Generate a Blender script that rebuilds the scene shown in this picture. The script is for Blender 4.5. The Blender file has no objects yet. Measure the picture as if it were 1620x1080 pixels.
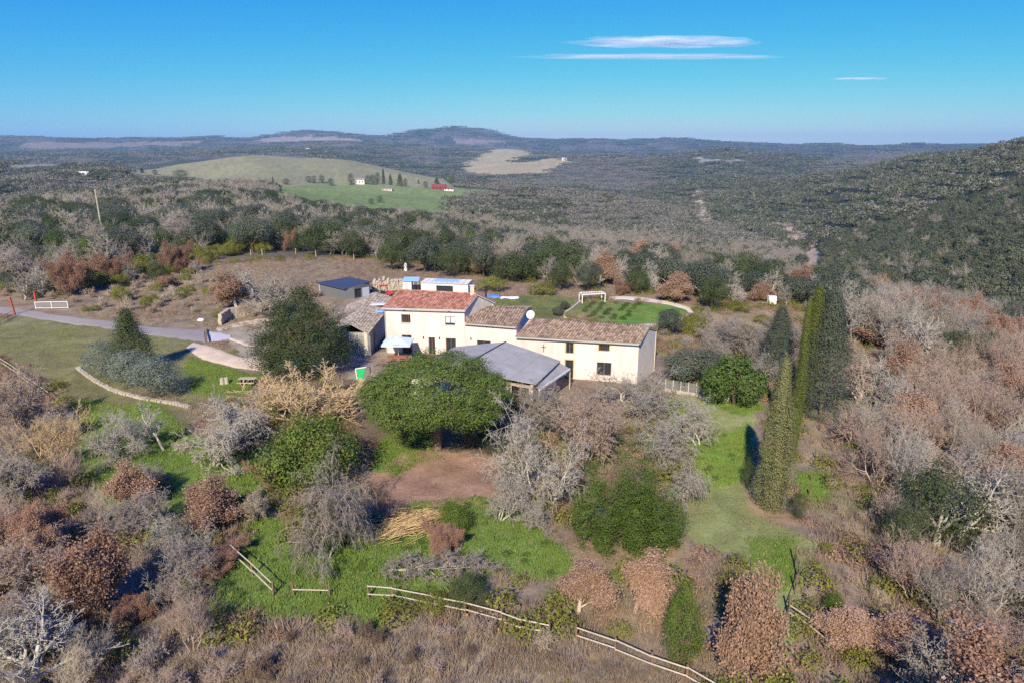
import bpy, math, random
import numpy as np
from mathutils import Vector
R = math.radians
sc = bpy.context.scene
col = sc.collection
rng = np.random.default_rng(7)
random.seed(7)

# ------------------------------------------------------------------ camera
PITCH = R(15.5); CAMZ = 25.0; F = 1080.0
cd = bpy.data.cameras.new('camera'); cam = bpy.data.objects.new('camera', cd); col.objects.link(cam)
cam.location = (0, 0, CAMZ); cam.rotation_euler = (R(90) - PITCH, 0, 0)
cd.sensor_width = 36; cd.lens = 24; cd.clip_start = 0.5; cd.clip_end = 60000
sc.camera = cam
# ------------------------------------------------------------------ sky and sun
SUN = Vector((-.20, -.857, .640)).normalized()
w = bpy.data.worlds.new('World'); sc.world = w; w.use_nodes = True
wn = w.node_tree.nodes; wl = w.node_tree.links
bg = wn['Background']
sky = wn.new('ShaderNodeTexSky'); sky.sky_type = 'NISHITA'; sky.sun_disc = False
sky.sun_elevation = math.asin(SUN.z); sky.sun_rotation = math.atan2(SUN.x, SUN.y)
sky.air_density = 1.0; sky.dust_density = 0.3; sky.ozone_density = 2.5; sky.altitude = 300
SKY = 0.14; bg.inputs[1].default_value = SKY
sx = wn.new('ShaderNodeSeparateColor'); cx = wn.new('ShaderNodeCombineColor'); wl.new(sky.outputs[0], sx.inputs[0]); wl.new(cx.outputs[0], bg.inputs[0])
for ch, (pw, k) in enumerate(((2.7, .25), (1.12, .425), (.05, .60))):   # deeper, cleaner blue than the raw sky
    a = wn.new('ShaderNodeMath'); a.operation = 'MULTIPLY'; a.inputs[1].default_value = SKY
    b = wn.new('ShaderNodeMath'); b.operation = 'POWER'; b.inputs[1].default_value = pw
    c = wn.new('ShaderNodeMath'); c.operation = 'MULTIPLY'; c.inputs[1].default_value = k / SKY
    wl.new(sx.outputs[ch], a.inputs[0]); wl.new(a.outputs[0], b.inputs[0]); wl.new(b.outputs[0], c.inputs[0]); src = c.outputs[0]
    if ch < 2:
        d = wn.new('ShaderNodeMath'); d.operation = 'MINIMUM'; wl.new(src, d.inputs[0]); wl.new(sx.outputs[ch], d.inputs[1]); src = d.outputs[0]
    wl.new(src, cx.inputs[ch])
sd = bpy.data.lights.new('sun', 'SUN'); sd.energy = 5.0; sd.angle = R(0.53); sd.color = (1, .89, .74)
sun = bpy.data.objects.new('sun', sd); col.objects.link(sun)
sun.rotation_euler = SUN.to_track_quat('Z', 'Y').to_euler(); sun.location = (0, 0, 200)
sc.view_settings.view_transform = 'Standard'; sc.view_settings.look = 'None'
sc.view_settings.gamma = 1; sc.view_settings.use_curve_mapping = False
sc.view_settings.exposure = 0.52
sc.cycles.use_denoising = False
sc.cycles.max_bounces = 5; sc.cycles.diffuse_bounces = 3; sc.cycles.glossy_bounces = 2
sc.cycles.transmission_bounces = 3; sc.cycles.transparent_max_bounces = 6; sc.cycles.volume_bounces = 1

# ------------------------------------------------------------------ noise
def _h(ix, iy, s):
    n = (ix * 374761393 + iy * 668265263 + s * 1274126177) & 0xffffffff
    n = ((n ^ (n >> 13)) * 1274126177) & 0xffffffff
    n = n ^ (n >> 16)
    return (n & 0xffff) / 32767.5 - 1.0
def vn(x, y, s=0):
    x = np.asarray(x, float); y = np.asarray(y, float)
    ix = np.floor(x).astype(np.int64); iy = np.floor(y).astype(np.int64)
    fx = x - ix; fy = y - iy; fx = fx * fx * (3 - 2 * fx); fy = fy * fy * (3 - 2 * fy)
    a = _h(ix, iy, s); b = _h(ix + 1, iy, s); c = _h(ix, iy + 1, s); d = _h(ix + 1, iy + 1, s)
    return (a * (1 - fx) + b * fx) * (1 - fy) + (c * (1 - fx) + d * fx) * fy
def fbm(x, y, s=0, o=4):
    t = 0; a = 1.0; n = 0
    for k in range(o):
        t = t + a * vn(x * 2 ** k, y * 2 ** k, s + k * 17); n += a; a *= .5
    return t / n
def sstep(a, b, x):
    t = np.clip((x - a) / (b - a), 0, 1); return t * t * (3 - 2 * t)

# ------------------------------------------------------------------ picture <-> place (used only to read positions off the ground)
cp, sp = math.cos(PITCH), math.sin(PITCH)
def ray(px, py):
    u = (px - 810) / F; v = (540 - py) / F
    return np.array([u, cp + v * sp, -sp + v * cp])
def project(x, y, z):
    dz = z - CAMZ
    dep = np.maximum(y * cp - dz * sp, 0.5)
    return 810 + F * x / dep, 540 - F * (y * sp + dz * cp) / dep, dep
def P(px, py, z):
    r = ray(px, py); t = (z - CAMZ) / r[2]
    return (r[0] * t, r[1] * t)

# ------------------------------------------------------------------ terrain heights
# rows: distance from the drone; v = seen at picture row, z = height
D = [160, 250, 350, 500, 700, 1000, 1400, 2000, 2800, 4000, 5500, 7500, 10000]
TB = {
 -500: ['z0', 'z0', 'z0', 'z-8', 'z-15', 'z-15', 'z-10', 'z-30', 'v258', 'v240', 'z20', 'v218', 'z60'],
 0:    ['z0', 'z0', 'z0', 'z-10', 'z-20', 'z-18', 'v266', 'z-50', 'v259', 'v244', 'z25', 'v221', 'z60'],
 200:  ['z0', 'z0', 'z1', 'z-6', 'z-12', 'v282', 'v268', 'z-55', 'v256', 'v242', 'z20', 'v222', 'z60'],
 400:  ['z0', 'z0', 'z0', 'z-6', 'v292', 'v270', 'v248', 'z-35', 'v246', 'v235', 'z30', 'v217', 'z80'],
 550:  ['z0', 'z-3', 'z-8', 'v345', 'v315', 'v285', 'v254', 'z-45', 'v250', 'v235', 'v225', 'v213', 'z100'],
 700:  ['z0', 'z-5', 'z-12', 'v360', 'v325', 'v298', 'v289', 'z-75', 'v268', 'v238', 'z50', 'v206', 'z120'],
 800:  ['z-1', 'z-10', 'z-22', 'z-40', 'v345', 'v303', 'z-62', 'v285', 'v262', 'v240', 'z0', 'v211', 'z100'],
 1000: ['z-2', 'z-12', 'z-28', 'z-47', 'v365', 'v320', 'z-78', 'v298', 'v244', 'z-30', 'z10', 'v225', 'z80'],
 1150: ['z-3', 'z-15', 'z-32', 'z-54', 'v380', 'v343', 'v304', 'v272', 'v239', 'z-40', 'v238', 'v228', 'z80'],
 1300: ['z-4', 'z-20', 'z-40', 'v424', 'v388', 'v328', 'v283', 'z-75', 'v254', 'z-30', 'v240', 'v231', 'z70'],
 1450: ['z-6', 'z-26', 'v436', 'v388', 'v333', 'v280', 'v246', 'z-20', 'z-40', 'v246', 'v239', 'v232', 'z70'],
 1620: ['z-8', 'z-24', 'v406', 'v337', 'v275', 'v231', 'z25', 'z0', 'z-20', 'v244', 'v238', 'v232', 'z70'],
 2100: ['z-8', 'z-14', 'z-4', 'z15', 'z50', 'z80', 'z60', 'z50', 'z40', 'z50', 'z60', 'z70', 'z70']}
pxs = sorted(TB)
azs = np.array([math.atan2((p - 810) / F, 1.0378) for p in pxs])
tab = np.zeros((len(pxs), len(D)))
for i, p in enumerate(pxs):
    for j, d in enumerate(D):
        s = TB[p][j]; v = float(s[1:])
        if s[0] == 'z': tab[i, j] = v
        else:
            r = ray(p, v); tab[i, j] = CAMZ + d * r[2] / math.hypot(r[0], r[1])
NA, ND = 361, 320
gaz = np.linspace(-1.0, 1.0, NA); gld = np.linspace(math.log(150), math.log(10000), ND)
t1 = np.array([np.interp(gld, np.log(D), tab[i]) for i in range(len(pxs))])
SK = [(-500, 218), (0, 221), (60, 219), (150, 225), (260, 221), (350, 217), (400, 221), (440, 214), (500, 209), (560, 216), (610, 219), (660, 211), (720, 204), (770, 209), (830, 220), (880, 224), (950, 220), (1010, 225), (1080, 222), (1160, 226), (1250, 233), (1330, 230), (1400, 234), (1500, 232), (1620, 232), (2100, 230)]   # the skyline ridge
def _zs(p, v, d): r = ray(p, v); return CAMZ + d * r[2] / math.hypot(r[0], r[1])
sk_az = [math.atan2((p - 810) / F, 1.0378) for p, _ in SK]; sk_z = [_zs(p, v, 7500) for p, v in SK]
GZ = np.array([np.interp(gaz, azs, t1[:, j]) for j in range(ND)]).T
wsk = np.exp(-((gld - math.log(7500)) / .16) ** 2)[None]; GZ = GZ * (1 - wsk) + np.interp(gaz, sk_az, sk_z)[:, None] * wsk
def blur(A, k, ax):
    w_ = np.hanning(k + 2)[1:-1]; w_ /= w_.sum()
    pad = [(0, 0), (0, 0)]; pad[ax] = (k // 2, k // 2)
    return np.apply_along_axis(lambda v: np.convolve(v, w_, 'valid'), ax, np.pad(A, pad, mode='edge'))
GZ = blur(blur(GZ, 5, 0), 9, 1)
FLAT = [(-12, 88, 30), (8, 80, 20)]
def height(x, y):
    x = np.asarray(x, float); y = np.asarray(y, float)
    d = np.hypot(x, y); az = np.arctan2(x, y)
    fa = (np.clip(az, -1, 1) + 1) / 2 * (NA - 1); ia = np.clip(fa.astype(int), 0, NA - 2); fa = fa - ia
    fd = (np.log(np.clip(d, 150, 9999)) - gld[0]) / (gld[-1] - gld[0]) * (ND - 1); idd = np.clip(fd.astype(int), 0, ND - 2); fd = fd - idd
    z = (GZ[ia, idd] * (1 - fa) + GZ[ia + 1, idd] * fa) * (1 - fd) + (GZ[ia, idd + 1] * (1 - fa) + GZ[ia + 1, idd + 1] * fa) * fd
    z = z * (1 - sstep(1.1, 2.0, np.abs(az)))
    amp = sstep(350, 1200, d) * 7 + sstep(2500, 6500, d) * 30
    z = z + amp * fbm(x / 420, y / 420, 5, 4) + sstep(170, 400, d) * 1.5 * fbm(x / 60, y / 60, 9, 3)
    z = z + sstep(300, 900, d) * (1 - sstep(3500, 6000, d)) * (26 - 10 * sstep(.45, .62, az)) * (.3 - np.abs(fbm(x / 300 + .3, y / 420, 15, 3)))
    # the plateau
    zn = .9 * fbm(x / 28, y / 28, 3, 2) + .16 * fbm(x / 3.5, y / 3.5, 4, 3)
    k = sstep(14, 30, np.hypot(x + 6, (y - 84) * 1.0)) ; zn = zn * (.03 + .97 * k)
    zn = zn - np.maximum(0, x - 26) * .1 * sstep(30, 50, y + 20) - np.maximum(0, -x - 24) * .05 * (1 - sstep(60, 80, y))
    zn = zn + 1.6 * np.exp(-((x + 45) / 20) ** 2 - ((y - 140) / 22) ** 2)
    # garden terrace rises a little behind the long wing
    m = sstep(125, 185, d)
    return zn * (1 - m) + z * m
def hz(x, y): return float(height(x, y))
_T = np.concatenate([np.arange(12, 220, .25), np.geomspace(220, 9500, 1200)])
def G(px, py):
    r = ray(px, py); r = r / math.hypot(r[0], r[1])
    x = r[0] * _T; y = r[1] * _T; z = CAMZ + r[2] * _T
    g = height(x, y); k = np.argmax(z < g)
    if not (z[k] < g[k]): k = len(_T) - 1
    if k == 0: k = 1
    a = z[k - 1] - g[k - 1]; b = g[k] - z[k]; t = _T[k - 1] + (_T[k] - _T[k - 1]) * a / max(a + b, 1e-9)
    return np.array([r[0] * t, r[1] * t, float(height(r[0] * t, r[1] * t))])

# ------------------------------------------------------------------ materials
MATS = {}
def base_mat(name):
    m = bpy.data.materials.new(name); m.use_nodes = True; MATS[name] = m
    n = m.node_tree.nodes; return m, n, m.node_tree.links, n['Principled BSDF']
def mat(name, c, rough=.8, var=.12, scale=4., bump=.3, dist=.02, metal=0., isl=0., spec=.3, c2=None, stretch=None):
    """plain surface: two-scale noise in the colour, fine bump"""
    m, n, l, b = base_mat(name)
    tc = n.new('ShaderNodeTexCoord'); mp = n.new('ShaderNodeMapping'); l.new(tc.outputs['Object'], mp.inputs[0])
    if stretch: mp.inputs['Scale'].default_value = stretch
    a = n.new('ShaderNodeTexNoise'); a.inputs['Scale'].default_value = scale; a.inputs['Detail'].default_value = 6
    l.new(mp.outputs[0], a.inputs[0])
    a2 = n.new('ShaderNodeTexNoise'); a2.inputs['Scale'].default_value = scale * .13; a2.inputs['Detail'].default_value = 3
    l.new(mp.outputs[0], a2.inputs[0])
    ad = n.new('ShaderNodeMath'); ad.operation = 'ADD'; l.new(a.outputs[0], ad.inputs[0]); l.new(a2.outputs[0], ad.inputs[1])
    src = ad.outputs[0]
    if isl:
        g = n.new('ShaderNodeNewGeometry'); mm = n.new('ShaderNodeMath'); mm.operation = 'MULTIPLY_ADD'
        l.new(g.outputs['Random Per Island'], mm.inputs[0]); mm.inputs[1].default_value = isl; l.new(src, mm.inputs[2]); src = mm.outputs[0]
    mr = n.new('ShaderNodeMapRange'); mr.inputs[1].default_value = .6; mr.inputs[2].default_value = 1.4 + isl; l.new(src, mr.inputs[0])
    mx = n.new('ShaderNodeMix'); mx.data_type = 'RGBA'; l.new(mr.outputs[0], mx.inputs[0])
    c2 = c2 or [v * (1 + 2 * var) for v in c]
    mx.inputs[6].default_value = (*[v * (1 - var) for v in c], 1); mx.inputs[7].default_value = (*c2, 1)
    l.new(mx.outputs[2], b.inputs['Base Color'])
    b.inputs['Roughness'].default_value = rough; b.inputs['Metallic'].default_value = metal; b.inputs['Specular IOR Level'].default_value = spec
    if bump:
        bp = n.new('ShaderNodeBump'); bp.inputs['Strength'].default_value = bump; bp.inputs['Distance'].default_value = dist
        l.new(a.outputs[0], bp.inputs['Height']); l.new(bp.outputs[0], b.inputs['Normal'])
    return m
def leafmat(name, c, c2, trans=.25, rough=.65):
    """leaves: colour varies from leaf to leaf and from plant to plant"""
    m, n, l, b = base_mat(name)
    g = n.new('ShaderNodeNewGeometry'); oi = n.new('ShaderNodeObjectInfo')
    ad = n.new('ShaderNodeMath'); ad.operation = 'MULTIPLY_ADD'; l.new(g.outputs['Random Per Island'], ad.inputs[0]); ad.inputs[1].default_value = .6
    m2 = n.new('ShaderNodeMath'); m2.operation = 'MULTIPLY'; l.new(oi.outputs['Random'], m2.inputs[0]); m2.inputs[1].default_value = .4
    l.new(m2.outputs[0], ad.inputs[2])
    mx = n.new('ShaderNodeMix'); mx.data_type = 'RGBA'; l.new(ad.outputs[0], mx.inputs[0])
    mx.inputs[6].default_value = (*c, 1); mx.inputs[7].default_value = (*c2, 1)
    l.new(mx.outputs[2], b.inputs['Base Color']); b.inputs['Roughness'].default_value = rough; b.inputs['Specular IOR Level'].default_value = .25
    tr = n.new('ShaderNodeBsdfTranslucent'); l.new(mx.outputs[2], tr.inputs[0])
    ms = n.new('ShaderNodeMixShader'); ms.inputs[0].default_value = trans
    l.new(b.outputs[0], ms.inputs[1]); l.new(tr.outputs[0], ms.inputs[2])
    l.new(ms.outputs[0], n['Material Output'].inputs[0])
    return m
BARK = {
 'grey': leafmat('bark_grey', (.21, .185, .145), (.40, .355, .285), 0, .9),
 'pale': leafmat('bark_pale', (.29, .26, .205), (.51, .46, .375), 0, .9),
 'gold': leafmat('bark_gold', (.38, .26, .12), (.60, .45, .25), 0, .9),
 'pink': leafmat('bark_pink', (.29, .205, .15), (.50, .385, .29), 0, .9),
 'straw': leafmat('bark_straw', (.32, .25, .165), (.54, .45, .32), 0, .9),
 'brown': leafmat('bark_brown', (.13, .09, .06), (.24, .17, .12), 0, .9),
 'dark': leafmat('bark_dark', (.07, .05, .035), (.12, .085, .06), 0, .9),
 'mauve': leafmat('bark_mauve', (.23, .195, .155), (.41, .35, .285), 0, .9),
}
LEAF = {
 'oak': leafmat('leaf_evergreen_oak', (.034, .052, .016), (.105, .135, .045)),
 'oakgrey': leafmat('leaf_grey_green', (.055, .07, .045), (.15, .17, .11)),
 'mid': leafmat('leaf_mid_green', (.045, .08, .010), (.17, .23, .034)),
 'bright': leafmat('leaf_bright_green', (.035, .07, .012), (.12, .18, .035)),
 'pine': leafmat('needle_pine', (.06, .09, .015), (.17, .235, .045)),
 'olive': leafmat('leaf_olive', (.13, .155, .11), (.31, .345, .26)),
 'cypress': leafmat('needle_cypress', (.085, .09, .032), (.22, .22, .085), .1),
 'cypress2': leafmat('needle_cypress_green', (.055, .07, .012), (.15, .175, .03), .1),
 'conedark': leafmat('leaf_dark_fresh_green', (.03, .06, .008), (.125, .185, .028)),
 'russet': leafmat('leaf_russet', (.24, .13, .08), (.46, .28, .185)),
 'tan': leafmat('leaf_tan', (.28, .165, .105), (.54, .36, .235)),
 'gorse': leafmat('leaf_gorse', (.10, .11, .016), (.27, .27, .045)),
 'farm': leafmat('leaf_far_evergreen', (.06, .07, .038), (.18, .195, .11)),
 'grass': leafmat('grass_green', (.11, .19, .02), (.27, .37, .065)),
 'dry': leafmat('grass_dry', (.24, .19, .12), (.44, .36, .24)),
 'dull': leafmat('grass_dull', (.18, .185, .05), (.35, .345, .11)),
 'scrub': leafmat('scrub_brown', (.21, .15, .09), (.44, .33, .21)),
 'far_grey': leafmat('twigs_far', (.13, .12, .095), (.25, .23, .185), 0),
}

# ------------------------------------------------------------------ mesh builder
class MB:
    def __init__(s): s.v = []; s.f = []; s.n = 0
    def add(s, v, f):
        v = np.asarray(v, float).reshape(-1, 3); s.v.append(v)
        for q in f: s.f.append(tuple(int(i) + s.n for i in q))
        s.n += len(v); return s
    def addn(s, v, f):
        s.v.append(v); s.f.extend(map(tuple, (f + s.n).tolist())); s.n += len(v); return s
    def box(s, c, size, rz=0, tilt=None):
        x, y, z = [q / 2 for q in size]
        v = np.array([(-x, -y, -z), (x, -y, -z), (x, y, -z), (-x, y, -z), (-x, -y, z), (x, -y, z), (x, y, z), (-x, y, z)])
        if tilt is not None:
            a = tilt; v = np.stack([v[:, 0], v[:, 1] * math.cos(a) - v[:, 2] * math.sin(a), v[:, 1] * math.sin(a) + v[:, 2] * math.cos(a)], 1)
        ca, sa = math.cos(rz), math.sin(rz)
        v = np.stack([v[:, 0] * ca - v[:, 1] * sa, v[:, 0] * sa + v[:, 1] * ca, v[:, 2]], 1) + np.array(c)
        return s.add(v, [(0, 3, 2, 1), (4, 5, 6, 7), (0, 1, 5, 4), (1, 2, 6, 5), (2, 3, 7, 6), (3, 0, 4, 7)])
    def bar(s, a, b, w, h):
        """box beam from a to b"""
        a = Vector(a); b = Vector(b); d = (b - a).normalized()
        up = Vector((0, 0, 1)) if abs(d.z) < .9 else Vector((0, 1, 0))
        r = d.cross(up).normalized() * (w / 2); u = r.cross(d).normalized() * (h / 2)
        v = [a - r - u, a + r - u, a + r + u, a - r + u, b - r - u, b + r - u, b + r + u, b - r + u]
        return s.add([tuple(q) for q in v], [(0, 1, 2, 3), (7, 6, 5, 4), (0, 4, 5, 1), (1, 5, 6, 2), (2, 6, 7, 3), (3, 7, 4, 0)])
    def tube(s, a, b, r0, r1, n=6):
        V, Fc = tubes(np.array([a], float), np.array([b], float), np.array([r0]), np.array([r1]), n, caps=True)
        for q in Fc: pass
        return s.add(V, Fc)
    def prism(s, pts, z0, z1):
        """vertical prism of a footprint; z0/z1 scalars or lists"""
        n = len(pts); z0 = [z0] * n if np.isscalar(z0) else z0; z1 = [z1] * n if np.isscalar(z1) else z1
        v = [(p[0], p[1], a) for p, a in zip(pts, z0)] + [(p[0], p[1], a) for p, a in zip(pts, z1)]
        f = [tuple(range(n - 1, -1, -1)), tuple(range(n, 2 * n))] + [(i, (i + 1) % n, n + (i + 1) % n, n + i) for i in range(n)]
        return s.add(v, f)
    def mesh(s, name, m):
        me = bpy.data.meshes.new(name)
        v = np.concatenate(s.v) if s.v else np.zeros((0, 3))
        me.from_pydata(v.tolist(), [], s.f)
        for q in (m if isinstance(m, (list, tuple)) else [m]): me.materials.append(q)
        return me
    def build(s, name, m, parent=None, smooth=False):
        s_v = np.concatenate(s.v)
        if parent is not None:
            s.v = [s_v - np.array(ROOTLOC[parent.name])]
        me = s.mesh(name, m)
        if smooth: me.shade_smooth()
        o = bpy.data.objects.new(name, me); col.objects.link(o); o.parent = parent
        return o
ROOTLOC = {}
def root(name, loc, label, cat, group=None):
    o = bpy.data.objects.new(name, None); col.objects.link(o); o.location = loc
    ROOTLOC[o.name] = tuple(loc); o.empty_display_size = .3
    return tag(o, label, cat, group)
def tag(o, label=None, cat=None, group=None, kind=None):
    if label: o['label'] = label
    if cat: o['category'] = cat
    if group: o['group'] = group
    if kind: o['kind'] = kind
    return o
def tubes(A, B, ra, rb, n, caps=False):
    d = B - A; L_ = np.linalg.norm(d, axis=1, keepdims=True); d = d / np.maximum(L_, 1e-9)
    up = np.where(np.abs(d[:, 2:3]) < .9, np.array([[0, 0, 1.]]), np.array([[0, 1., 0]]))
    r = np.cross(d, up); r /= np.linalg.norm(r, axis=1, keepdims=True); u = np.cross(r, d)
    k = len(A); V = np.zeros((k, 2 * n, 3))
    for i in range(n):
        a = 2 * math.pi * i / n
        o = r * math.cos(a) + u * math.sin(a)
        V[:, i] = A + o * ra[:, None]; V[:, n + i] = B + o * rb[:, None]
    f = np.array([(i, (i + 1) % n, n + (i + 1) % n, n + i) for i in range(n)])
    Fc = (f[None] + (np.arange(k) * 2 * n)[:, None, None]).reshape(-1, 4)
    if caps:
        Fc = [tuple(q) for q in Fc.tolist()]
        for j in range(k): Fc += [tuple(j * 2 * n + i for i in range(n - 1, -1, -1)), tuple(j * 2 * n + n + i for i in range(n))]
    return V.reshape(-1, 3), Fc
def cones(A, B, ra):
    """3-sided spikes for twigs"""
    d = B - A; d = d / np.maximum(np.linalg.norm(d, axis=1, keepdims=True), 1e-9)
    up = np.where(np.abs(d[:, 2:3]) < .9, np.array([[0, 0, 1.]]), np.array([[0, 1., 0]]))
    r = np.cross(d, up); r /= np.linalg.norm(r, axis=1, keepdims=True); u = np.cross(r, d)
    k = len(A); V = np.zeros((k, 4, 3))
    for i in range(3):
        a = 2 * math.pi * i / 3; V[:, i] = A + (r * math.cos(a) + u * math.sin(a)) * ra[:, None]
    V[:, 3] = B
    f = np.array([(0, 1, 3), (1, 2, 3), (2, 0, 3)])
    return V.reshape(-1, 3), (f[None] + (np.arange(k) * 4)[:, None, None]).reshape(-1, 3)
def cards(C, Nrm, size, asp=.6, r_=None):
    """leaf faces: one quad (a folded rhomb) each"""
    r_ = r_ or rng
    k = len(C); Nrm = Nrm / np.maximum(np.linalg.norm(Nrm, axis=1, keepdims=True), 1e-9)
    t = np.cross(Nrm, r_.normal(size=(k, 3))); t /= np.maximum(np.linalg.norm(t, axis=1, keepdims=True), 1e-9)
    b = np.cross(Nrm, t); s = np.asarray(size).reshape(-1, 1) * np.ones((k, 1)); s = s * r_.uniform(.6, 1.3, (k, 1))
    V = np.stack([C - t * s * .5, C + b * s * .5 * asp, C + t * s * .5, C - b * s * .5 * asp], 1)
    f = np.arange(4 * k).reshape(k, 4)
    return V.reshape(-1, 3), f
HAZE = 0.000075
def fast_mesh(name, V, Fs, mats):
    """Fs: list of (faces array, material index)"""
    me = bpy.data.meshes.new(name); V = np.ascontiguousarray(V, dtype=np.float32)
    me.vertices.add(len(V)); me.vertices.foreach_set('co', V.ravel())
    nl = sum(f.size for f, _ in Fs); npoly = sum(len(f) for f, _ in Fs)
    me.loops.add(nl); me.polygons.add(npoly)
    li = np.concatenate([f.ravel() for f, _ in Fs]).astype(np.int32)
    tot = np.concatenate([np.full(len(f), f.shape[1]) for f, _ in Fs]).astype(np.int32)
    st = np.concatenate([[0], np.cumsum(tot)[:-1]]).astype(np.int32)
    me.loops.foreach_set('vertex_index', li)
    me.polygons.foreach_set('loop_start', st); me.polygons.foreach_set('loop_total', tot)
    me.polygons.foreach_set('material_index', np.concatenate([np.full(len(f), m) for f, m in Fs]).astype(np.int32))
    for m in mats: me.materials.append(m)
    me.update(calc_edges=True)
    return me

# ------------------------------------------------------------------ growing plants
def grow(seed, H=7., stems=1, spread=.9, levels=4, kids=(6, 6, 6, 5), ratio=(.75, .6, .5, .45), up=(.25, .15, .08, .0), trunk_r=.16, trunk_h=.25, wob=.25, droop=0., first=.3, minr=.011, rr=.5):
    """branch skeleton; returns per level (A, B, ra, rb)"""
    rd = random.Random(seed); segs = [[] for _ in range(levels + 1)]
    def branch(p, d, L_, r, lev):
        n = 4 if lev < 2 else (3 if lev < levels else 1)
        pts = [p]; step = L_ / n
        for i in range(n):
            d = (d + Vector((rd.gauss(0, wob), rd.gauss(0, wob), rd.gauss(0, wob * .7) + (up[min(lev, len(up) - 1)] - droop * (lev > 1))))).normalized()
            q = pts[-1] + d * step
            if q.z < .15: q.z = .15 + rd.random() * .1
            pts.append(q)
        for i in range(n):
            r0 = r * (1 - i / n * .6); r1 = r * (1 - (i + 1) / n * .6)
            segs[lev].append((tuple(pts[i]), tuple(pts[i + 1]), max(r0, minr), max(r1, minr * .6)))
        if lev < levels:
            k = kids[lev]
            for j in range(k):
                t = first + (1 - first) * (j + rd.random()) / k; t = min(t, .999)
                i = int(t * n); f = t * n - i; q = pts[i].lerp(pts[i + 1], f)
                a = rd.random() * 6.283; bd = (pts[i + 1] - pts[i]).normalized()
                ax = bd.orthogonal().normalized(); ay = bd.cross(ax)
                side = ax * math.cos(a) + ay * math.sin(a)
                nd = (bd * (1 - spread * .55) + side * spread * rd.uniform(.6, 1.1)).normalized()
                branch(q, nd, L_ * ratio[min(lev, 3)] * rd.uniform(.7, 1.2) * (1.1 - .4 * t), r * rr * (1.1 - .3 * t), lev + 1)
            if lev < levels - 1:
                branch(pts[-1], d, L_ * ratio[min(lev, 3)] * .9, r * .42, lev + 1)
    for s in range(stems):
        a = s / max(stems, 1) * 6.283 + rd.random()
        if stems == 1: d = Vector((rd.gauss(0, .08), rd.gauss(0, .08), 1)); p = Vector((0, 0, -.3))
        else:
            l = rd.uniform(.25, .9); d = Vector((math.cos(a) * l, math.sin(a) * l, 1)).normalized(); p = Vector((math.cos(a) * .15, math.sin(a) * .15, -.3))
        branch(p, d, H * trunk_h * rd.uniform(.85, 1.15) * (1 if stems == 1 else 1.5), trunk_r * (1 if stems == 1 else .6), 0)
    return segs
def skel_mesh(segs, lo, hi, levels, leafn=0):
    """tubes for the thick levels, spikes for the last"""
    Vs = []; Fs = []; n0 = 0
    for lev in range(lo, hi + 1):
        s = segs[lev]
        if not s: continue
        A = np.array([q[0] for q in s]); B = np.array([q[1] for q in s]); ra = np.array([q[2] for q in s]); rb = np.array([q[3] for q in s])
        if lev >= levels: V, Fc = cones(A, B, ra * 1.15); k = 3
        else: V, Fc = tubes(A, B, ra, rb, 6 if lev == 0 else (5 if lev == 1 else 3))
        Vs.append(V); Fs.append((Fc + n0, 0)); n0 += len(V)
    return np.concatenate(Vs), Fs
class Plant:  # a prototype: list of (part name, mesh), height, width, merged mesh
    pass
def plant(name, parts, H, W, leafname='crown'):
    """parts: list of (part name, V, Fs, material)"""
    p = Plant(); p.name = name; p.H = H; p.W = W; p.parts = []
    Vm = []; Fm = []; n0 = 0; ms = []
    for i, (pn, V, Fs, m) in enumerate(parts):
        p.parts.append((pn, fast_mesh(name + '_' + pn, V, [(f, 0) for f, _ in Fs], [m])))
        Vm.append(V); ms.append(m)
        for f, _ in Fs: Fm.append((f + n0, i))
        n0 += len(V)
    p.tris = sum(f.size - 2 * len(f) for f, _ in Fm)
    p.merged = fast_mesh(name, np.concatenate(Vm), Fm, ms); p.ms = ms
    return p
def extent(V):
    return float(np.percentile(V[:, 2], 99.7)), float((np.percentile(V[:, 0], 99.7) - np.percentile(V[:, 0], .3) + np.percentile(V[:, 1], 99.7) - np.percentile(V[:, 1], .3)) / 2)
def bare(name, seed, bark, extra=None, leafy=None, **kw):
    lv = kw.get('levels', 4); segs = grow(seed, **kw)
    V0, F0 = skel_mesh(segs, 0, 1, lv); V1, F1 = skel_mesh(segs, 2, lv, lv)
    H, W = extent(V1)
    parts = [('trunk', V0, F0, BARK[bark]), ('crown', V1, F1, BARK[bark])]
    if leafy:
        lf, n, size, frac = leafy
        r_ = np.random.default_rng(seed)
        A = np.array([q[1] for q in segs[lv]] + [q[1] for q in segs[lv - 1]])
        A = A[r_.random(len(A)) < frac]
        C = np.repeat(A, n, 0) + r_.normal(size=(len(A) * n, 3)) * size * 1.9
        V, Fc = cards(C, r_.normal(size=(len(C), 3)) + [-.2, -.5, .6], size, .7, r_)
        parts.append(('leaves', V, [(Fc, 0)], LEAF[lf]))
    return plant(name, parts, H, W)
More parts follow.
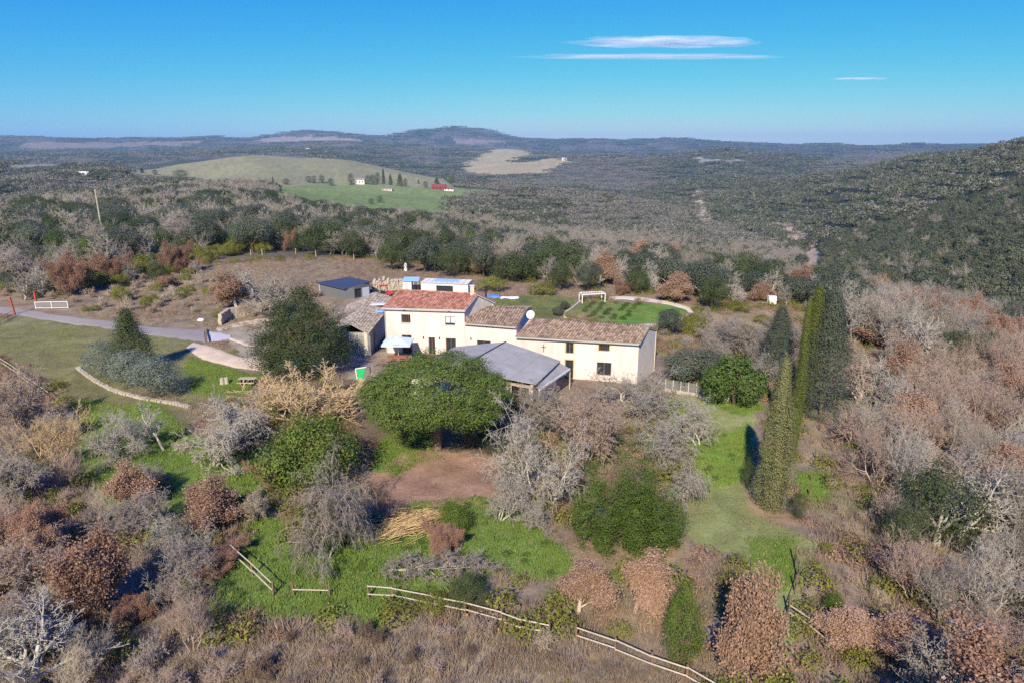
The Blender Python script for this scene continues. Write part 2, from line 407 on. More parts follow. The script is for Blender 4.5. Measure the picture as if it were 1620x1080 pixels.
def lobes_crown(seed, lobes, K, M, rc, size, leaf, inner=.55, asp=.6, upb=.35, noise=.18, nm=2.2, hole=-.27):
    """leaf clumps over ellipsoid lobes: lobes = (cx,cy,cz,rx,ry,rz)"""
    r_ = np.random.default_rng(seed); Cs = []; Ns = []
    area = np.array([l[3] * l[4] + l[3] * l[5] + l[4] * l[5] for l in lobes]); pr = area / area.sum()
    for l, q in zip(lobes, pr):
        k = max(3, int(K * q)); d = r_.normal(size=(k, 3)); d[:, 2] += upb; d /= np.linalg.norm(d, axis=1, keepdims=True)
        rad = 1 + noise * fbm(d[:, 0] * nm + seed, d[:, 1] * nm + d[:, 2] * 3.1, seed, 2) * 1.6
        rad *= r_.choice([1, .8, .55], size=k, p=[.72, .2, .08]) * r_.uniform(.93, 1.06, k)
        hm_ = fbm(d[:, 0] * 2.6 + seed * 1.7, d[:, 1] * 2.6 + d[:, 2] * 2.3, seed + 5, 2) > hole; d = d[hm_]; rad = rad[hm_]; k = len(d)
        c = d * rad[:, None] * np.array(l[3:6]) + np.array(l[:3])
        # clumps swallowed by another lobe are dropped
        keep = np.ones(k, bool)
        for l2 in lobes:
            if l2 is l: continue
            keep &= (((c - np.array(l2[:3])) / np.array(l2[3:6])) ** 2).sum(1) > .62
        c = c[keep]; d = d[keep]
        o = r_.normal(size=(len(c), M, 3)) * rc * np.array([1, 1, .75]) * .55
        Cs.append((c[:, None] + o).reshape(-1, 3)); Ns.append((d[:, None] * .9 + o / rc + r_.normal(size=o.shape) * .45 + [0, 0, .25]).reshape(-1, 3))
    C = np.concatenate(Cs); N_ = np.concatenate(Ns); C[:, 2] = np.maximum(C[:, 2], .08)
    V, Fc = cards(C, N_, size, asp, r_)
    return V, Fc
def leafy_tree(name, seed, lobes, K, M, rc, size, leaf, bark='dark', th=.6, tr=.18, **kw):
    V, Fc = lobes_crown(seed, lobes, K, M, rc, size, leaf, **kw)
    # trunk with limbs into each lobe
    A = []; B = []; ra = []; rb = []
    base = np.array([0, 0, -.3]); fork = np.array([0, 0, max(l[2] for l in lobes) * .4 * th + .2])
    A.append(base); B.append(fork); ra.append(tr); rb.append(tr * .75)
    for l in lobes:
        c = np.array(l[:3]); mid = (fork + c) / 2 + [0, 0, .1]
        A += [fork, mid]; B += [mid, c]; ra += [tr * .55, tr * .35]; rb += [tr * .35, tr * .12]
    Vt, Ft = tubes(np.array(A), np.array(B), np.array(ra), np.array(rb), 6)
    H, W = extent(V)
    return plant(name, [('trunk', Vt, [(Ft, 0)], BARK[bark]), ('crown', V, [(Fc, 0)], LEAF[leaf])], H, W)
def profile_tree(name, seed, H, prof, n, size, leaf, bark='brown', asp=.5, lump=.12, upn=.6, clump=None, tr=.14, strk=(1, 1, 1)):
    """columns and cones: prof(t) gives the radius at height t*H"""
    r_ = np.random.default_rng(seed)
    if clump: k = n // clump
    else: k = n
    t = r_.random(k) ** .85; a = r_.random(k) * 6.283
    R_ = np.array([prof(q) for q in t]) * (1 + lump * fbm(a * 2.6, t * 6, seed, 3) * 2) * r_.choice([1, .85, .6], size=k, p=[.75, .18, .07])
    c = np.stack([np.cos(a) * R_, np.sin(a) * R_, t * H + .1], 1); nr = np.stack([np.cos(a), np.sin(a), np.full(k, upn)], 1)
    if clump:
        o = r_.normal(size=(k, clump, 3)) * size * 1.3 * np.array(strk); c = (c[:, None] + o).reshape(-1, 3); nr = (nr[:, None] + o * .6 / size + r_.normal(size=o.shape) * .3).reshape(-1, 3)
    else: nr = nr + r_.normal(size=nr.shape) * .4
    c[:, 2] = np.maximum(c[:, 2], .1)
    V, Fc = cards(c, nr, size, asp, r_)
    Vt, Ft = tubes(np.array([[0, 0, -.3], [0, 0, H * .5]]), np.array([[0, 0, H * .5], [0, 0, H * .93]]), np.array([tr, tr * .6]), np.array([tr * .6, tr * .15]), 6)
    H_, W = extent(V)
    return plant(name, [('trunk', Vt, [(Ft, 0)], BARK[bark]), ('crown', V, [(Fc, 0)], LEAF[leaf])], H_, W)
def rl(seed, n, R_, z, rx, rz, sz=.25):
    """random ring of lobes"""
    r = random.Random(seed); out = [(0, 0, z, rx, rx, rz)]
    for i in range(n):
        a = 6.283 * i / n + r.uniform(-.4, .4); s = r.uniform(1 - sz, 1 + sz)
        out.append((math.cos(a) * R_ * r.uniform(.8, 1.15), math.sin(a) * R_ * r.uniform(.8, 1.15), z * r.uniform(.62, 1.0), rx * .7 * s, rx * .7 * s, rz * .75 * s))
    return out

PR = {}
def reg(k, p): PR[k] = p; return p
reg('bare_a', bare('bare_tree_a', 11, 'grey', H=7, stems=1, trunk_h=.3, kids=(7, 6, 7, 6), spread=.95, trunk_r=.17, ratio=(.95, .62, .55, .5)))
reg('bare_b', bare('bare_tree_b', 12, 'grey', H=8, stems=3, trunk_h=.3, kids=(5, 6, 6, 5), spread=.75, trunk_r=.17, up=(.3, .25, .15, .1), ratio=(.8, .62, .55, .5)))
reg('bare_c', bare('bare_tree_c', 13, 'grey', H=8, stems=5, trunk_h=.34, kids=(5, 5, 6, 4), spread=.7, trunk_r=.13, up=(.35, .25, .2, .15), ratio=(.7, .62, .55, .5), wob=.15))
reg('gnarled', bare('gnarled_tree', 14, 'pale', H=5, stems=3, trunk_h=.34, kids=(6, 7, 8, 6), spread=1.0, trunk_r=.19, up=(.1, .05, 0, -.05), ratio=(.85, .64, .58, .55), wob=.34, droop=.03, minr=.011, rr=.46))
reg('gnarled2', bare('gnarled_tree_b', 24, 'pale', H=6, stems=2, trunk_h=.3, kids=(7, 7, 8, 7), spread=.95, trunk_r=.17, up=(.15, .08, 0, -.08), ratio=(1.0, .66, .58, .55), wob=.3, minr=.011, rr=.46))
reg('fan', bare('fan_tree', 15, 'gold', H=6, stems=9, trunk_h=.42, kids=(5, 5, 5, 5), spread=.62, trunk_r=.17, up=(.1, .15, .12, .1), ratio=(.62, .6, .55, .5), wob=.14, minr=.016))
reg('dense', bare('dense_bare_tree', 16, 'mauve', H=6, stems=4, trunk_h=.32, kids=(7, 6, 8, 6), spread=.85, trunk_r=.12, up=(.2, .12, .0, -.1), ratio=(.75, .62, .6, .55), wob=.2, minr=.012))
reg('weep', bare('drooping_bare_tree', 17, 'mauve', H=6, stems=2, trunk_h=.42, kids=(9, 7, 8, 6), spread=.9, trunk_r=.15, up=(.2, 0, -.12, -.3), ratio=(.8, .62, .65, .7), wob=.2, droop=.12, minr=.012))
reg('thin', bare('slender_bare_tree', 18, 'pale', H=7, stems=1, trunk_h=.65, kids=(7, 5, 5, 4), spread=.7, trunk_r=.09, up=(.05, .3, .2, .1), ratio=(.34, .6, .55, .5), wob=.1, first=.45))
reg('brush_a', bare('brush_bush_a', 19, 'pink', H=2.6, stems=9, levels=3, trunk_h=.42, kids=(6, 6, 7), spread=.75, trunk_r=.05, up=(.2, .15, .1, .1), ratio=(.65, .6, .55, .5), wob=.22, minr=.012))
reg('brush_b', bare('brush_bush_b', 20, 'brown', H=2.0, stems=10, levels=3, trunk_h=.38, kids=(6, 6, 7), spread=.9, trunk_r=.045, up=(.1, .05, .05, 0), ratio=(.7, .65, .6, .5), wob=.3, minr=.012))
reg('russet_a', bare('russet_oak_a', 21, 'brown', leafy=('russet', 20, .08, 1.), H=5, stems=1, trunk_h=.3, kids=(7, 6, 5, 3), spread=.85, trunk_r=.13, up=(.25, .1, .05, 0), ratio=(.9, .6, .5, .45)))
reg('russet_b', bare('russet_oak_b', 22, 'brown', leafy=('russet', 20, .072, .9), H=4, stems=3, trunk_h=.36, kids=(6, 6, 5, 3), spread=.85, trunk_r=.12, up=(.2, .1, .05, 0), ratio=(.7, .6, .5, .45)))
reg('tan_a', bare('tan_oak', 23, 'pink', leafy=('tan', 20, .075, .8), H=5, stems=1, trunk_h=.36, kids=(8, 6, 5, 3), spread=.7, trunk_r=.12, up=(.35, .15, .1, .05), ratio=(.75, .58, .5, .45)))
reg('oak_a', leafy_tree('evergreen_oak_a', 31, rl(1, 5, 1.5, 2.9, 1.7, 1.4), 420, 38, .62, .155, 'oak', noise=.3))
reg('oak_b', leafy_tree('evergreen_oak_b', 32, rl(2, 4, 1.2, 2.6, 1.5, 1.5), 400, 38, .62, .155, 'oak', noise=.3))
reg('oakgrey', leafy_tree('grey_green_oak', 33, rl(3, 5, 1.6, 2.7, 1.5, 1.2), 680, 20, .45, .15, 'oakgrey'))
reg('mid', leafy_tree('green_bush_tree', 34, rl(4, 5, 1.3, 2.2, 1.5, 1.2), 560, 46, .6, .12, 'mid', noise=.35))
reg('shrub', leafy_tree('low_shrub', 35, rl(5, 4, .7, .8, .8, .6), 330, 20, .25, .09, 'gorse', tr=.06))
reg('olive', leafy_tree('olive_bush', 36, rl(6, 5, 1.0, 1.7, 1.1, 1.0), 800, 22, .34, .11, 'olive', asp=.35, tr=.12))
reg('bright', leafy_tree('bright_shrub', 37, rl(7, 5, 1.3, 2.0, 1.4, 1.2), 900, 20, .34, .17, 'bright', asp=.55))
# the umbrella pine: a broad flattened dome of needle tufts with a ragged edge
pl = [(0, 0, 6.3, 4.7, 4.7, 3.1), (0, 0, 5.6, 4.6, 4.6, 1.4)]
for i in range(9):
    a = i / 9 * 6.283 + .2; rr_ = random.Random(i).uniform(3.3, 4.1)
    pl.append((math.cos(a) * rr_, math.sin(a) * rr_, 5.7 + random.Random(i + 50).uniform(-.5, .5), 2.1, 2.1, 1.5))
reg('pine', leafy_tree('umbrella_pine', 40, pl, 5200, 34, .42, .16, 'pine', bark='brown', th=1., tr=.42, asp=.45, upb=.35, noise=.16, nm=4, hole=-.34))
# dense evergreen by the house
cl = [(0, 0, 3.4, 2.7, 2.6, 3.2), (-.1, 0, 6.2, 1.7, 1.7, 2.6), (.2, 0, 8.1, .9, .9, 1.6), (-1.9, -.6, 3.4, 1.6, 1.7, 2.2), (2.0, -.2, 3.6, 1.5, 1.8, 2.4), (-1.3, 1.2, 5.0, 1.5, 1.6, 2.0), (1.3, -1.4, 2.7, 1.9, 1.7, 2.2), (-2.6, .5, 2.2, 1.5, 1.5, 1.7), (2.7, .5, 2.0, 1.3, 1.5, 1.7), (-.8, -2.0, 2.0, 1.9, 1.6, 1.8), (1.1, -.6, 6.0, .9, .9, 1.4), (-1.3, -.6, 6.6, .7, .7, 1.3)]
reg('cedar', leafy_tree('big_evergreen', 41, cl, 1500, 56, .7, .17, 'oak', tr=.3, noise=.45, asp=.4))
cy = lambda rmax, p=.6: (lambda t: rmax * (math.sin(min(t / .3, 1) * 1.57) * .35 + .65) * max(0, 1 - t) ** p + .02)
reg('cypress', profile_tree('broad_cypress', 42, 12.5, cy(1.75, .62), 44000, .14, 'cypress', clump=10, lump=.42, strk=(.9, .9, 1.7)))
reg('cypress_slim', profile_tree('slim_cypress', 43, 14.5, cy(.95, .5), 32000, .13, 'cypress2', clump=10, lump=.42, strk=(.9, .9, 1.7)))
reg('juniper', profile_tree('layered_conifer', 44, 7.5, lambda t: 2.6 * (1 - t) ** .9 * (.78 + .35 * abs(math.sin(t * 22))) + .05, 14000, .22, 'oak', clump=9, lump=.35, asp=.3))
reg('fir', profile_tree('grey_green_conifer', 45, 13, lambda t: 3.6 * (1 - t) ** .75 * (.85 + .25 * abs(math.sin(t * 17))) + .1, 26000, .28, 'oakgrey', clump=12, lump=.35, asp=.3, tr=.3))
bl = [(x_, y_ * .7, h_ * .45, r_x * .8, r_x * .8, h_ * .55) for x_, y_, h_, r_x in ((-3.0, .2, 4.2, 1.0), (-2.2, .3, 6.2, .85), (-1.2, -.4, 4.8, 1.0), (-.1, .4, 8.4, .95), (1.4, .3, 7.9, .75), (.6, -.8, 5.0, 1.0), (2.6, .1, 4.6, 1.2), (3.7, -.1, 3.6, 1.0), (-1.6, -1.8, 2.6, .9), (.6, -2.0, 2.6, 1.0), (2.4, -1.6, 2.8, 1.1), (.2, 1.2, 4.4, 1.0), (2.0, 1.2, 3.8, 1.1))]
reg('cones', leafy_tree('twin_peaked_evergreen', 46, bl, 2200, 36, .4, .12, 'conedark', noise=.5, asp=.5, tr=.2, upb=.1, hole=-.24))
PR['cones'].W = 8.0
reg('round', leafy_tree('round_evergreen', 47, rl(9, 4, .8, 1.8, 1.4, 1.4), 420, 40, .5, .11, 'oak', noise=.55, asp=.45))
reg('upright', leafy_tree('upright_evergreen', 48, [(0, 0, 2.0, 1.1, 1.1, 2.0), (-.6, -.3, 1.4, .9, .9, 1.4), (.6, 0, 1.6, .8, .8, 1.6), (0, 0, 3.3, .6, .6, 1.1)], 800, 24, .3, .11, 'mid', noise=.3, asp=.35))
# low detail for the far slopes
reg('far_oak', leafy_tree('far_evergreen', 51, rl(11, 4, 1.9, 3.2, 2.3, 2.0), 220, 10, .75, .5, 'farm', asp=.75))
reg('far_oak2', leafy_tree('far_evergreen_b', 52, rl(12, 5, 2.1, 3.4, 2.2, 1.8), 220, 10, .75, .5, 'farm', asp=.75))
reg('far_bare', bare('far_bare_tree', 53, 'grey', H=7, stems=3, levels=3, trunk_h=.32, kids=(7, 8, 9), spread=1.0, trunk_r=.15, up=(.3, .2, .15, .1), ratio=(.8, .6, .5, .5), minr=.028))
reg('far_bare2', bare('far_bare_tree_b', 54, 'grey', H=7, stems=4, levels=3, trunk_h=.32, kids=(7, 8, 9), spread=.95, trunk_r=.12, up=(.35, .3, .25, .1), ratio=(.8, .6, .5, .5), minr=.028))

def patch(name, seed, leaf, n=26, spread=19, size=1.5, rr_=3.2, bare_frac=0., leaf2='far_grey'):
    """a piece of far woodland: crowns of leaf clumps"""
    r_ = np.random.default_rng(seed); Cs = [[], []]; Ns = [[], []]
    for i in range(n):
        a = r_.random() * 6.283; q = spread * math.sqrt(r_.random()); c = np.array([q * math.cos(a), q * math.sin(a), r_.uniform(1.8, 4.2)]); k = 34
        d = r_.normal(size=(k, 3)); d[:, 2] = np.abs(d[:, 2]) * .9; d /= np.linalg.norm(d, axis=1, keepdims=True)
        s = r_.uniform(.6, 1.25); j = 1 if r_.random() < bare_frac else 0
        Cs[j].append(c + d * np.array([1, 1, .85]) * rr_ * s * r_.uniform(.8, 1.05, (k, 1))); Ns[j].append(d + r_.normal(size=(k, 3)) * .35)
    parts = []
    for j, lf in ((0, leaf), (1, leaf2)):
        if Cs[j]:
            V, Fc = cards(np.concatenate(Cs[j]), np.concatenate(Ns[j]), size, .8, r_); parts.append(('wood', V, [(Fc, 0)], LEAF[lf]))
    return plant(name, parts, 8, 40)
reg('wood_dark', patch('far_wood_dark', 61, 'farm', bare_frac=.08)); reg('wood_dark2', patch('far_wood_dark_b', 62, 'farm', bare_frac=.15))
reg('wood_grey', patch('far_wood_grey', 63, 'far_grey', bare_frac=.12, leaf2='farm', size=1.2)); reg('wood_grey2', patch('far_wood_grey_b', 64, 'far_grey', bare_frac=.2, leaf2='farm', size=1.2))

def tuft(name, seed, leaf, n=14, h=.35, w=.3, wid=.035):
    r_ = np.random.default_rng(seed); a = r_.random(n) * 6.283; q = r_.random(n) ** .5 * w
    A = np.stack([np.cos(a) * q, np.sin(a) * q, np.full(n, -.03)], 1); l = r_.uniform(.1, .6, n)
    B = A + np.stack([np.cos(a) * l * h, np.sin(a) * l * h, h * r_.uniform(.6, 1.1, n)], 1)
    V, Fc = cones(A, B, np.full(n, wid)); return plant(name, [('blades', V, [(Fc, 0)], LEAF[leaf])], h, 2 * w)
reg('g_green', tuft('green_tuft', 71, 'grass', 36, .17, .5, .022)); reg('g_dull', tuft('dull_tuft', 72, 'dull', 30, .10, .5, .02)); reg('g_dry', tuft('dry_tuft', 73, 'dry', 40, .24, .5, .017)); reg('g_scrub', tuft('scrub_tuft', 74, 'scrub', 60, .36, .55, .017))
def leafbush(name, seed, leaf, n, h, w, size):
    r_ = np.random.default_rng(seed); d = r_.normal(size=(n, 3)); d[:, 2] = abs(d[:, 2]); d /= np.linalg.norm(d, axis=1, keepdims=True)
    C = d * np.array([w, w, h]) * r_.uniform(.5, 1.05, (n, 1)); V, Fc = cards(C, d + r_.normal(size=d.shape) * .5, size, .6, r_)
    return plant(name, [('leaves', V, [(Fc, 0)], LEAF[leaf])], h, 2 * w)
reg('b_green', leafbush('green_clump', 81, 'bright', 220, .3, .45, .08)); reg('b_gorse', leafbush('gorse_clump', 82, 'gorse', 300, .6, .6, .10)); reg('b_oak', leafbush('dark_clump', 83, 'oak', 300, .6, .6, .10)); reg('b_russet', leafbush('russet_clump', 84, 'russet', 200, .3, .6, .09))

reg('b_litter', leafbush('leaf_litter', 85, 'tan', 46, .05, .7, .075)); reg('b_stone', leafbush('pebbles', 86, 'dry', 26, .06, .5, .07))

# ------------------------------------------------------------------ placing plants
def set_bark(o, m):
    o.material_slots[0].link = 'OBJECT'; o.material_slots[0].material = m
USED = []
def place(kind, name, loc, sxy, sz, rot, label, cat, group=None, bark=None, leaf=None, parts=True, lean=(0, 0)):
    p = PR[kind]
    if parts:
        r = bpy.data.objects.new(name, None); r.empty_display_size = .3
        for pn, me in p.parts:
            c = bpy.data.objects.new(pn, me); col.objects.link(c); c.parent = r
            if pn in ('crown', 'trunk') and bark and me.materials[0] in BARK.values(): set_bark(c, BARK[bark])
            elif leaf and pn in ('crown', 'leaves'): set_bark(c, LEAF[leaf])
    else:
        r = bpy.data.objects.new(name, p.merged)
        for i, sl in enumerate(p.ms):
            if bark and sl in BARK.values(): r.material_slots[i].link = 'OBJECT'; r.material_slots[i].material = BARK[bark]
            elif leaf and sl in LEAF.values(): r.material_slots[i].link = 'OBJECT'; r.material_slots[i].material = LEAF[leaf]
    col.objects.link(r); r.location = loc; r.scale = (sxy, sxy, sz); r.rotation_euler = (lean[0], lean[1], rot)
    tag(r, label, cat, group); USED.append((loc[0], loc[1], sxy * p.W / 2))
    return r
def T(kind, name, px, py, wpx, top, label, cat='tree', rot=None, **kw):
    """a plant rooted where the photograph shows its foot, as wide and high as it stands there"""
    g = G(px, py); dep = project(*g)[2]; W = wpx * dep / F
    r = ray(px, top); d = math.hypot(g[0], g[1]); back = W * .18 if kind not in ('cypress', 'cypress_slim') else 0
    H = CAMZ + (d + back) * r[2] / math.hypot(r[0], r[1]) - g[2]; H = max(H, .4)
    p = PR[kind]
    return place(kind, name, (g[0], g[1], g[2] - .02), W / p.W, H / p.H, rot if rot is not None else random.uniform(0, 6.28), label, cat, **kw)

def scatter_stuff(name, label, pts, kinds, ki, scl, rots, group=None):
    """countless plants: one object, instanced on points"""
    me = bpy.data.meshes.new(name); me.vertices.add(len(pts)); me.vertices.foreach_set('co', np.asarray(pts, dtype=np.float32).ravel())
    a = me.attributes.new('k', 'INT', 'POINT'); a.data.foreach_set('value', np.asarray(ki, dtype=np.int32))
    a = me.attributes.new('s', 'FLOAT_VECTOR', 'POINT'); a.data.foreach_set('vector', np.asarray(scl, dtype=np.float32).ravel())
    a = me.attributes.new('r', 'FLOAT_VECTOR', 'POINT'); a.data.foreach_set('vector', np.asarray(rots, dtype=np.float32).ravel())
    o = bpy.data.objects.new(name, me); col.objects.link(o)
    g = bpy.data.node_groups.new(name, 'GeometryNodeTree')
    g.interface.new_socket('Geometry', in_out='INPUT', socket_type='NodeSocketGeometry'); g.interface.new_socket('Geometry', in_out='OUTPUT', socket_type='NodeSocketGeometry')
    N = g.nodes; L = g.links
    gi = N.new('NodeGroupInput'); go = N.new('NodeGroupOutput'); ip = N.new('GeometryNodeInstanceOnPoints'); j = N.new('GeometryNodeJoinGeometry')
    for k in reversed(kinds):
        po = bpy.data.objects.new(k, PR[k].merged)
        oi = N.new('GeometryNodeObjectInfo'); oi.inputs['Object'].default_value = po; oi.inputs['As Instance'].default_value = True
        L.new(oi.outputs['Geometry'], j.inputs[0])
    L.new(gi.outputs[0], ip.inputs['Points']); L.new(j.outputs[0], ip.inputs['Instance']); ip.inputs['Pick Instance'].default_value = True
    for nm, ty, sock in (('k', 'INT', 'Instance Index'), ('s', 'FLOAT_VECTOR', 'Scale'), ('r', 'FLOAT_VECTOR', 'Rotation')):
        na = N.new('GeometryNodeInputNamedAttribute'); na.data_type = ty; na.inputs[0].default_value = nm
        L.new([x for x in na.outputs if x.enabled][0], ip.inputs[sock])
    L.new(ip.outputs[0], go.inputs[0])
    md = o.modifiers.new('scatter', 'NODES'); md.node_group = g
    return tag(o, label, None, group, 'stuff')

# ------------------------------------------------------------------ zones read off the photograph
def inpoly(px, py, poly):
    c = np.zeros(np.shape(px), bool); n = len(poly)
    for i in range(n):
        x1, y1 = poly[i]; x2, y2 = poly[(i + 1) % n]
        if y1 == y2: continue
        k = ((y1 > py) != (y2 > py)) & (px < (x2 - x1) * (py - y1) / (y2 - y1) + x1)
        c ^= k
    return c
Z = {}   # name: (polygon in picture coordinates, nearest distance, farthest distance)
def zone(n, poly, a=0, b=170): Z[n] = (poly, a, b)
zone('lawn_left', [(-80, 500), (160, 512), (330, 540), (300, 552), (330, 568), (420, 592), (400, 625), (290, 640), (240, 628), (150, 600), (125, 582), (110, 620), (60, 605), (0, 565), (-80, 540)])
zone('lawn_left_low', [(122, 584), (240, 634), (300, 650), (280, 700), (190, 680), (130, 650), (95, 625)])
zone('green_shade', [(300, 560), (330, 572), (425, 592), (400, 625), (300, 620), (285, 580)])  # shadow on the lawn right of the olives, put into the colour as darker green
zone('green_a', [(130, 650), (210, 640), (270, 690), (410, 700), (430, 760), (370, 800), (280, 815), (180, 800), (140, 760)])
zone('green_b', [(420, 800), (450, 840), (585, 850), (640, 800), (770, 790), (810, 790), (870, 850), (930, 900), (1000, 890), (960, 930), (880, 915), (790, 900), (760, 940), (620, 955), (560, 970), (440, 965), (340, 945), (340, 890), (430, 860), (540, 900)])
zone('green_c', [(585, 690), (680, 665), (692, 728), (620, 750), (575, 730)])
zone('green_d', [(340, 780), (420, 790), (470, 870), (600, 880), (600, 990), (450, 975), (330, 960), (330, 880), (400, 860)])
zone('green_e', [(110, 640), (220, 640), (330, 700), (420, 740), (380, 790), (250, 830), (170, 820), (120, 740)])
zone('dirt', [(580, 740), (650, 705), (740, 700), (800, 715), (800, 800), (720, 805), (640, 815), (580, 770)])
zone('shade_soil', [(560, 560), (830, 600), (800, 720), (560, 700), (540, 600)])  # soil round the pine, its shade put into the colour as darker brown
zone('lawn_right', [(1040, 626), (1090, 624), (1200, 640), (1200, 780), (1240, 830), (1300, 850), (1275, 900), (1265, 960), (1240, 1090), (1205, 1090), (1195, 980), (1180, 900), (1090, 850), (1080, 800), (1110, 750), (1060, 700)])
zone('bright_r', [(1042, 630), (1110, 650), (1125, 690), (1190, 680), (1192, 770), (1110, 770), (1070, 700)])
zone('bright_r2', [(1258, 740), (1305, 740), (1318, 780), (1300, 800), (1262, 790)])
zone('bright_r3', [(1190, 860), (1250, 845), (1262, 900), (1240, 930), (1195, 925)])
zone('bright_r4', [(1120, 628), (1190, 620), (1215, 650), (1180, 668)])
zone('soil_r', [(1180, 780), (1230, 790), (1290, 815), (1230, 828), (1190, 815)])
zone('slope_r', [(1270, 560), (1370, 555), (1420, 580), (1340, 640), (1310, 700), (1290, 740), (1262, 735), (1262, 600)])
zone('soil_c', [(960, 860), (1080, 860), (1090, 890), (1000, 905), (900, 880), (880, 840), (940, 830)])
zone('foot', [(430, 1000), (800, 1000), (900, 1040), (1060, 1085), (1060, 1300), (100, 1300), (150, 1060)])
zone('back_lawn', [(770, 478), (800, 466), (860, 462), (918, 476), (897, 496), (880, 506), (838, 504), (775, 490)])
zone('veg', [(899, 497), (916, 479), (970, 475), (1024, 480), (1068, 486), (1087, 494), (1073, 504), (1041, 511), (992, 514), (943, 508)])
zone('veg_bright', [(985, 482), (1024, 480), (1068, 486), (1087, 494), (1073, 504), (1041, 511), (980, 512)])
zone('field_rear', [(300, 405), (430, 400), (560, 408), (700, 428), (860, 452), (920, 462), (915, 474), (830, 466), (700, 470), (520, 470), (420, 460), (330, 440)])
zone('mound', [(90, 470), (200, 430), (300, 405), (430, 400), (540, 420), (540, 470), (440, 520), (345, 522), (235, 518), (110, 498)])
zone('verge', [(-80, 455), (60, 470), (240, 505), (330, 515), (330, 524), (235, 519), (110, 500), (-80, 490)])
zone('tracks', [(348, 517), (415, 500), (440, 515), (430, 580), (380, 560), (345, 530)])
zone('yard', [(430, 575), (540, 555), (620, 556), (640, 600), (600, 610), (560, 600), (440, 595)])
zone('right_clear', [(1120, 500), (1200, 490), (1260, 500), (1260, 530), (1190, 520), (1130, 515)])
# far fields
zone('meadow', [(180, 268), (260, 254), (400, 242), (440, 246), (560, 254), (700, 283), (740, 310), (640, 310), (560, 305), (480, 302), (420, 296), (300, 288), (210, 280)], 560, 1750)
zone('meadow_green', [(440, 296), (520, 290), (640, 296), (700, 297), (765, 300), (790, 305), (720, 312), (720, 335), (690, 350), (640, 352), (560, 342), (490, 326), (440, 308)], 450, 1300)
zone('meadow_bare', [(620, 326), (680, 336), (716, 334), (716, 375), (640, 355)], 350, 900)
zone('far_field_a', [(725, 264), (785, 233), (822, 234), (850, 246), (820, 253), (805, 263), (755, 266)], 1500, 4200)
zone('far_field_b', [(730, 266), (800, 259), (880, 250), (902, 256), (865, 274), (800, 279), (740, 275)], 1500, 4200)
zone('far_field_c', [(395, 222), (450, 216), (560, 219), (572, 224), (500, 224), (430, 226)], 3000, 9000)
zone('far_field_d', [(20, 226), (200, 226), (330, 222), (300, 230), (120, 236), (50, 238)], 3000, 9000)
zone('far_field_e', [(0, 261), (110, 260), (110, 267), (0, 271)], 900, 3000)
zone('far_field_f', [(700, 222), (760, 220), (800, 226), (740, 229)], 3000, 9000)
zone('track_a', [(1093, 312), (1100, 303), (1111, 303), (1111, 318), (1130, 352), (1108, 352), (1096, 334)], 500, 1800)
zone('track_b', [(1238, 348), (1264, 362), (1287, 376), (1300, 404), (1304, 440), (1274, 440), (1270, 394), (1246, 376)], 250, 1400)
zone('cliff', [(1090, 253), (1104, 249), (1120, 250), (1124, 254), (1140, 251), (1150, 254), (1165, 252), (1186, 256), (1170, 257), (1140, 256), (1110, 257)], 1500, 4200)
zone('cliff2', [(1150, 236), (1195, 236), (1205, 243), (1195, 244), (1185, 238)], 1500, 4200)
FIELDS = ['meadow', 'meadow_green', 'meadow_bare', 'far_field_a', 'far_field_b', 'far_field_c', 'far_field_d', 'far_field_e', 'far_field_f', 'track_a', 'track_b', 'cliff', 'cliff2']
def zmask(n, x, y, z=None, jit=1.):
    if n.startswith('track_'): jit *= .12
    if n.startswith(('green', 'bright', 'lawn', 'soil', 'dirt', 'foot')): jit *= 1.9
    d = np.hypot(x, y); s = np.clip(d / 60, .5, 30) * jit
    x2 = x + s * .9 * fbm(x / s / 2.2, y / s / 2.2, 21, 4); y2 = y + s * 1.1 * fbm(x / s / 2.2, y / s / 2.2, 33, 4)
    if z is None: z = height(x, y)
    px, py, _ = project(x2, y2, z)
    poly, a, b = Z[n]
    return inpoly(px, py, poly) & (d > a) & (d < b) & (y > 0)

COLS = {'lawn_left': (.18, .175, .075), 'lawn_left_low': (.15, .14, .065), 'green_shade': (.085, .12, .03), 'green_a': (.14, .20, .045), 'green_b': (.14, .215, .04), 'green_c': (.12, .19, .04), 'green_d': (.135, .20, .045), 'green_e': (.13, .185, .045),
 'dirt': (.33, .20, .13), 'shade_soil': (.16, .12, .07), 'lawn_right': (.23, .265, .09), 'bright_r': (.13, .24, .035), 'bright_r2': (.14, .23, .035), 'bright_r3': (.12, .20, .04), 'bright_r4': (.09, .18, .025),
 'soil_r': (.32, .21, .13), 'slope_r': (.29, .23, .13), 'soil_c': (.28, .19, .11), 'foot': (.29, .23, .155), 'back_lawn': (.10, .135, .04), 'veg': (.12, .17, .055), 'veg_bright': (.09, .20, .03),
 'field_rear': (.22, .15, .11), 'mound': (.24, .185, .12), 'verge': (.27, .20, .13), 'tracks': (.34, .29, .20), 'yard': (.32, .26, .19), 'right_clear': (.30, .25, .14),
 'meadow': (.27, .26, .14), 'meadow_green': (.185, .245, .08), 'meadow_bare': (.22, .18, .12), 'far_field_a': (.40, .33, .18), 'far_field_b': (.40, .33, .18), 'far_field_c': (.34, .27, .20), 'far_field_d': (.24, .19, .14),
 'far_field_e': (.28, .25, .20), 'far_field_f': (.26, .20, .17), 'track_a': (.46, .37, .26), 'track_b': (.44, .34, .24), 'cliff': (.34, .31, .26), 'cliff2': (.45, .38, .30)}
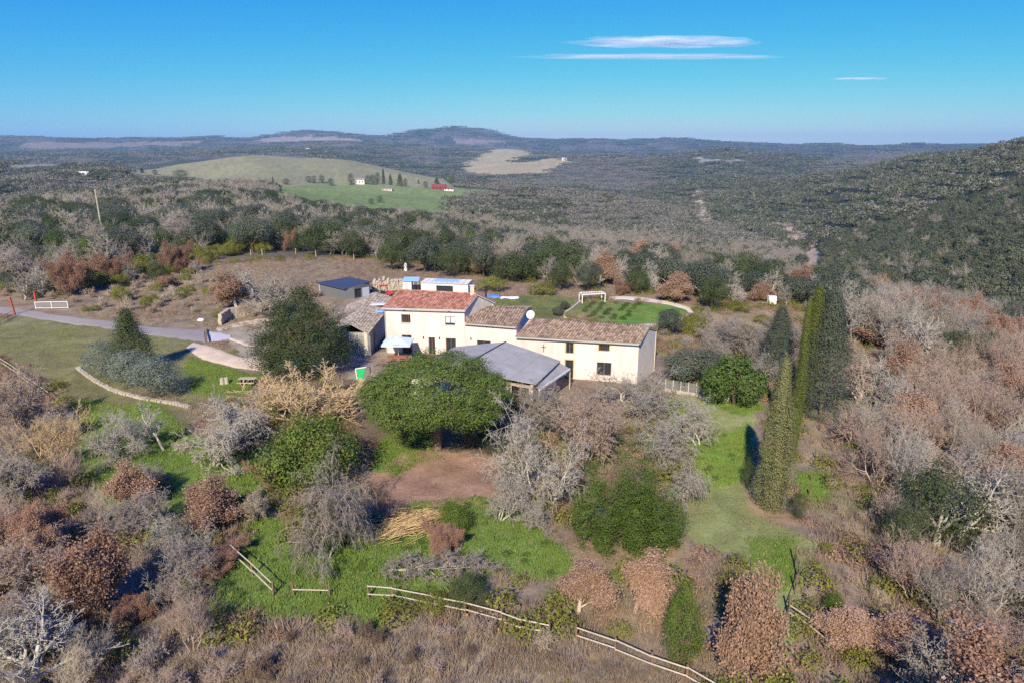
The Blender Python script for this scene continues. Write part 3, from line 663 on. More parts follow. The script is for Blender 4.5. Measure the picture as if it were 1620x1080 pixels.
def paint(x, y, z):
    d = np.hypot(x, y); n = len(x)
    n1 = fbm(x / 9, y / 9, 41, 4); n2 = fbm(x / 2.0, y / 2.0, 43, 3); n3 = fbm(x / 260, y / 260, 47, 4)
    base = np.array([.24, .185, .125])[None] * (1 + .35 * n1 + .3 * n2)[:, None]
    grn = np.array([.12, .14, .045])[None]
    k = sstep(.15, .45, n1 + .4 * n2)[:, None] * (d < 160)[:, None]
    c = base * (1 - k * .7) + grn * k * .7
    # far ground: grey-brown woods floor with darker evergreen drifts
    far = np.array([.13, .12, .095])[None] * (1 + .35 * fbm(x / 90, y / 90, 51, 4))[:, None]
    drk = np.array([.055, .063, .042])[None] * (1 + .3 * n3)[:, None]
    kd = sstep(-.12, .12, n3 + .35 * fbm(x / 55, y / 55, 53, 3))[:, None]
    px, py, _ = project(x, y, z)
    hillr = (sstep(1150, 1330, px) * (d > 200) * (y > 0))[:, None]
    far = far * (1 - np.maximum(kd, hillr)) + drk * np.maximum(kd, hillr)
    m = sstep(140, 200, d)[:, None]; c = c * (1 - m) + far * m
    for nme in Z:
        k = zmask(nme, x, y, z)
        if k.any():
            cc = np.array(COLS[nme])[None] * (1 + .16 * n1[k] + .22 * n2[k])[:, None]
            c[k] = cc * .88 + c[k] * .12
    return np.clip(c, 0, 1)

# ------------------------------------------------------------------ the ground: one sheet to the horizon
az1 = np.radians(np.arange(-58, 58.01, .2)); az2 = np.radians(np.arange(62, 299, 6.)); AZ = np.concatenate([az1, az2])
RD = np.concatenate([[.4, 5, 10, 14], np.arange(17, 165, .42), np.geomspace(165, 11500, 250)])
AA, RR = np.meshgrid(AZ, RD); X = (np.sin(AA) * RR).ravel(); Y = (np.cos(AA) * RR).ravel(); ZZ = height(X, Y)
ZZ[RR.ravel() > 10500] = -60
nA = len(AZ); nR = len(RD); i0 = np.arange(nA); i1 = (i0 + 1) % nA
Fq = np.concatenate([np.stack([r * nA + i0, (r + 1) * nA + i0, (r + 1) * nA + i1, r * nA + i1], 1) for r in range(nR - 1)])
gm, gn, gl, gb = base_mat('ground_soil_grass')
at = gn.new('ShaderNodeAttribute'); at.attribute_name = 'albedo'
tc = gn.new('ShaderNodeTexCoord')
def nz(scale, det=6, rough=.6):
    q = gn.new('ShaderNodeTexNoise'); q.inputs['Scale'].default_value = scale; q.inputs['Detail'].default_value = det; q.inputs['Roughness'].default_value = rough
    gl.new(tc.outputs['Object'], q.inputs[0]); return q
q1 = nz(3.5, 8, .7); q2 = nz(.35, 6)
ad = gn.new('ShaderNodeMath'); ad.operation = 'ADD'; gl.new(q1.outputs[0], ad.inputs[0]); gl.new(q2.outputs[0], ad.inputs[1])
mr = gn.new('ShaderNodeMapRange'); mr.inputs[1].default_value = .65; mr.inputs[2].default_value = 1.35; mr.inputs[3].default_value = .55; mr.inputs[4].default_value = 1.45
gl.new(ad.outputs[0], mr.inputs[0])
vm = gn.new('ShaderNodeVectorMath'); vm.operation = 'SCALE'; gl.new(at.outputs['Color'], vm.inputs[0]); gl.new(mr.outputs[0], vm.inputs['Scale'])
gl.new(vm.outputs[0], gb.inputs['Base Color']); gb.inputs['Roughness'].default_value = .95; gb.inputs['Specular IOR Level'].default_value = .1
bp = gn.new('ShaderNodeBump'); bp.inputs['Strength'].default_value = .7; bp.inputs['Distance'].default_value = .12; gl.new(q1.outputs[0], bp.inputs['Height']); gl.new(bp.outputs[0], gb.inputs['Normal'])
me = fast_mesh('ground', np.stack([X, Y, ZZ], 1), [(Fq, 0)], [gm])
cc = paint(X, Y, ZZ); a = me.color_attributes.new('albedo', 'FLOAT_COLOR', 'POINT'); a.data.foreach_set('color', np.concatenate([cc, np.ones((len(cc), 1))], 1).astype(np.float32).ravel())
me.shade_smooth()
ground = bpy.data.objects.new('ground', me); col.objects.link(ground); tag(ground, 'open country ground of grass, soil and woodland floor', kind='structure')

# ------------------------------------------------------------------ air between here and the hills
hb = MB(); hb.box((0, 0, 105), (24000, 24000, 400))
hm = bpy.data.materials.new('air'); hm.use_nodes = True; hn = hm.node_tree.nodes; hn.remove(hn['Principled BSDF'])
pv = hn.new('ShaderNodeVolumePrincipled'); pv.inputs['Density'].default_value = HAZE; pv.inputs['Color'].default_value = (.42, .74, 1, 1); pv.inputs['Anisotropy'].default_value = .2
hm.node_tree.links.new(pv.outputs[0], hn['Material Output'].inputs['Volume'])
if HAZE > 0:
    hz_o = hb.build('haze', hm); tag(hz_o, 'thin pale blue air between the drone and the hills', kind='stuff')

# ------------------------------------------------------------------ roads and paths, draped sheets
def densify(pts, n):
    pts = np.array(pts, float); s = np.concatenate([[0], np.cumsum(np.linalg.norm(np.diff(pts, axis=0), axis=1))])
    t = np.linspace(0, s[-1], n); return np.stack([np.interp(t, s, pts[:, k]) for k in range(2)], 1)
def strip(name, a, b, m, label, lift=.07, n=90, k=6, rag=.12, kind='structure'):
    A = densify([G(*q)[:2] for q in a], n); B = densify([G(*q)[:2] for q in b], n)
    A += rag * np.stack([fbm(A[:, 0] / .8, A[:, 1] / .8, 91, 3), fbm(A[:, 0] / .8, A[:, 1] / .8, 92, 3)], 1) * 2
    B += rag * np.stack([fbm(B[:, 0] / .8, B[:, 1] / .8, 93, 3), fbm(B[:, 0] / .8, B[:, 1] / .8, 94, 3)], 1) * 2
    t = np.linspace(0, 1, k + 1)[:, None, None]; Q = A[None] * (1 - t) + B[None] * t
    z = height(Q[..., 0], Q[..., 1]) + lift; z[0] -= lift + .06; z[-1] -= lift + .06
    Q2 = Q.copy(); V = np.concatenate([Q2, z[..., None]], 2).reshape(-1, 3)
    Fc = [(r * n + i, r * n + i + 1, (r + 1) * n + i + 1, (r + 1) * n + i) for r in range(k) for i in range(n - 1)]
    o = MB().add(V, Fc).build(name, m, smooth=True); return tag(o, label, kind=kind)
asph = mat('asphalt_pale', (.27, .24, .205), .9, .1, 6, .3); conc = mat('concrete_apron', (.47, .45, .44), .9, .1, 3, .3)
gravel = mat('sandy_gravel', (.54, .43, .29), .95, .16, 5, .6, .04)
strip('road', [(-90, 476), (0, 484), (60, 492), (110, 499), (170, 506), (235, 516), (300, 520), (322, 521)], [(-90, 489), (0, 497), (60, 505), (110, 513), (170, 521), (235, 531), (300, 540), (324, 542)], asph, 'narrow grey asphalt lane with pale edges', rag=.05)
strip('concrete_pad', [(327, 521.5), (348, 525), (366, 530)], [(328, 542), (345, 541), (364, 535)], conc, 'pale concrete end of the lane past the drain', n=30, rag=.08)
strip('gravel_path', [(306, 541), (323, 544), (350, 552), (380, 563), (424, 571), (470, 576), (540, 574)], [(294, 551), (306, 562), (330, 573), (367, 582), (407, 588), (460, 592), (530, 586)], gravel, 'sandy path curving to the yard')
strip('gravel_path.001', [(340, 519), (368, 512), (400, 505), (430, 500), (460, 500)], [(345, 524), (372, 518), (405, 512), (432, 507), (460, 508)], gravel, 'thin sandy track behind the lane end', n=40)
strip('gravel_path.002', [(364, 533), (385, 540), (407, 544), (440, 548)], [(362, 537), (384, 545), (405, 550), (440, 556)], gravel, 'thin sandy track running to the house', n=40)
strip('garden_path', [(959, 469), (985, 468), (1030, 472), (1065, 478), (1094, 487), (1098, 494), (1088, 502), (1070, 509), (1030, 517), (990, 520), (944, 514)],
      [(970, 474.5), (985, 474), (1024, 478), (1062, 484), (1086, 491), (1088, 495), (1078, 501), (1062, 506), (1028, 512), (988, 515), (946, 510)], mat('path_stone', (.54, .48, .38), .95, .12, 4, .5), 'pale stony path looping round the kitchen garden', rag=.06)
# ------------------------------------------------------------------ building helpers
M = {}
M['render'] = mat('lime_render', (.66, .51, .44), .9, .12, 1.4, .3, .02, c2=(.83, .69, .61), stretch=(1, 1, .35))
M['render_old'] = mat('old_render', (.56, .46, .34), .9, .12, 2.0, .5, .03, c2=(.70, .60, .46))
M['render_grey'] = mat('grey_render', (.55, .49, .41), .9, .12, 1.5, .3, c2=(.68, .61, .52))
M['stone'] = mat('rubble_stone', (.33, .31, .27), .9, .2, 3, .6, .05, isl=.5)
M['stone_pale'] = mat('pale_stone', (.40, .34, .26), .9, .18, 2, .6, .04, isl=.6)
M['tile_red'] = mat('tile_terracotta', (.27, .10, .065), .9, .2, 3, .3, .01, isl=1.6, c2=(.60, .32, .23), spec=.1)
M['tile_brown'] = mat('tile_weathered', (.18, .125, .085), .9, .25, 3, .4, .01, isl=1.6, c2=(.53, .39, .28), spec=.1)
M['tile_lichen'] = mat('tile_lichen', (.15, .125, .10), .9, .25, 3, .4, .01, isl=1.6, c2=(.42, .36, .30), spec=.1)
M['fibre'] = mat('fibre_cement', (.26, .25, .23), .95, .15, .9, .4, .02, isl=.35, c2=(.42, .405, .375), spec=.1)
M['slate'] = mat('dark_sheet_roof', (.045, .055, .085), .5, .1, 3, .1)
M['black'] = mat('black_metal', (.025, .025, .028), .5, .1, 4, 0)
M['dark'] = mat('dark_interior', (.015, .013, .012), .9, .1, 4, 0)  # near-black for the shade of unlit rooms, also frames the far windows
M['wood'] = mat('brown_wood', (.20, .12, .075), .8, .2, 8, .3, .01, stretch=(1, 1, .2))
M['wood_pale'] = mat('bleached_wood', (.38, .32, .24), .85, .15, 8, .3, .01)
M['wood_rail'] = mat('rail_wood', (.50, .42, .31), .85, .2, 6, .3, .02)
M['wood_post'] = mat('post_wood', (.16, .105, .07), .85, .2, 6, .3, .02)
M['wood_red'] = mat('red_painted_wood', (.40, .07, .035), .7, .15, 6, .1)
M['white'] = mat('white_paint', (.70, .68, .64), .6, .10, 3, .08)
M['white_off'] = mat('dirty_white', (.60, .58, .54), .8, .12, 4, .2)
M['cloth'] = mat('blue_white_canvas', (.52, .66, .74), .8, .06, 2, .1)
M['curtain'] = mat('curtain', (.65, .68, .70), .9, .05, 6, .1)
M['blue'] = mat('blue_tarp', (.07, .20, .48), .5, .15, 3, .5, .05)
M['blue_pale'] = mat('pale_blue_sheet', (.30, .46, .66), .5, .1, 3, .3)
M['red'] = mat('red_paint', (.48, .03, .025), .4, .08, 4, 0)
M['green'] = mat('green_canvas', (.02, .42, .12), .6, .08, 3, .1)
M['rubber'] = mat('tyre_rubber', (.02, .02, .02), .8, .1, 8, .2)
M['gutter'] = mat('gutter_metal', (.42, .40, .38), .5, .08, 4, 0)
M['zinc'] = mat('zinc', (.50, .50, .50), .45, .1, 3, .1)
M['barn_red'] = mat('barn_red', (.20, .055, .045), .8, .1, 1, .1)
M['shed'] = mat('shed_cladding', (.12, .125, .13), .7, .08, 3, .1)
M['orange'] = mat('ochre_surround', (.70, .48, .24), .9, .08, 3, .2)
def glassm():
    m, n, l, b = base_mat('window_glass'); b.inputs['Base Color'].default_value = (.03, .035, .04, 1); b.inputs['Roughness'].default_value = .08; b.inputs['Specular IOR Level'].default_value = .6; return m
M['glass'] = glassm()
def netm():
    m, n, l, b = base_mat('wire_netting'); tcn = n.new('ShaderNodeTexCoord'); w1 = n.new('ShaderNodeTexWave'); w1.inputs['Scale'].default_value = 6; w2 = n.new('ShaderNodeTexWave'); w2.bands_direction = 'Z'; w2.inputs['Scale'].default_value = 6
    for q in (w1, w2): l.new(tcn.outputs['Object'], q.inputs[0])
    mx = n.new('ShaderNodeMath'); mx.operation = 'MAXIMUM'; l.new(w1.outputs['Fac'], mx.inputs[0]); l.new(w2.outputs['Fac'], mx.inputs[1])
    gt = n.new('ShaderNodeMath'); gt.operation = 'GREATER_THAN'; gt.inputs[1].default_value = .8; l.new(mx.outputs[0], gt.inputs[0])
    b.inputs['Base Color'].default_value = (.26, .26, .25, 1); l.new(gt.outputs[0], b.inputs['Alpha']); return m
M['net'] = netm()

def wall(p0, p1, z0, za, zb, th=.35, ops=(), dz=0):
    """masonry wall from p0 to p1 (outer face on the right-hand... camera side), top sloping za -> zb, with openings (u0,u1,z0,z1)"""
    p0 = np.array(p0, float); p1 = np.array(p1, float); L_ = np.linalg.norm(p1 - p0); t = (p1 - p0) / L_; nrm = np.array([-t[1], t[0]])
    us = sorted({0, L_} | {u for o in ops for u in o[:2]}); zs = sorted({z0} | {z for o in ops for z in o[2:4]})
    b = MB()
    top = lambda u: za + (zb - za) * u / L_
    def pt(u, z, d): q = p0 + t * u + nrm * d; return (q[0], q[1], z)
    for i in range(len(us) - 1):
        for j in range(len(zs)):
            u0, u1 = us[i], us[i + 1]; a0 = zs[j]
            a1 = zs[j + 1] if j + 1 < len(zs) else None
            cu = (u0 + u1) / 2; cz = (a0 + (a1 if a1 is not None else a0 + .01)) / 2
            if a1 is not None and any(o[0] < cu < o[1] and o[2] < cz < o[3] for o in ops): continue
            t0 = top(u0) if a1 is None else a1; t1 = top(u1) if a1 is None else a1
            b.add([pt(u0, a0, 0), pt(u1, a0, 0), pt(u1, t1, 0), pt(u0, t0, 0)], [(0, 1, 2, 3)])
            b.add([pt(u0, a0, th), pt(u1, a0, th), pt(u1, t1, th), pt(u0, t0, th)], [(3, 2, 1, 0)])
    for o in ops:
        u0, u1, a0, a1 = o[:4]
        c = [(u0, a0), (u1, a0), (u1, a1), (u0, a1)]
        for k in range(4):
            (ua, zaa), (ub, zbb) = c[k], c[(k + 1) % 4]
            b.add([pt(ua, zaa, 0), pt(ub, zbb, 0), pt(ub, zbb, th), pt(ua, zaa, th)], [(3, 2, 1, 0)])
    for u, z in ((0, za), (L_, zb)):
        b.add([pt(u, z0, 0), pt(u, z0, th), pt(u, z, th), pt(u, z, 0)], [(0, 1, 2, 3)])
    b.add([pt(0, za, 0), pt(L_, zb, 0), pt(L_, zb, th), pt(0, za, th)], [(0, 1, 2, 3)])
    return b, pt, L_
def window(pt, o, parent, kind='cross', frame='wood', name='window', curtain=False, rz=0, sur=None):
    u0, u1, z0, z1 = o[:4]; f = MB(); d = .16; w_ = .07
    def bx(a, b_, c, e, dd=d, th=.06):
        return [pt(a, c, dd), pt(b_, c, dd), pt(b_, e, dd), pt(a, e, dd), pt(a, c, dd + th), pt(b_, c, dd + th), pt(b_, e, dd + th), pt(a, e, dd + th)]
    Q = [(3, 2, 1, 0)[::-1], (4, 5, 6, 7)[::-1], (0, 4, 5, 1), (1, 5, 6, 2), (2, 6, 7, 3), (3, 7, 4, 0)]
    f.add(bx(u0, u1, z0, z0 + w_), Q); f.add(bx(u0, u1, z1 - w_, z1), Q); f.add(bx(u0, u0 + w_, z0 + w_, z1 - w_), Q); f.add(bx(u1 - w_, u1, z0 + w_, z1 - w_), Q)
    fo = f.build(name, M[frame], parent)
    ROOTLOC[fo.name] = ROOTLOC[parent.name]
    def sub(nm, mb, m):
        o_ = mb.build(nm, m, fo); return o_
    cu = (u0 + u1) / 2
    if kind == 'cross': sub('pane', MB().add(bx(u0 + w_, cu - .03, z0 + w_, z1 - w_, d + .03, .01), Q), M['glass']); sub('pane', MB().add(bx(cu + .03, u1 - w_, z0 + w_, z1 - w_, d + .03, .01), Q), M['glass']); sub('mullion', MB().add(bx(cu - .03, cu + .03, z0 + w_, z1 - w_), Q), M[frame])
    elif kind == 'dark': sub('pane', MB().add(bx(u0 + w_, u1 - w_, z0 + w_, z1 - w_, d + .05, .01), Q), M['glass'])
    elif kind == 'bars':
        sub('pane', MB().add(bx(u0 + w_, u1 - w_, z0 + w_, z1 - w_, d + .05, .01), Q), M['glass'])
        for i in range(4):
            q = u0 + (u1 - u0) * (i + 1) / 5; a = pt(q, z0, .03); b_ = pt(q, z1, .03); sub('bar', MB().bar(a, b_, .03, .03), M['wood'])
    if curtain:
        for s in (0, 1):
            a = u0 + w_ if s == 0 else cu + .05; b_ = cu - .05 if s == 0 else u1 - w_
            c = MB(); n = 7
            for i in range(n):
                q0 = a + (b_ - a) * i / n; q1 = a + (b_ - a) * (i + 1) / n; lo = z0 + w_ + .32 * (abs(i - (n - 1) / 2) < 2.0) * 0 + .28 * math.sin(math.pi * i / (n - 1)) * 0
                c.add([pt(q0, lo + .2, d + .012), pt(q1, lo + .2, d + .02 if i % 2 else d + .005), pt(q1, z1 - w_, d + .012), pt(q0, z1 - w_, d + .012)], [(0, 1, 2, 3)])
            sub('curtain', c, M['curtain'])
    if sur:
        s_ = MB(); e = .14; dd = -.02
        for a, b_, c, g in ((u0 - e, u1 + e, z1 + .002, z1 + e), (u0 - e, u0 - .002, z0, z1), (u1 + .002, u1 + e, z0, z1)): s_.add(bx(a, b_, c, g, dd, .03), Q)
        s_.build('surround', M[sur], parent)
    return fo
def tiles(parent, a, b, c, d_, m, cw=.32, rh=.42, name='roof_tiles'):
    """canal tiles laid on the plane eave a->b, top d_->c; also the deck under them"""
    a, b, c, d_ = [np.array(q, float) for q in (a, b, c, d_)]
    nrm = np.cross(b - a, d_ - a); nrm /= np.linalg.norm(nrm)
    nc = max(2, int(np.linalg.norm(b - a) / cw)); nr = max(2, int(max(np.linalg.norm(d_ - a), np.linalg.norm(c - b)) / rh))
    B = MB(); r_ = np.random.default_rng(nc)
    def S(u, v): return (a * (1 - u) + b * u) * (1 - v) + (d_ * (1 - u) + c * u) * v
    prof = [(-.5, .0), (-.32, .62), (0, .9), (.32, .62), (.5, .0)]
    for j in range(nr):
        for i in range(nc):
            ou, ol = r_.normal() * .035 / nc, abs(r_.normal()) * .02; h = cw * .42; V = []
            for v, s, lift in (((j - .12) / nr, 1., .045), ((j + 1.0) / nr, .8, .0)):
                for x, y in prof:
                    u = (i + .5 + x * .96 * s) / nc + ou * (1 if lift else .3)
                    V.append(S(u, max(v, -.01)) + nrm * (y * h * s + lift + ol + .02))
            B.add(V, [(k, k + 1, k + 6, k + 5) for k in range(4)] + [(0, 4, 3, 2, 1)])
    o = B.build(name, m, parent); o['kind'] = 'stuff'
    D_ = MB(); ng = 8; up = [S(i / ng, j / ng) - nrm * .03 for j in range(ng + 1) for i in range(ng + 1)]; w_ = ng + 1; lo = [q - nrm * .1 for q in up]
    D_.add(up + lo, [(j * w_ + i, j * w_ + i + 1, (j + 1) * w_ + i + 1, (j + 1) * w_ + i) for j in range(ng) for i in range(ng)] + [(w_ * w_ + (j + 1) * w_ + i, w_ * w_ + (j + 1) * w_ + i + 1, w_ * w_ + j * w_ + i + 1, w_ * w_ + j * w_ + i) for j in range(ng) for i in range(ng)]
           + [(i, w_ * w_ + i, w_ * w_ + i + 1, i + 1) for i in range(ng)] + [(ng * w_ + i + 1, w_ * w_ + ng * w_ + i + 1, w_ * w_ + ng * w_ + i, ng * w_ + i) for i in range(ng)] + [(i * w_ + w_, w_ * w_ + i * w_ + w_, w_ * w_ + i * w_, i * w_) for i in range(ng)] + [(i * w_ + ng, w_ * w_ + i * w_ + ng, w_ * w_ + (i + 1) * w_ + ng, (i + 1) * w_ + ng) for i in range(ng)])
    D_.build('roof_deck', M['wood_pale'] if m is not M['tile_red'] else M['white_off'], parent)
    return o
def V3(p, z): return (p[0], p[1], z)

# ------------------------------------------------------------------ the farmhouse, main block
A0 = P(608, 486, 6.0); A1 = P(734.5, 489.5, 6.0)
A0 = np.array(A0); A1 = np.array(A1); tx = (A1 - A0) / np.linalg.norm(A1 - A0); LM = np.linalg.norm(A1 - A0); ny = np.array([-tx[1], tx[0]])
Rr = np.array(P(753.6, 466.5, 7.35)); Rl = np.array(P(633, 460, 7.35)); Bk = Rr + (Rr - A1) * 1.15 + np.array([.6, 0]); Bl = Rl + (Rl - A0) * 1.1
house = root('farmhouse', (float((A0[0] + A1[0]) / 2), float(A0[1] + 3), 0), 'tall cream farmhouse block with orange-red tiled roof and two upper windows', 'house', 'linked farmhouse blocks')
ops = [(2.15, 3.35, 4.02, 5.12), (7.85, 9.1, 3.9, 5.0), (2.1, 3.4, 0.0, 2.45), (5.6, 6.45, 0.0, 2.25), (7.85, 9.15, .25, 2.2)]
b, pt, L_ = wall(A0, A1, -.6, 5.93, 5.93, .4, ops); b.build('front_wall', M['render'], house)
window(pt, ops[0], house, 'bars'); window(pt, ops[1], house, 'cross', 'black', curtain=True); window(pt, ops[4], house, 'cross', 'wood')
for o in (ops[2], ops[3]): window(pt, o, house, 'cross', 'wood', name='door')
MB().add([pt(.3, -.5, .6), pt(L_ - .3, -.5, .6), pt(L_ - .3, 5.7, .6), pt(.3, 5.7, .6)], [(0, 1, 2, 3)]).build('dark_room_sheet', M['dark'], house)  # black sheet behind the front, standing in for the unlit rooms
for o in ops[:2] + ops[4:5]:
    s_ = MB(); q = [pt(o[0] - .1, o[2] - .09, -.07), pt(o[1] + .1, o[2] - .09, -.07), pt(o[1] + .1, o[2] - .005, -.07), pt(o[0] - .1, o[2] - .005, -.07)] + [pt(o[0] - .1, o[2] - .09, -.002), pt(o[1] + .1, o[2] - .09, -.002), pt(o[1] + .1, o[2] - .005, -.002), pt(o[0] - .1, o[2] - .005, -.002)]
    s_.add(q, [(0, 1, 2, 3), (0, 4, 5, 1), (1, 5, 6, 2), (2, 6, 7, 3), (3, 7, 4, 0)]).build('window_sill', M['render_old'], house)
# gable walls (five-sided, built as prisms)
def gable(p, r, k, ze, zr, zk, m, parent, inward, name='gable_wall'):
    p, r, k = np.array(p), np.array(r), np.array(k); iw = np.array(inward) * .35
    pts = [V3(p, -.6), V3(k, -.6), V3(k, zk), V3(r, zr), V3(p, ze)]; q = [tuple(np.array(a_) + [iw[0], iw[1], 0]) for a_ in pts]
    return MB().add(pts + q, [(0, 1, 2, 3, 4), (9, 8, 7, 6, 5)] + [(i, (i + 1) % 5, 5 + (i + 1) % 5, 5 + i)[::-1] for i in range(5)]).build(name, m, parent)
gable(A1 + ny * .42, Rr, Bk, 5.93, 7.22, 5.6, M['render_grey'], house, -tx)
gable(A0 + ny * .42, Rl, Bl, 5.93, 7.22, 5.6, M['render'], house, tx)
b, _, _ = wall(Bk, Bl, -.6, 5.55, 5.55, .35); b.build('rear_wall', M['render_old'], house)
e = .28
tiles(house, V3(A0 - ny * e - tx * .2, 5.98), V3(A1 - ny * e + tx * .22, 5.98), V3(Rr + tx * .2, 7.4), V3(Rl - tx * .2, 7.4), M['tile_red'])
tiles(house, V3(Bk + tx * .2, 5.7), V3(Bl - tx * .2, 5.7), V3(Rl - tx * .2, 7.398), V3(Rr + tx * .2, 7.398), M['tile_red'])
rt = MB()
for i in range(26):
    q0 = Rl + (Rr - Rl) * i / 26; q1 = Rl + (Rr - Rl) * (i + 1.08) / 26; rt.tube(V3(q0, 7.47), V3(q1, 7.45), .13, .11, 8)
rt.build('ridge_tiles', M['tile_red'], house)['kind'] = 'stuff'
MB().bar(V3(A0 - ny * .4 - tx * .2, 5.86), V3(A1 - ny * .4 + tx * .2, 5.84), .12, .12).build('gutter', M['gutter'], house)
MB().bar(pt(.05, .1, -.09), pt(.05, 5.8, -.09), .08, .08).build('downpipe', M['gutter'], house)
for u in (2.6, 8.4): MB().box(tuple(np.array(pt(u, 5.68, -.12))), (.28, .22, .12), math.atan2(tx[1], tx[0])).build('floodlight', M['black'], house)
for u in (4.95, 7.05): MB().box(tuple(np.array(pt(u, 2.2, -.06))), (.12, .12, .3), 0).build('wall_lamp', M['black'], house)
# chimney on the ridge and the black stove pipe
cc_ = Rr - tx * .55
ch = MB().box(V3(cc_, 7.85), (.5, .5, 1.3), .14).build('chimney', M['render_old'], house); ROOTLOC[ch.name] = ROOTLOC[house.name]
MB().box(V3(cc_, 8.54), (.62, .62, .08), .14).build('cap', M['white_off'], ch)
sp_ = np.array(P(769, 486, 4.6)); st = MB().tube(V3(sp_, 3.8), V3(sp_, 7.25), .11, .11, 10).build('stove_pipe', M['black'], house); ROOTLOC[st.name] = ROOTLOC[house.name]
MB().tube(V3(sp_, 7.27), V3(sp_, 7.5), .17, .17, 10).build('cowl', M['black'], st)

# ------------------------------------------------------------------ middle block
B0 = A1 + tx * .02; B1 = np.array(P(817, 515.5, 4.35)); tm = (B1 - B0) / np.linalg.norm(B1 - B0); nm_ = np.array([-tm[1], tm[0]])
T1 = np.array(P(833, 489, 5.35)); T0 = np.array(P(751.5, 486.5, 5.35))
mid = root('low_house_block', (float((B0[0] + B1[0]) / 2), float(B0[1] + 2), 0), 'low cream house block under brown weathered tiles beside the tall one', 'house', 'linked farmhouse blocks')
LB = np.linalg.norm(B1 - B0); ops = [(LB * .235, LB * .505, 0, 2.15)]
b, ptm, _ = wall(B0, B1, -.6, 4.28, 4.28, .4, ops); b.build('front_wall', M['render'], mid); window(ptm, ops[0], mid, 'cross', 'wood', name='wide_door')
MB().add([ptm(.1, -.5, .6), ptm(LB - .1, -.5, .6), ptm(LB - .1, 4.0, .6), ptm(.1, 4.0, .6)], [(0, 1, 2, 3)]).build('dark_room_sheet', M['dark'], mid)  # black sheet in place of the shade inside the low block
MK = T1 + (T1 - B1) * .5; ML = T0 + nm_ * 1.5
gable(B1 + nm_ * .42, T1, MK, 4.28, 5.2, 5.0, M['render'], mid, -tm)
b, _, _ = wall(MK, ML, -.6, 5.0, 5.0, .35); b.build('rear_wall', M['render_old'], mid)
tiles(mid, V3(B0 - nm_ * .28 + tm * .25, 4.33), V3(B1 - nm_ * .28 + tm * .15, 4.33), V3(T1 + tm * .15, 5.4), V3(T0, 5.4), M['tile_brown'])
tiles(mid, V3(MK + tm * .15, 5.05), V3(ML, 5.05), V3(T0, 5.398), V3(T1 + tm * .15, 5.398), M['tile_brown'])
MB().bar(V3(B0 - nm_ * .4 + tm * .1, 4.22), V3(B1 - nm_ * .4, 4.2), .12, .12).build('gutter', M['gutter'], mid)
MB().box(tuple(ptm(LB * .12, 2.3, -.06)), (.12, .12, .3)).build('wall_lamp', M['black'], mid)

# ------------------------------------------------------------------ long wing
C0 = np.array(P(817, 531, 4.7)); C1 = np.array(P(1011, 541.5, 4.7)); tw = (C1 - C0) / np.linalg.norm(C1 - C0); nw = np.array([-tw[1], tw[0]]); LW = np.linalg.norm(C1 - C0)
W0 = np.array(P(845, 504.5, 5.75)); W1 = np.array(P(1026, 518.5, 5.75))
wing = root('long_farm_wing', (float((C0[0] + C1[0]) / 2), float(C0[1] + 2), 0), 'long cream wing with a brown tiled roof and a doorway below a tall window', 'house', 'linked farmhouse blocks')
uu = lambda px: (px - 817) / 194 * LW
ops = [(uu(897), uu(909.5), 2.95, 4.2), (uu(896.5), uu(910), -.3, 2.2), (uu(949), uu(966), 3.45, 4.2), (uu(947), uu(970), .6, 2.15)]
b, ptw, _ = wall(C0, C1, -.8, 4.63, 4.63, .4, ops); b.build('front_wall', M['render'], wing)
window(ptw, ops[0], wing, 'cross', 'wood', sur='orange'); window(ptw, ops[1], wing, 'dark', 'wood', name='door', sur='orange'); window(ptw, ops[2], wing, 'bars', 'wood', sur='orange'); window(ptw, ops[3], wing, 'cross', 'wood')
MB().add([ptw(.3, -.7, .6), ptw(LW - .3, -.7, .6), ptw(LW - .3, 4.4, .6), ptw(.3, 4.4, .6)], [(0, 1, 2, 3)]).build('dark_room_sheet', M['dark'], wing)  # black sheet in place of the shade inside the wing
K1 = W1 + (W1 - C1) * 1.05; K0 = W0 + nw * 3.2
gable(C1 + nw * .42, W1, K1, 4.63, 5.6, 4.8, M['render_grey'], wing, -tw)
gable(C0 + nw * .42, W0 - tw * .6, K0 - tw * 1.2, 4.63, 5.6, 4.8, M['render'], wing, tw)
b, _, _ = wall(K1, K0 - tw * .8, -.6, 4.8, 4.8, .35); b.build('rear_wall', M['render_old'], wing)
tiles(wing, V3(C0 - nw * .28 - tw * .1, 4.68), V3(C1 - nw * .28 + tw * .15, 4.68), V3(W1 + tw * .12, 5.8), V3(W0 - tw * .2, 5.8), M['tile_brown'])
tiles(wing, V3(K1 + tw * .12, 4.88), V3(K0 - tw * .3, 4.88), V3(W0 - tw * .2, 5.798), V3(W1 + tw * .12, 5.798), M['tile_brown'])
MB().bar(V3(C0 - nw * .4, 4.58), V3(C1 - nw * .4, 4.55), .12, .12).build('gutter', M['gutter'], wing)
q = ptw(uu(861.5), 3.35, -.04); cr = MB().bar((q[0], q[1], 3.0), (q[0], q[1], 3.9), .06, .05)
cr.bar(tuple(np.array([q[0], q[1], 3.55]) - np.array([tw[0], tw[1], 0]) * .25), tuple(np.array([q[0], q[1], 3.55]) + np.array([tw[0], tw[1], 0]) * .25), .06, .05); cr.build('wall_anchor', M['black'], wing)
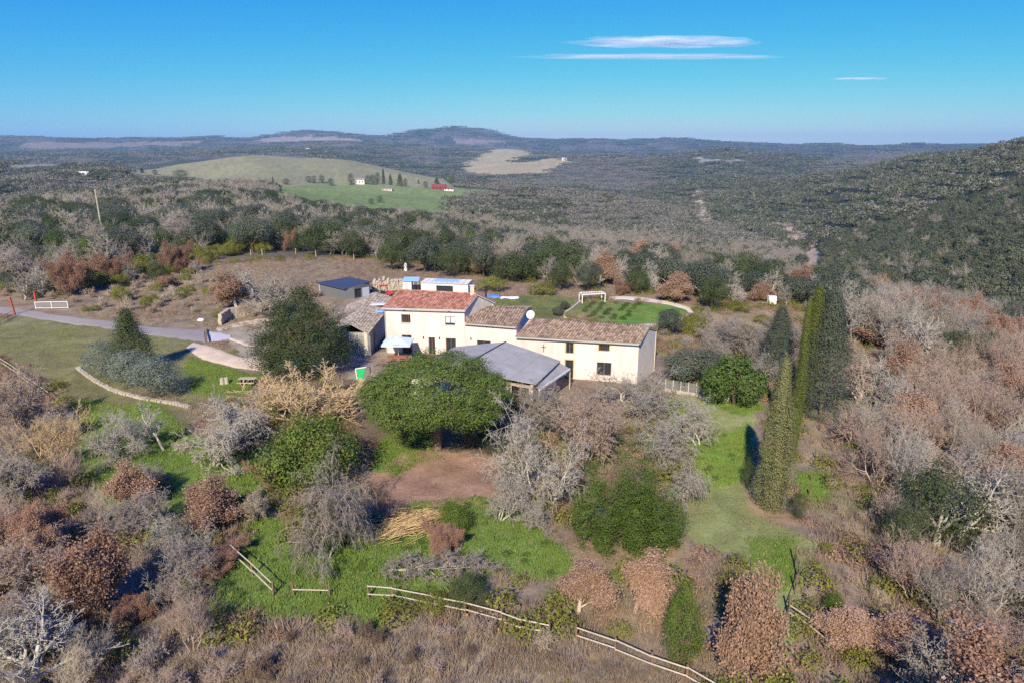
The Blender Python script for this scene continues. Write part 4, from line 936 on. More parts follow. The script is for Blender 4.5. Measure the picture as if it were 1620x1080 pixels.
# satellite dish
dp = np.array(P(839.5, 507, 5.35)); dish = root('satellite_dish', V3(dp, 5.3), 'round white satellite dish where the two brown roofs meet', 'dish')
DV = []; DF = []; nn = 20; fac = Vector((-.35, -.9, .35)).normalized(); ax = fac.orthogonal().normalized(); ay = fac.cross(ax)
for s, off in ((0, 0), (1, .04)):
    for r_i, rr0 in enumerate((.05, .22, .4, .52)):
        for k in range(nn):
            a_ = k / nn * 6.283; DV.append(tuple(Vector((dp[0], dp[1], 6.05)) + ax * math.cos(a_) * rr0 + ay * math.sin(a_) * rr0 + fac * (rr0 * rr0 * .35 - off)))
for s in (0, 1):
    for r_i in range(3):
        for k in range(nn): a0 = s * 4 * nn + r_i * nn + k; a1 = s * 4 * nn + r_i * nn + (k + 1) % nn; DF.append((a0, a1, a1 + nn, a0 + nn))
    DF.append(tuple(s * 4 * nn + k for k in range(nn)))
MB().add(DV, DF).build('reflector', M['white'], dish, smooth=True); MB().tube(V3(dp, 5.2), V3(dp, 6.0), .05, .05, 8).build('mast', M['zinc'], dish)
MB().bar((dp[0], dp[1], 5.6), tuple(Vector((dp[0], dp[1], 5.85)) + fac * .55), .03, .03).build('feed_arm', M['zinc'], dish)

# ------------------------------------------------------------------ left outbuilding
o0 = np.array(P(551, 556, 0)); o1 = np.array(P(583, 564, 0)); o2 = np.array([-17.9, 102.0]); o3 = np.array([-24.5, 101.0])
barnL = root('old_stone_outbuilding', (float(o0[0]) + 2, float(o0[1]) + 4, 0), 'old stone outbuilding with sagging lichen-grey tiles left of the farmhouse', 'barn')
to = (o1 - o0) / np.linalg.norm(o1 - o0); LO = np.linalg.norm(o1 - o0)
o0b = o0 - to * 2.4   # the front carries on to the left behind the big tree
b, pto, _ = wall(o0b, o1, -.5, 2.2, 3.05, .45, ()); b.build('front_wall', M['stone'], barnL)
st_ = MB(); r_ = random.Random(3)
for j in range(9):
    u = .15
    while u < LO + 2.0:
        l = r_.uniform(.3, .6); z = .05 + j * .3
        q = pto(u, z, -.05); st_.box((q[0], q[1], z + .14), (l * .92, .14, .26), math.atan2(to[1], to[0]) + r_.gauss(0, .03)); u += l
st_.build('facing_stones', M['stone'], barnL)['kind'] = 'stuff'
ops = [(3.4, 4.5, 0, 2.1), (1.2, 1.8, .3, 1.2)]
b, pts_, LS = wall(o1 + (o2 - o1) * .002, o2, -.5, 3.1, 3.3, .45, ops); b.build('side_wall', M['render_old'], barnL)
window(pts_, ops[0], barnL, 'dark', 'wood', name='door'); window(pts_, ops[1], barnL, 'dark', 'wood', name='hatch')
b, _, _ = wall(o2, o3, -.5, 3.3, 2.6, .4); b.build('rear_wall', M['stone'], barnL)
b, _, _ = wall(o3, o0b, -.5, 2.5, 2.2, .4); b.build('far_wall', M['stone'], barnL)
rg0 = np.array([-20.7, 85.3]); rg1 = np.array([-20.9, 102.5])
tiles(barnL, V3(o1 + [.3, -.4], 3.1), V3(o2 + [.3, .3], 3.35), V3(rg1, 4.3), V3(rg0 + [0, -.3], 3.75), M['tile_lichen'])
tiles(barnL, V3(o3 - [.3, -.2], 2.6), V3(o0b - [.3, .4], 2.25), V3(rg0 + [0, -.32], 3.748), V3(rg1, 4.298), M['tile_lichen'])
def tarp(name, c, w_, d, rz, tiltx, m, label, cat, seed=1, n=10, amp=.12, lift=.08, rim=None):
    V = []
    for j in range(n + 1):
        for i in range(n + 1):
            x = (i / n - .5) * w_; y = (j / n - .5) * d; k = 1 + .12 * float(fbm(i / 3 + seed, j / 3, seed, 2)); x *= k; y *= k
            z = lift + amp * float(fbm(i / 2.3 + seed * 3, j / 2.3, seed, 3)) + (0 if 0 < i < n and 0 < j < n else -lift)
            z += y * math.tan(tiltx); V.append((c[0] + x * math.cos(rz) - y * math.sin(rz), c[1] + x * math.sin(rz) + y * math.cos(rz), c[2] + z))
    Fq = [(j * (n + 1) + i, j * (n + 1) + i + 1, (j + 1) * (n + 1) + i + 1, (j + 1) * (n + 1) + i) for j in range(n) for i in range(n)]
    o = MB().add(V, Fq).build(name, m, smooth=True); return tag(o, label, cat)
tarp('roof_sheet', (-19.4, 95.5, 3.99), 2.6, 1.5, .1, 0, M['white_off'], 'round pale sheet patching the old outbuilding roof', 'sheet', 3, amp=.05)
tarp('roof_sheet', (-18.4, 92.5, 3.62), 1.2, 1.3, .1, 0, M['blue_pale'], 'small blue sheet patching the old outbuilding roof by the house', 'sheet', 4, amp=.05)

# ------------------------------------------------------------------ grey barn in front
barn = root('grey_roofed_barn', (-1, 70, 0), 'wide low barn with a plain grey fibre-cement roof in front of the wing', 'barn')
r0 = np.array([-.7, 75.2]); r1 = np.array([-5.4, 65.2]); e0 = np.array(P(887, 571, 3.0)); e1 = np.array(P(848, 608, 3.0)); l0 = np.array([-6.6, 76.2]); l1 = np.array([-11.0, 67.0])
def roofplates(a, b, c, d_, nu, nv, m):
    a, b, c, d_ = [np.array(q, float) for q in (a, b, c, d_)]; nrm = np.cross(b - a, d_ - a); nrm /= np.linalg.norm(nrm)
    if nrm[2] < 0: nrm = -nrm
    S = lambda u, v: (a * (1 - u) + b * u) * (1 - v) + (d_ * (1 - u) + c * u) * v
    for i in range(nu):
        for j in range(nv):
            g = .004; lf = .012 * ((i + j) % 2)
            q = [S((i + g) / nu, (j + g) / nv), S((i + 1 - g) / nu, (j + g) / nv), S((i + 1 - g) / nu, (j + 1 - g) / nv), S((i + g) / nu, (j + 1 - g) / nv)]
            V = [p + nrm * (lf + .05) for p in q] + [p - nrm * .03 for p in q]
            MB().add(V, [(0, 1, 2, 3), (7, 6, 5, 4), (0, 4, 5, 1), (1, 5, 6, 2), (2, 6, 7, 3), (3, 7, 4, 0)]).build('roof_panel', m, barn)
roofplates(V3(e1, 3.0), V3(e0, 3.0), V3(r0, 4.05), V3(r1, 4.05), 7, 3, M['fibre'])
roofplates(V3(l0, 3.2), V3(l1, 3.0), V3(r1, 4.05), V3(r0, 4.05), 7, 2, M['fibre'])
MB().bar(V3(r0, 4.13), V3(r1, 4.13), .16, .06).build('ridge_cap', M['black'], barn)
b, _, _ = wall(e1 + [-.3, .3], e0 + [-.4, .1], -.6, 2.85, 2.85, .25); b.build('side_wall', M['render_grey'], barn)
fr = e1 + [-.5, .5]; fl = l1 + [.5, .6]
b, _, _ = wall(fl, r1 + [.1, .6], -.6, 2.85, 3.9, .2, ()); b.build('front_wall', M['render_grey'], barn)
b, _, _ = wall(r1 + [.1, .6], fr + [-2.2, 1.1], -.6, 3.9, 3.3, .2, ()); b.build('front_wall', M['render_grey'], barn)
b, _, _ = wall(l0 + [.4, 0], l1 + [.5, .6], -.6, 3.05, 2.85, .25); b.build('far_wall', M['render_grey'], barn)
MB().add([V3(fr + [-2.2, 1.2], -.5), V3(fr + [0, .2], -.5), V3(fr + [0, .2], 2.8), V3(fr + [-2.2, 1.2], 3.2)], [(0, 1, 2, 3)]).build('dark_room_sheet', M['dark'], barn)  # black sheet across the open bay, the barn's inner shade as colour
for k, dx in enumerate((-.1, -1.0, -2.0)):
    q = fr + np.array([dx, -dx * .45 - .15]); MB().bar(V3(q, -.4), V3(q, 2.75), .22, .22).build('post', M['wood_pale'] if k != 1 else M['wood'], barn)
MB().bar(V3(fr + [-2.3, .9], 2.7), V3(fr + [.2, -.25], 2.6), .25, .25).build('lintel', M['wood_pale'], barn)
# lean-to with a pale edge on the right
lt = root('lean_to', V3(e0, 0), 'narrow lean-to with a pale edge against the barn side', 'shed')
q0, q1, q2, q3 = V3(e1 + [.35, .5], 2.3), V3(e0 + [1.0, -.5], 2.3), V3(e0 + [-.2, .2], 2.85), V3(e1 + [-.2, .6], 2.85)
MB().add([q0, q1, q2, q3] + [tuple(np.array(q) - [0, 0, .08]) for q in (q0, q1, q2, q3)], [(0, 1, 2, 3), (7, 6, 5, 4), (0, 4, 5, 1), (1, 5, 6, 2), (2, 6, 7, 3), (3, 7, 4, 0)]).build('roof', M['fibre'], lt)
MB().bar(tuple(np.array(q0) + [0, -.06, -.03]), tuple(np.array(q1) + [0, -.06, -.03]), .1, .18).build('fascia', M['white'], lt)
for q in (q0, q1): MB().bar((q[0], q[1] + .1, -.3), (q[0], q[1] + .1, 2.2), .12, .12).build('post', M['wood_pale'], lt)
# two white hoops with dark sheets beside the barn door
g = np.array([P(811, 632, 0.3)[0], P(811, 632, .3)[1]])
hp = root('hooped_cover', V3(g, 0), 'dark sheet over bent white hoops at the barn corner', 'cover')
HV = []; n = 14
for j in range(2):
    for k in range(n + 1):
        a_ = math.pi * k / n; HV.append((g[0] - math.cos(a_) * 1.0, g[1] + j * 1.8, math.sin(a_) * 2.2))
MB().add(HV, [(k, k + 1, n + 2 + k, n + 1 + k) for k in range(n)]).build('sheet', M['slate'], hp, smooth=True)
for j in range(2):
    hb_ = MB()
    for k in range(n): hb_.tube(tuple(np.array(HV[j * (n + 1) + k]) + [0, -.05 if j == 0 else .05, .02]), tuple(np.array(HV[j * (n + 1) + k + 1]) + [0, -.05 if j == 0 else .05, .02]), .05, .05, 6)
    hb_.build('hoop', M['white'], hp)

# ------------------------------------------------------------------ parasol, table, terrace things
pp = np.array([-14.1, 81.2]); par = root('parasol', V3(pp, 0), 'square pale blue parasol open over the terrace table', 'parasol')
pc = MB(); hw = 1.75; cs = [(-hw, -hw), (hw, -hw), (hw, hw), (-hw, hw)]
top = (pp[0], pp[1], 3.1)
for i in range(4):
    a_ = (pp[0] + cs[i][0], pp[1] + cs[i][1], 2.45); b_ = (pp[0] + cs[(i + 1) % 4][0], pp[1] + cs[(i + 1) % 4][1], 2.45)
    am = tuple((np.array(a_) + b_) / 2 + [0, 0, .07]); pc.add([a_, am, b_, top], [(0, 1, 3), (1, 2, 3)])
    pc.add([a_, b_, tuple(np.array(b_) - [0, 0, .18]), tuple(np.array(a_) - [0, 0, .18])], [(3, 2, 1, 0)])
pc.build('canopy', M['cloth'], par); MB().tube(V3(pp, -.1), V3(pp, 3.05), .05, .04, 8).build('pole', M['white_off'], par)
for c in cs: MB().bar((pp[0], pp[1], 2.75), (pp[0] + c[0] * .97, pp[1] + c[1] * .97, 2.44), .03, .04).build('rib', M['white_off'], par)
tb = root('terrace_table', V3(pp + [0, -.75], 0), 'red-brown wooden table under the pale blue parasol', 'table')
tc_ = pp + [0, -.75]
for i in range(6): MB().box((tc_[0], tc_[1] - .5 + i * .2, .76), (2.4, .17, .05)).build('plank', M['wood_red'] if i % 2 else M['wood'], tb)
for sx in (-1.05, 1.05):
    for sy in (-.4, .4): MB().box((tc_[0] + sx, tc_[1] + sy, .36), (.08, .08, .74)).build('leg', M['wood'], tb)
for k, (dx, dy, lab) in enumerate(((-.8, -.95, 'brown garden chair at the left front of the terrace table'), (.3, -1.0, 'brown garden chair at the middle front of the terrace table'), (1.6, .1, 'brown garden chair at the right end of the terrace table'))):
    ct = root('garden_chair', (tc_[0] + dx, tc_[1] + dy, 0), lab, 'chair', 'chairs round the terrace table'); x, y = tc_[0] + dx, tc_[1] + dy
    MB().box((x, y, .45), (.45, .45, .05)).build('seat', M['wood'], ct); MB().box((x, y - .22, .72), (.45, .05, .5)).build('backrest', M['wood'], ct)
    for sx in (-.19, .19):
        for sy in (-.19, .19): MB().box((x + sx, y + sy, .21), (.05, .05, .43)).build('leg', M['wood'], ct)
# terrace balustrade in front of the table
br = root('terrace_railing', (tc_[0], tc_[1] - 1.9, 0), 'brown wooden railing along the front of the terrace', 'railing')
for k in range(2): MB().bar((tc_[0] - 2.6, tc_[1] - 1.8, .5 + .45 * k), (tc_[0] + 2.6, tc_[1] - 2.0, .5 + .45 * k), .08, .08).build('rail', M['wood'], br)
for k in range(6): MB().bar((tc_[0] - 2.6 + k * 1.04, tc_[1] - 1.8 - .04 * k, -.2), (tc_[0] - 2.6 + k * 1.04, tc_[1] - 1.8 - .04 * k, 1.05), .09, .09).build('post', M['wood'], br)
# green canvas thing by the pine
gq = G(574, 612); gs = root('green_awning', tuple(gq), 'bright green canvas awning with a white edge left of the umbrella pine', 'awning'); gx, gy, gz = gq
GV = [(gx - .6, gy - .3, gz + 2.2), (gx + .5, gy - .2, gz + 2.35), (gx + .7, gy + .9, gz + 2.1), (gx - .5, gy + .9, gz + 2.0), (gx - .45, gy - .4, gz + 1.0), (gx + .0, gy - .35, gz + .7)]
MB().add(GV + [tuple(np.array(v) + [.03, .06, -.03]) for v in GV], [(0, 1, 2, 3), (0, 4, 5, 1), (9, 8, 7, 6), (7, 11, 10, 6)]).build('canvas', M['green'], gs)
for a_, b_ in ((0, 1), (0, 4), (1, 2)): MB().bar(tuple(np.array(GV[a_]) + [0, -.05, .04]), tuple(np.array(GV[b_]) + [0, -.05, .04]), .09, .09).build('edging', M['white'], gs)
for v in (GV[0], GV[2]): MB().bar((v[0], v[1] + .1, gz - .2), (v[0], v[1] + .1, v[2] - .05), .08, .08).build('post', M['wood'], gs)

# ------------------------------------------------------------------ behind the house
s0 = np.array(P(561, 478, 0)); s1 = np.array(P(586, 473, 0)); u_ = (s1 - s0) / np.linalg.norm(s1 - s0); v_ = np.array([-u_[1], u_[0]]); SL = np.linalg.norm(s1 - s0)
s1 = s0 + u_ * SL; sk = s0 + v_ * 6.5 - u_ * 2.5; sk1 = s1 + v_ * 6
shed = root('dark_roofed_shed', V3(s0, 0), 'grey shed with a dark blue-black sloping roof behind the outbuilding', 'shed')
ops = [(SL * .06, SL * .46, 0, 2.2), (SL * .5, SL * .96, .05, 2.25)]
b, pq, _ = wall(s0, s1, -.5, 2.6, 3.05, .15, ops); b.build('front_wall', M['shed'], shed); window(pq, ops[0], shed, 'dark', 'black', name='opening')
q = [pq(ops[1][0] + .02, .07, .03), pq(ops[1][1] - .02, .07, .03), pq(ops[1][1] - .02, 2.23, .03), pq(ops[1][0] + .02, 2.23, .03)]
dr = MB().add(q + [pq(ops[1][0] + .02, .07, .08), pq(ops[1][1] - .02, .07, .08), pq(ops[1][1] - .02, 2.23, .08), pq(ops[1][0] + .02, 2.23, .08)], [(0, 1, 2, 3), (7, 6, 5, 4), (0, 4, 5, 1), (1, 5, 6, 2), (2, 6, 7, 3), (3, 7, 4, 0)]).build('door', M['blue_pale'], shed)
dr['label'] = 'pale blue-grey shed door'; dr.material_slots[0].link = 'OBJECT'; dr.material_slots[0].material = mat('pale_door', (.50, .54, .58), .5, .05, 3, 0)
sl = s0 - u_ * 1.3 + v_ * .9
b, _, _ = wall(sl, s0, -.5, 2.3, 2.6, .15); b.build('front_wall', M['shed'], shed)
b, _, _ = wall(s1, sk1, -.5, 3.0, 3.0, .15); b.build('side_wall', M['shed'], shed)
b, _, _ = wall(sk1, sk, -.5, 3.0, 2.9, .15); b.build('rear_wall', M['zinc'], shed); b, _, _ = wall(sk, sl, -.5, 2.9, 2.3, .15); b.build('side_wall', M['shed'], shed)
rf = [V3(sl - u_ * .3 - v_ * .3, 2.4), V3(s1 + u_ * .3 - v_ * .3, 3.12), V3(sk1 + u_ * .3 + v_ * .3, 3.12), V3(sk - u_ * .4 + v_ * .3, 3.0)]
ns = 8
for i in range(ns):
    a_, b_, c_, d_ = [np.array(q) for q in rf]; t0, t1 = i / ns + .004, (i + 1) / ns - .004
    q = [a_ * (1 - t0) + b_ * t0, a_ * (1 - t1) + b_ * t1, d_ * (1 - t1) + c_ * t1, d_ * (1 - t0) + c_ * t0]
    MB().add(q + [p - [0, 0, .09] for p in q], [(0, 1, 2, 3), (7, 6, 5, 4), (0, 4, 5, 1), (1, 5, 6, 2), (2, 6, 7, 3), (3, 7, 4, 0)]).build('roof_panel', M['slate'], shed)
# ruined stone wall
rw = root('ruined_stone_wall', tuple(G(612, 458)), 'tumbled pale stone wall between the dark shed and the white hut', 'wall'); r_ = random.Random(8)
A_ = G(590, 462); B_ = G(640, 458); n_ = 0
for i in range(26):
    hgt = int(3 + 3.5 * abs(math.sin(i * .9)) + r_.random() * 2)
    for j in range(hgt):
        t = (i + .5 * (j % 2)) / 26; x = A_[0] + (B_[0] - A_[0]) * t; y = A_[1] + (B_[1] - A_[1]) * t + r_.uniform(-.15, .15)
        st1 = MB().box((x, y, hz(x, y) + .18 + j * .34), (r_.uniform(.28, .5), .55, .32), r_.gauss(0, .12)); st1.build('stone', M['stone_pale'], rw)
# hut, tanks, mobile home
hq = G(646, 461); hut = root('small_white_hut', tuple(hq), 'small white hut with a pale blue roof behind the farmhouse', 'hut'); x, y, z = hq
MB().box((x - .2, y + 1, z + 1.0), (1.6, 2, 2.0)).build('wall', M['white'], hut); MB().box((x + .5, y + 1, z + 2.07), (3.0, 2.5, .12), 0, .12).build('roof', M['blue_pale'], hut)
for sx in (1.0, 1.8): MB().box((x + sx, y + .1, z + .95), (.1, .1, 2.0)).build('post', M['white_off'], hut)
MB().box((x - .3, y - .02, z + .9), (.7, .06, 1.7)).build('door', M['zinc'], hut)
for k, px in enumerate((656, 662.5)):
    q = G(px, 463); tk = root('water_tank', tuple(q), 'black round water tank, ' + ('left' if k == 0 else 'right') + ' of the pair beside the white hut', 'tank', 'black water tanks')
    MB().tube((q[0], q[1], q[2]), (q[0], q[1], q[2] + 1.35), .38, .38, 14).build('body', M['black'], tk); MB().tube((q[0], q[1], q[2] + 1.352), (q[0], q[1], q[2] + 1.45), .3, .16, 12).build('lid', M['rubber'], tk)
m0 = np.array(P(666, 463, .5)); m1 = np.array(P(741, 466, .5)); u_ = (m1 - m0) / np.linalg.norm(m1 - m0); v_ = np.array([-u_[1], u_[0]]); ML_ = np.linalg.norm(m1 - m0)
mh = root('mobile_home', V3(m0, 0), 'pale flat-roofed mobile home with a blue tarpaulin behind the red roof', 'mobile home')
ops = [(ML_ * .33, ML_ * .68, .8, 1.9)]
b, pq, _ = wall(m0, m1, -.3, 2.35, 2.35, .08, ops); b.build('front_wall', M['white_off'], mh); window(pq, ops[0], mh, 'dark', 'black')
for a_, c_ in ((m1, m1 + v_ * 2.8), (m1 + v_ * 2.8, m0 + v_ * 2.8), (m0 + v_ * 2.8, m0)):
    b, _, _ = wall(a_, c_, -.3, 2.34, 2.34, .08); b.build('wall', M['white_off'], mh)
for i in range(9):
    t0, t1 = i / 9 + .004, (i + 1) / 9 - .004; q = [m0 + (m1 - m0) * t0 - v_ * .2, m0 + (m1 - m0) * t1 - v_ * .2, m0 + (m1 - m0) * t1 + v_ * 3.0, m0 + (m1 - m0) * t0 + v_ * 3.0]; zz = (2.42, 2.42, 2.62, 2.62)
    MB().add([V3(p, a_) for p, a_ in zip(q, zz)] + [V3(p, a_ - .07) for p, a_ in zip(q, zz)], [(0, 1, 2, 3), (7, 6, 5, 4), (0, 4, 5, 1), (1, 5, 6, 2), (2, 6, 7, 3), (3, 7, 4, 0)]).build('roof_panel', M['white_off'], mh)
c_ = m0 + u_ * ML_ * .5 + v_ * 1.7; tarp('blue_tarpaulin', V3(c_, 2.57), ML_ * .5, 2.3, math.atan2(u_[1], u_[0]), .065, M['blue_pale'], 'pale blue tarpaulin spread over the mobile home roof', 'tarpaulin', 6, amp=.04, lift=.06)
q = G(781, 471); tarp('blue_tarpaulin', tuple(q + [0, 0, .05]), 2.4, 1.6, .1, 0, M['blue'], 'bright blue tarpaulin heap on the lawn edge by the stove pipe', 'tarpaulin', 7, amp=.3, lift=.35)
q = G(806, 472); tarp('white_sheet', tuple(q + [0, 0, .03]), 3.2, 1.5, -.1, 0, M['white'], 'white sheet lying on the lawn edge beside the blue heap', 'sheet', 8, amp=.15, lift=.18)
# red ride-on tractor
q = G(612, 470); tr_ = root('small_red_tractor', tuple(q), 'small red tractor parked between the dark shed and the farmhouse', 'tractor'); x, y, z = q
hd = MB(); hd.add([(x + .1, y - .35, z + .55), (x + 1.2, y - .3, z + .5), (x + 1.2, y + .3, z + .5), (x + .1, y + .35, z + .55), (x + .1, y - .33, z + 1.15), (x + 1.05, y - .25, z + .95), (x + 1.05, y + .25, z + .95), (x + .1, y + .33, z + 1.15)], [(0, 3, 2, 1), (4, 5, 6, 7), (0, 1, 5, 4), (1, 2, 6, 5), (2, 3, 7, 6), (3, 0, 4, 7)]); hd.build('hood', M['red'], tr_)
MB().box((x - .45, y, z + .55), (1.1, .8, .16)).build('chassis', M['red'], tr_); MB().box((x - .75, y, z + .85), (.45, .5, .12)).build('seat', M['black'], tr_); MB().box((x - .98, y, z + 1.12), (.1, .5, .5)).build('backrest', M['black'], tr_)
cn = MB(); 
for sx in (-1.1, .1):
    for sy in (-.42, .42): MB().bar((x + sx, y + sy, z + .6), (x + sx, y + sy, z + 1.95), .05, .05).build('canopy_post', M['black'], tr_)
MB().box((x - .5, y, z + 2.0), (1.5, 1.1, .08), 0, .03).build('canopy', M['red'], tr_)
MB().bar((x - .05, y, z + .9), (x - .35, y, z + 1.2), .04, .04).build('steering_column', M['black'], tr_)
for sx, r_w in ((-.7, .5), (.95, .33)):
    for sy in (-.5, .5): MB().tube((x + sx, y + sy - .1, z + r_w), (x + sx, y + sy + .1, z + r_w), r_w, r_w, 16).build('wheel', M['rubber'], tr_)

# ------------------------------------------------------------------ kitchen garden
pg = root('pergola', tuple(G(940, 478)), 'white-framed flat pergola at the top of the kitchen garden', 'pergola')
a_ = G(921, 480); c_ = G(957, 478); hh = 2.0
u_ = (c_ - a_)[:2]; u_ = u_ / np.linalg.norm(u_); v_ = np.array([-u_[1], u_[0]]); q = [a_[:2], c_[:2], c_[:2] + v_ * 1.6, a_[:2] + v_ * 1.6]
for p in q: MB().bar((p[0], p[1], hz(*p) - .1), (p[0], p[1], hh), .14, .14).build('post', M['white'], pg)
for k in range(4): p0_, p1_ = q[k], q[(k + 1) % 4]; MB().bar(V3(p0_, hh + .08), V3(p1_, hh + .08 + .002 * k), .14, .15).build('beam', M['white'], pg)
for k in range(1, 9): p0_ = q[0] + (q[1] - q[0]) * k / 9; MB().bar(V3(p0_, hh + .2), V3(p0_ + v_ * 1.6, hh + .2), .06, .06).build('slat', M['white_off'], pg)
gw = root('garden_wall', tuple(G(930, 512)), 'low pale stone wall round the left end of the kitchen garden', 'wall'); r_ = random.Random(4)
wl_ = densify([G(*p)[:2] for p in ((921, 478), (916, 481), (905, 490), (893, 498), (893, 505), (915, 510), (943, 514), (990, 519), (1030, 518))], 64)
for i in range(63):
    p0_, p1_ = wl_[i], wl_[i + 1]; c = (p0_ + p1_) / 2; L_i = np.linalg.norm(p1_ - p0_)
    for j in range(2): MB().box((c[0], c[1], hz(*c) + .05 + .22 * j), (L_i * r_.uniform(.85, 1.05), .3, .21), math.atan2(*(p1_ - p0_)[::-1]) + r_.gauss(0, .05)).build('stone', M['stone_pale'], gw)
# vegetable rows
for k, t in enumerate(np.linspace(.15, .9, 5)):
    p0_ = G(905 + 90 * t, 499 + 8 * t)[:2]; p1_ = G(925 + 95 * t, 479 + 2 * t)[:2]; pts = []
    for i in range(26):
        c = p0_ + (p1_ - p0_) * i / 25; pts.append((c[0] + random.gauss(0, .12), c[1] + random.gauss(0, .12), hz(*c)))
    n_ = len(pts); scatter_stuff('vegetable_row', 'row of leafy vegetables in the kitchen garden', pts, ['b_green', 'g_dull'], rng.integers(0, 2, n_), np.repeat(rng.uniform(.7, 1.5, (n_, 1)), 3, 1), np.stack([np.zeros(n_), np.zeros(n_), rng.uniform(0, 6, n_)], 1))

# ------------------------------------------------------------------ fences, walls, gates, posts
def fence(label, pix, heights=(.45, .9), m='wood_rail', mp='wood_post', post=.09, ph=1.0, name='post_and_rail_fence', rails=2, rw_=.05):
    P3 = [G(*p) for p in pix]; f = root(name, tuple(P3[len(P3) // 2]), label, 'fence')
    for i, p in enumerate(P3):
        MB().bar((p[0], p[1], p[2] - .3), (p[0] + random.gauss(0, .03), p[1], p[2] + ph * random.uniform(.92, 1.08)), post, post).build('post', M[mp], f)
        if i:
            o = P3[i - 1]
            for k in range(rails):
                MB().bar((o[0], o[1] - .09, o[2] + heights[k] + random.gauss(0, .03)), (p[0], p[1] - .09, p[2] + heights[k] + random.gauss(0, .03)), .045, rw_).build('rail', M[m], f)
    return f
fence('long pale two-rail fence crossing the foot of the garden', [(583, 947), (622, 950), (683, 962), (737, 973), (794, 990), (825, 1001), (868, 1009)])
fence('pale two-rail fence at the bottom below the small russet trees', [(912, 1015), (972, 1035), (1030, 1060), (1085, 1078), (1140, 1110)])
fence('pale two-rail fence running down from the left-hand woods', [(366, 879), (400, 910), (432, 942)])
fence('short low rail fence on dark posts on the bright grass', [(465, 942), (521, 942)], rails=1, ph=.9)
fence('short pale rails beside the leaning corner post at the lower right', [(1247, 973), (1277, 994), (1304, 1016)], rails=2, heights=(.3, .75))
fence('dark leaning posts with wire up the right edge of the lawn', [(1232, 1085), (1234, 1040), (1240, 1000), (1246, 972), (1258, 938), (1262, 915), (1257, 893)], m='wood_post', rails=1, rw_=.03, heights=(.8,), name='wire_fence', ph=1.3)
fence('curved two-rail fence at the left edge of the lawn', [(-30, 565), (4, 578), (24, 591), (42, 606), (62, 620), (79, 633)])
fence('dark two-rail fence beside the red gate post', [(-20, 520), (0, 514), (12, 506), (24, 500)], m='wood_post')
fence('short brown rails behind the white gate', [(36, 475), (62, 470), (88, 462)], m='wood_post')
fence('thin wire fence on dark posts beside the cypresses', [(1335, 553), (1362, 562), (1376, 566)], m='wood_post', rails=1, rw_=.05, heights=(.7,))
fence('old wooden posts standing right of the slim cypress', [(1297, 682), (1290, 725), (1283, 760), (1280, 785)], m='wood_post', rails=0, rw_=.02, heights=(.5,), ph=.9, name='wire_fence')
fence('row of small pale posts along the rear field edge', [(225, 432), (254, 429), (310, 414), (340, 408), (397, 404), (415, 404), (468, 402), (500, 406), (560, 412)], mp='wood_pale', m='wood_post', rails=1, rw_=.025, heights=(.9,), name='wire_fence', ph=1.5, post=.16)
def gpost(px, py, h, m, label, name='gate_post', w_=.22, lean=0):
    g_ = G(px, py); r0_ = root(name, tuple(g_), label, 'post'); MB().bar((g_[0], g_[1], g_[2] - .3), (g_[0] - lean, g_[1], g_[2] + h), w_, w_).build('shaft', M[m], r0_); MB().box((g_[0] - lean, g_[1], g_[2] + h + .05), (w_ + .06, w_ + .06, .09)).build('cap', M[m], r0_)
gpost(24, 498, 2.7, 'wood_red', 'red-brown leaning gate post at the left end of the lane', lean=.35)
gpost(57, 478, 1.8, 'wood_red', 'red-brown gate post just behind the white gate')
for k, (px, py) in enumerate(((352, 608), (359, 607))):
    g_ = G(px, py); r0_ = root('stone_stump', tuple(g_), ('left' if k == 0 else 'right') + ' of two grey stumps on the grass below the path', 'stump', 'grey stumps'); MB().tube((g_[0], g_[1], g_[2] - .1), (g_[0], g_[1], g_[2] + .75), .27, .22, 9).build('body', M['stone_pale'], r0_); MB().tube((g_[0], g_[1], g_[2] + .752), (g_[0], g_[1], g_[2] + .8), .22, .15, 9).build('top', M['stone'], r0_)
# bench-table
g_ = G(391, 609); bt = root('picnic_bench', tuple(g_), 'weathered grey picnic bench beside the golden bare tree', 'bench'); x, y, z = g_
for i in range(4): MB().box((x, y + .2 * i, z + .72), (1.9, .17, .05)).build('plank', M['wood_pale'], bt)
for sx in (-.75, .75): MB().box((x + sx, y + .3, z + .34), (.09, .5, .7)).build('leg', M['wood'], bt)
MB().box((x, y - .45, z + .42), (1.9, .22, .05)).build('seat', M['wood_pale'], bt)
for sx in (-.6, .6): MB().box((x + sx, y - .45, z + .19), (.07, .16, .4)).build('leg', M['wood'], bt)
# white gate
a_ = G(57, 489)[:2]; c_ = G(108, 488)[:2]; gt = root('field_gate', V3((a_ + c_) / 2, 0), 'white-framed mesh field gate along the lane', 'gate'); zb = hz(*a_)
for zz in (.15, 1.15): MB().bar(V3(a_, zb + zz), V3(c_, zb + zz), .07, .09).build('rail', M['white'], gt)
for t in (0, .5, 1): p = a_ + (c_ - a_) * t; MB().bar(V3(p, zb - .1), V3(p, zb + 1.2), .1, .1).build('upright', M['white'], gt)
MB().add([V3(a_, zb + .2), V3(c_, zb + .2), V3(c_, zb + 1.1), V3(a_, zb + 1.1)], [(0, 1, 2, 3)]).build('mesh_panel', M['net'], gt)
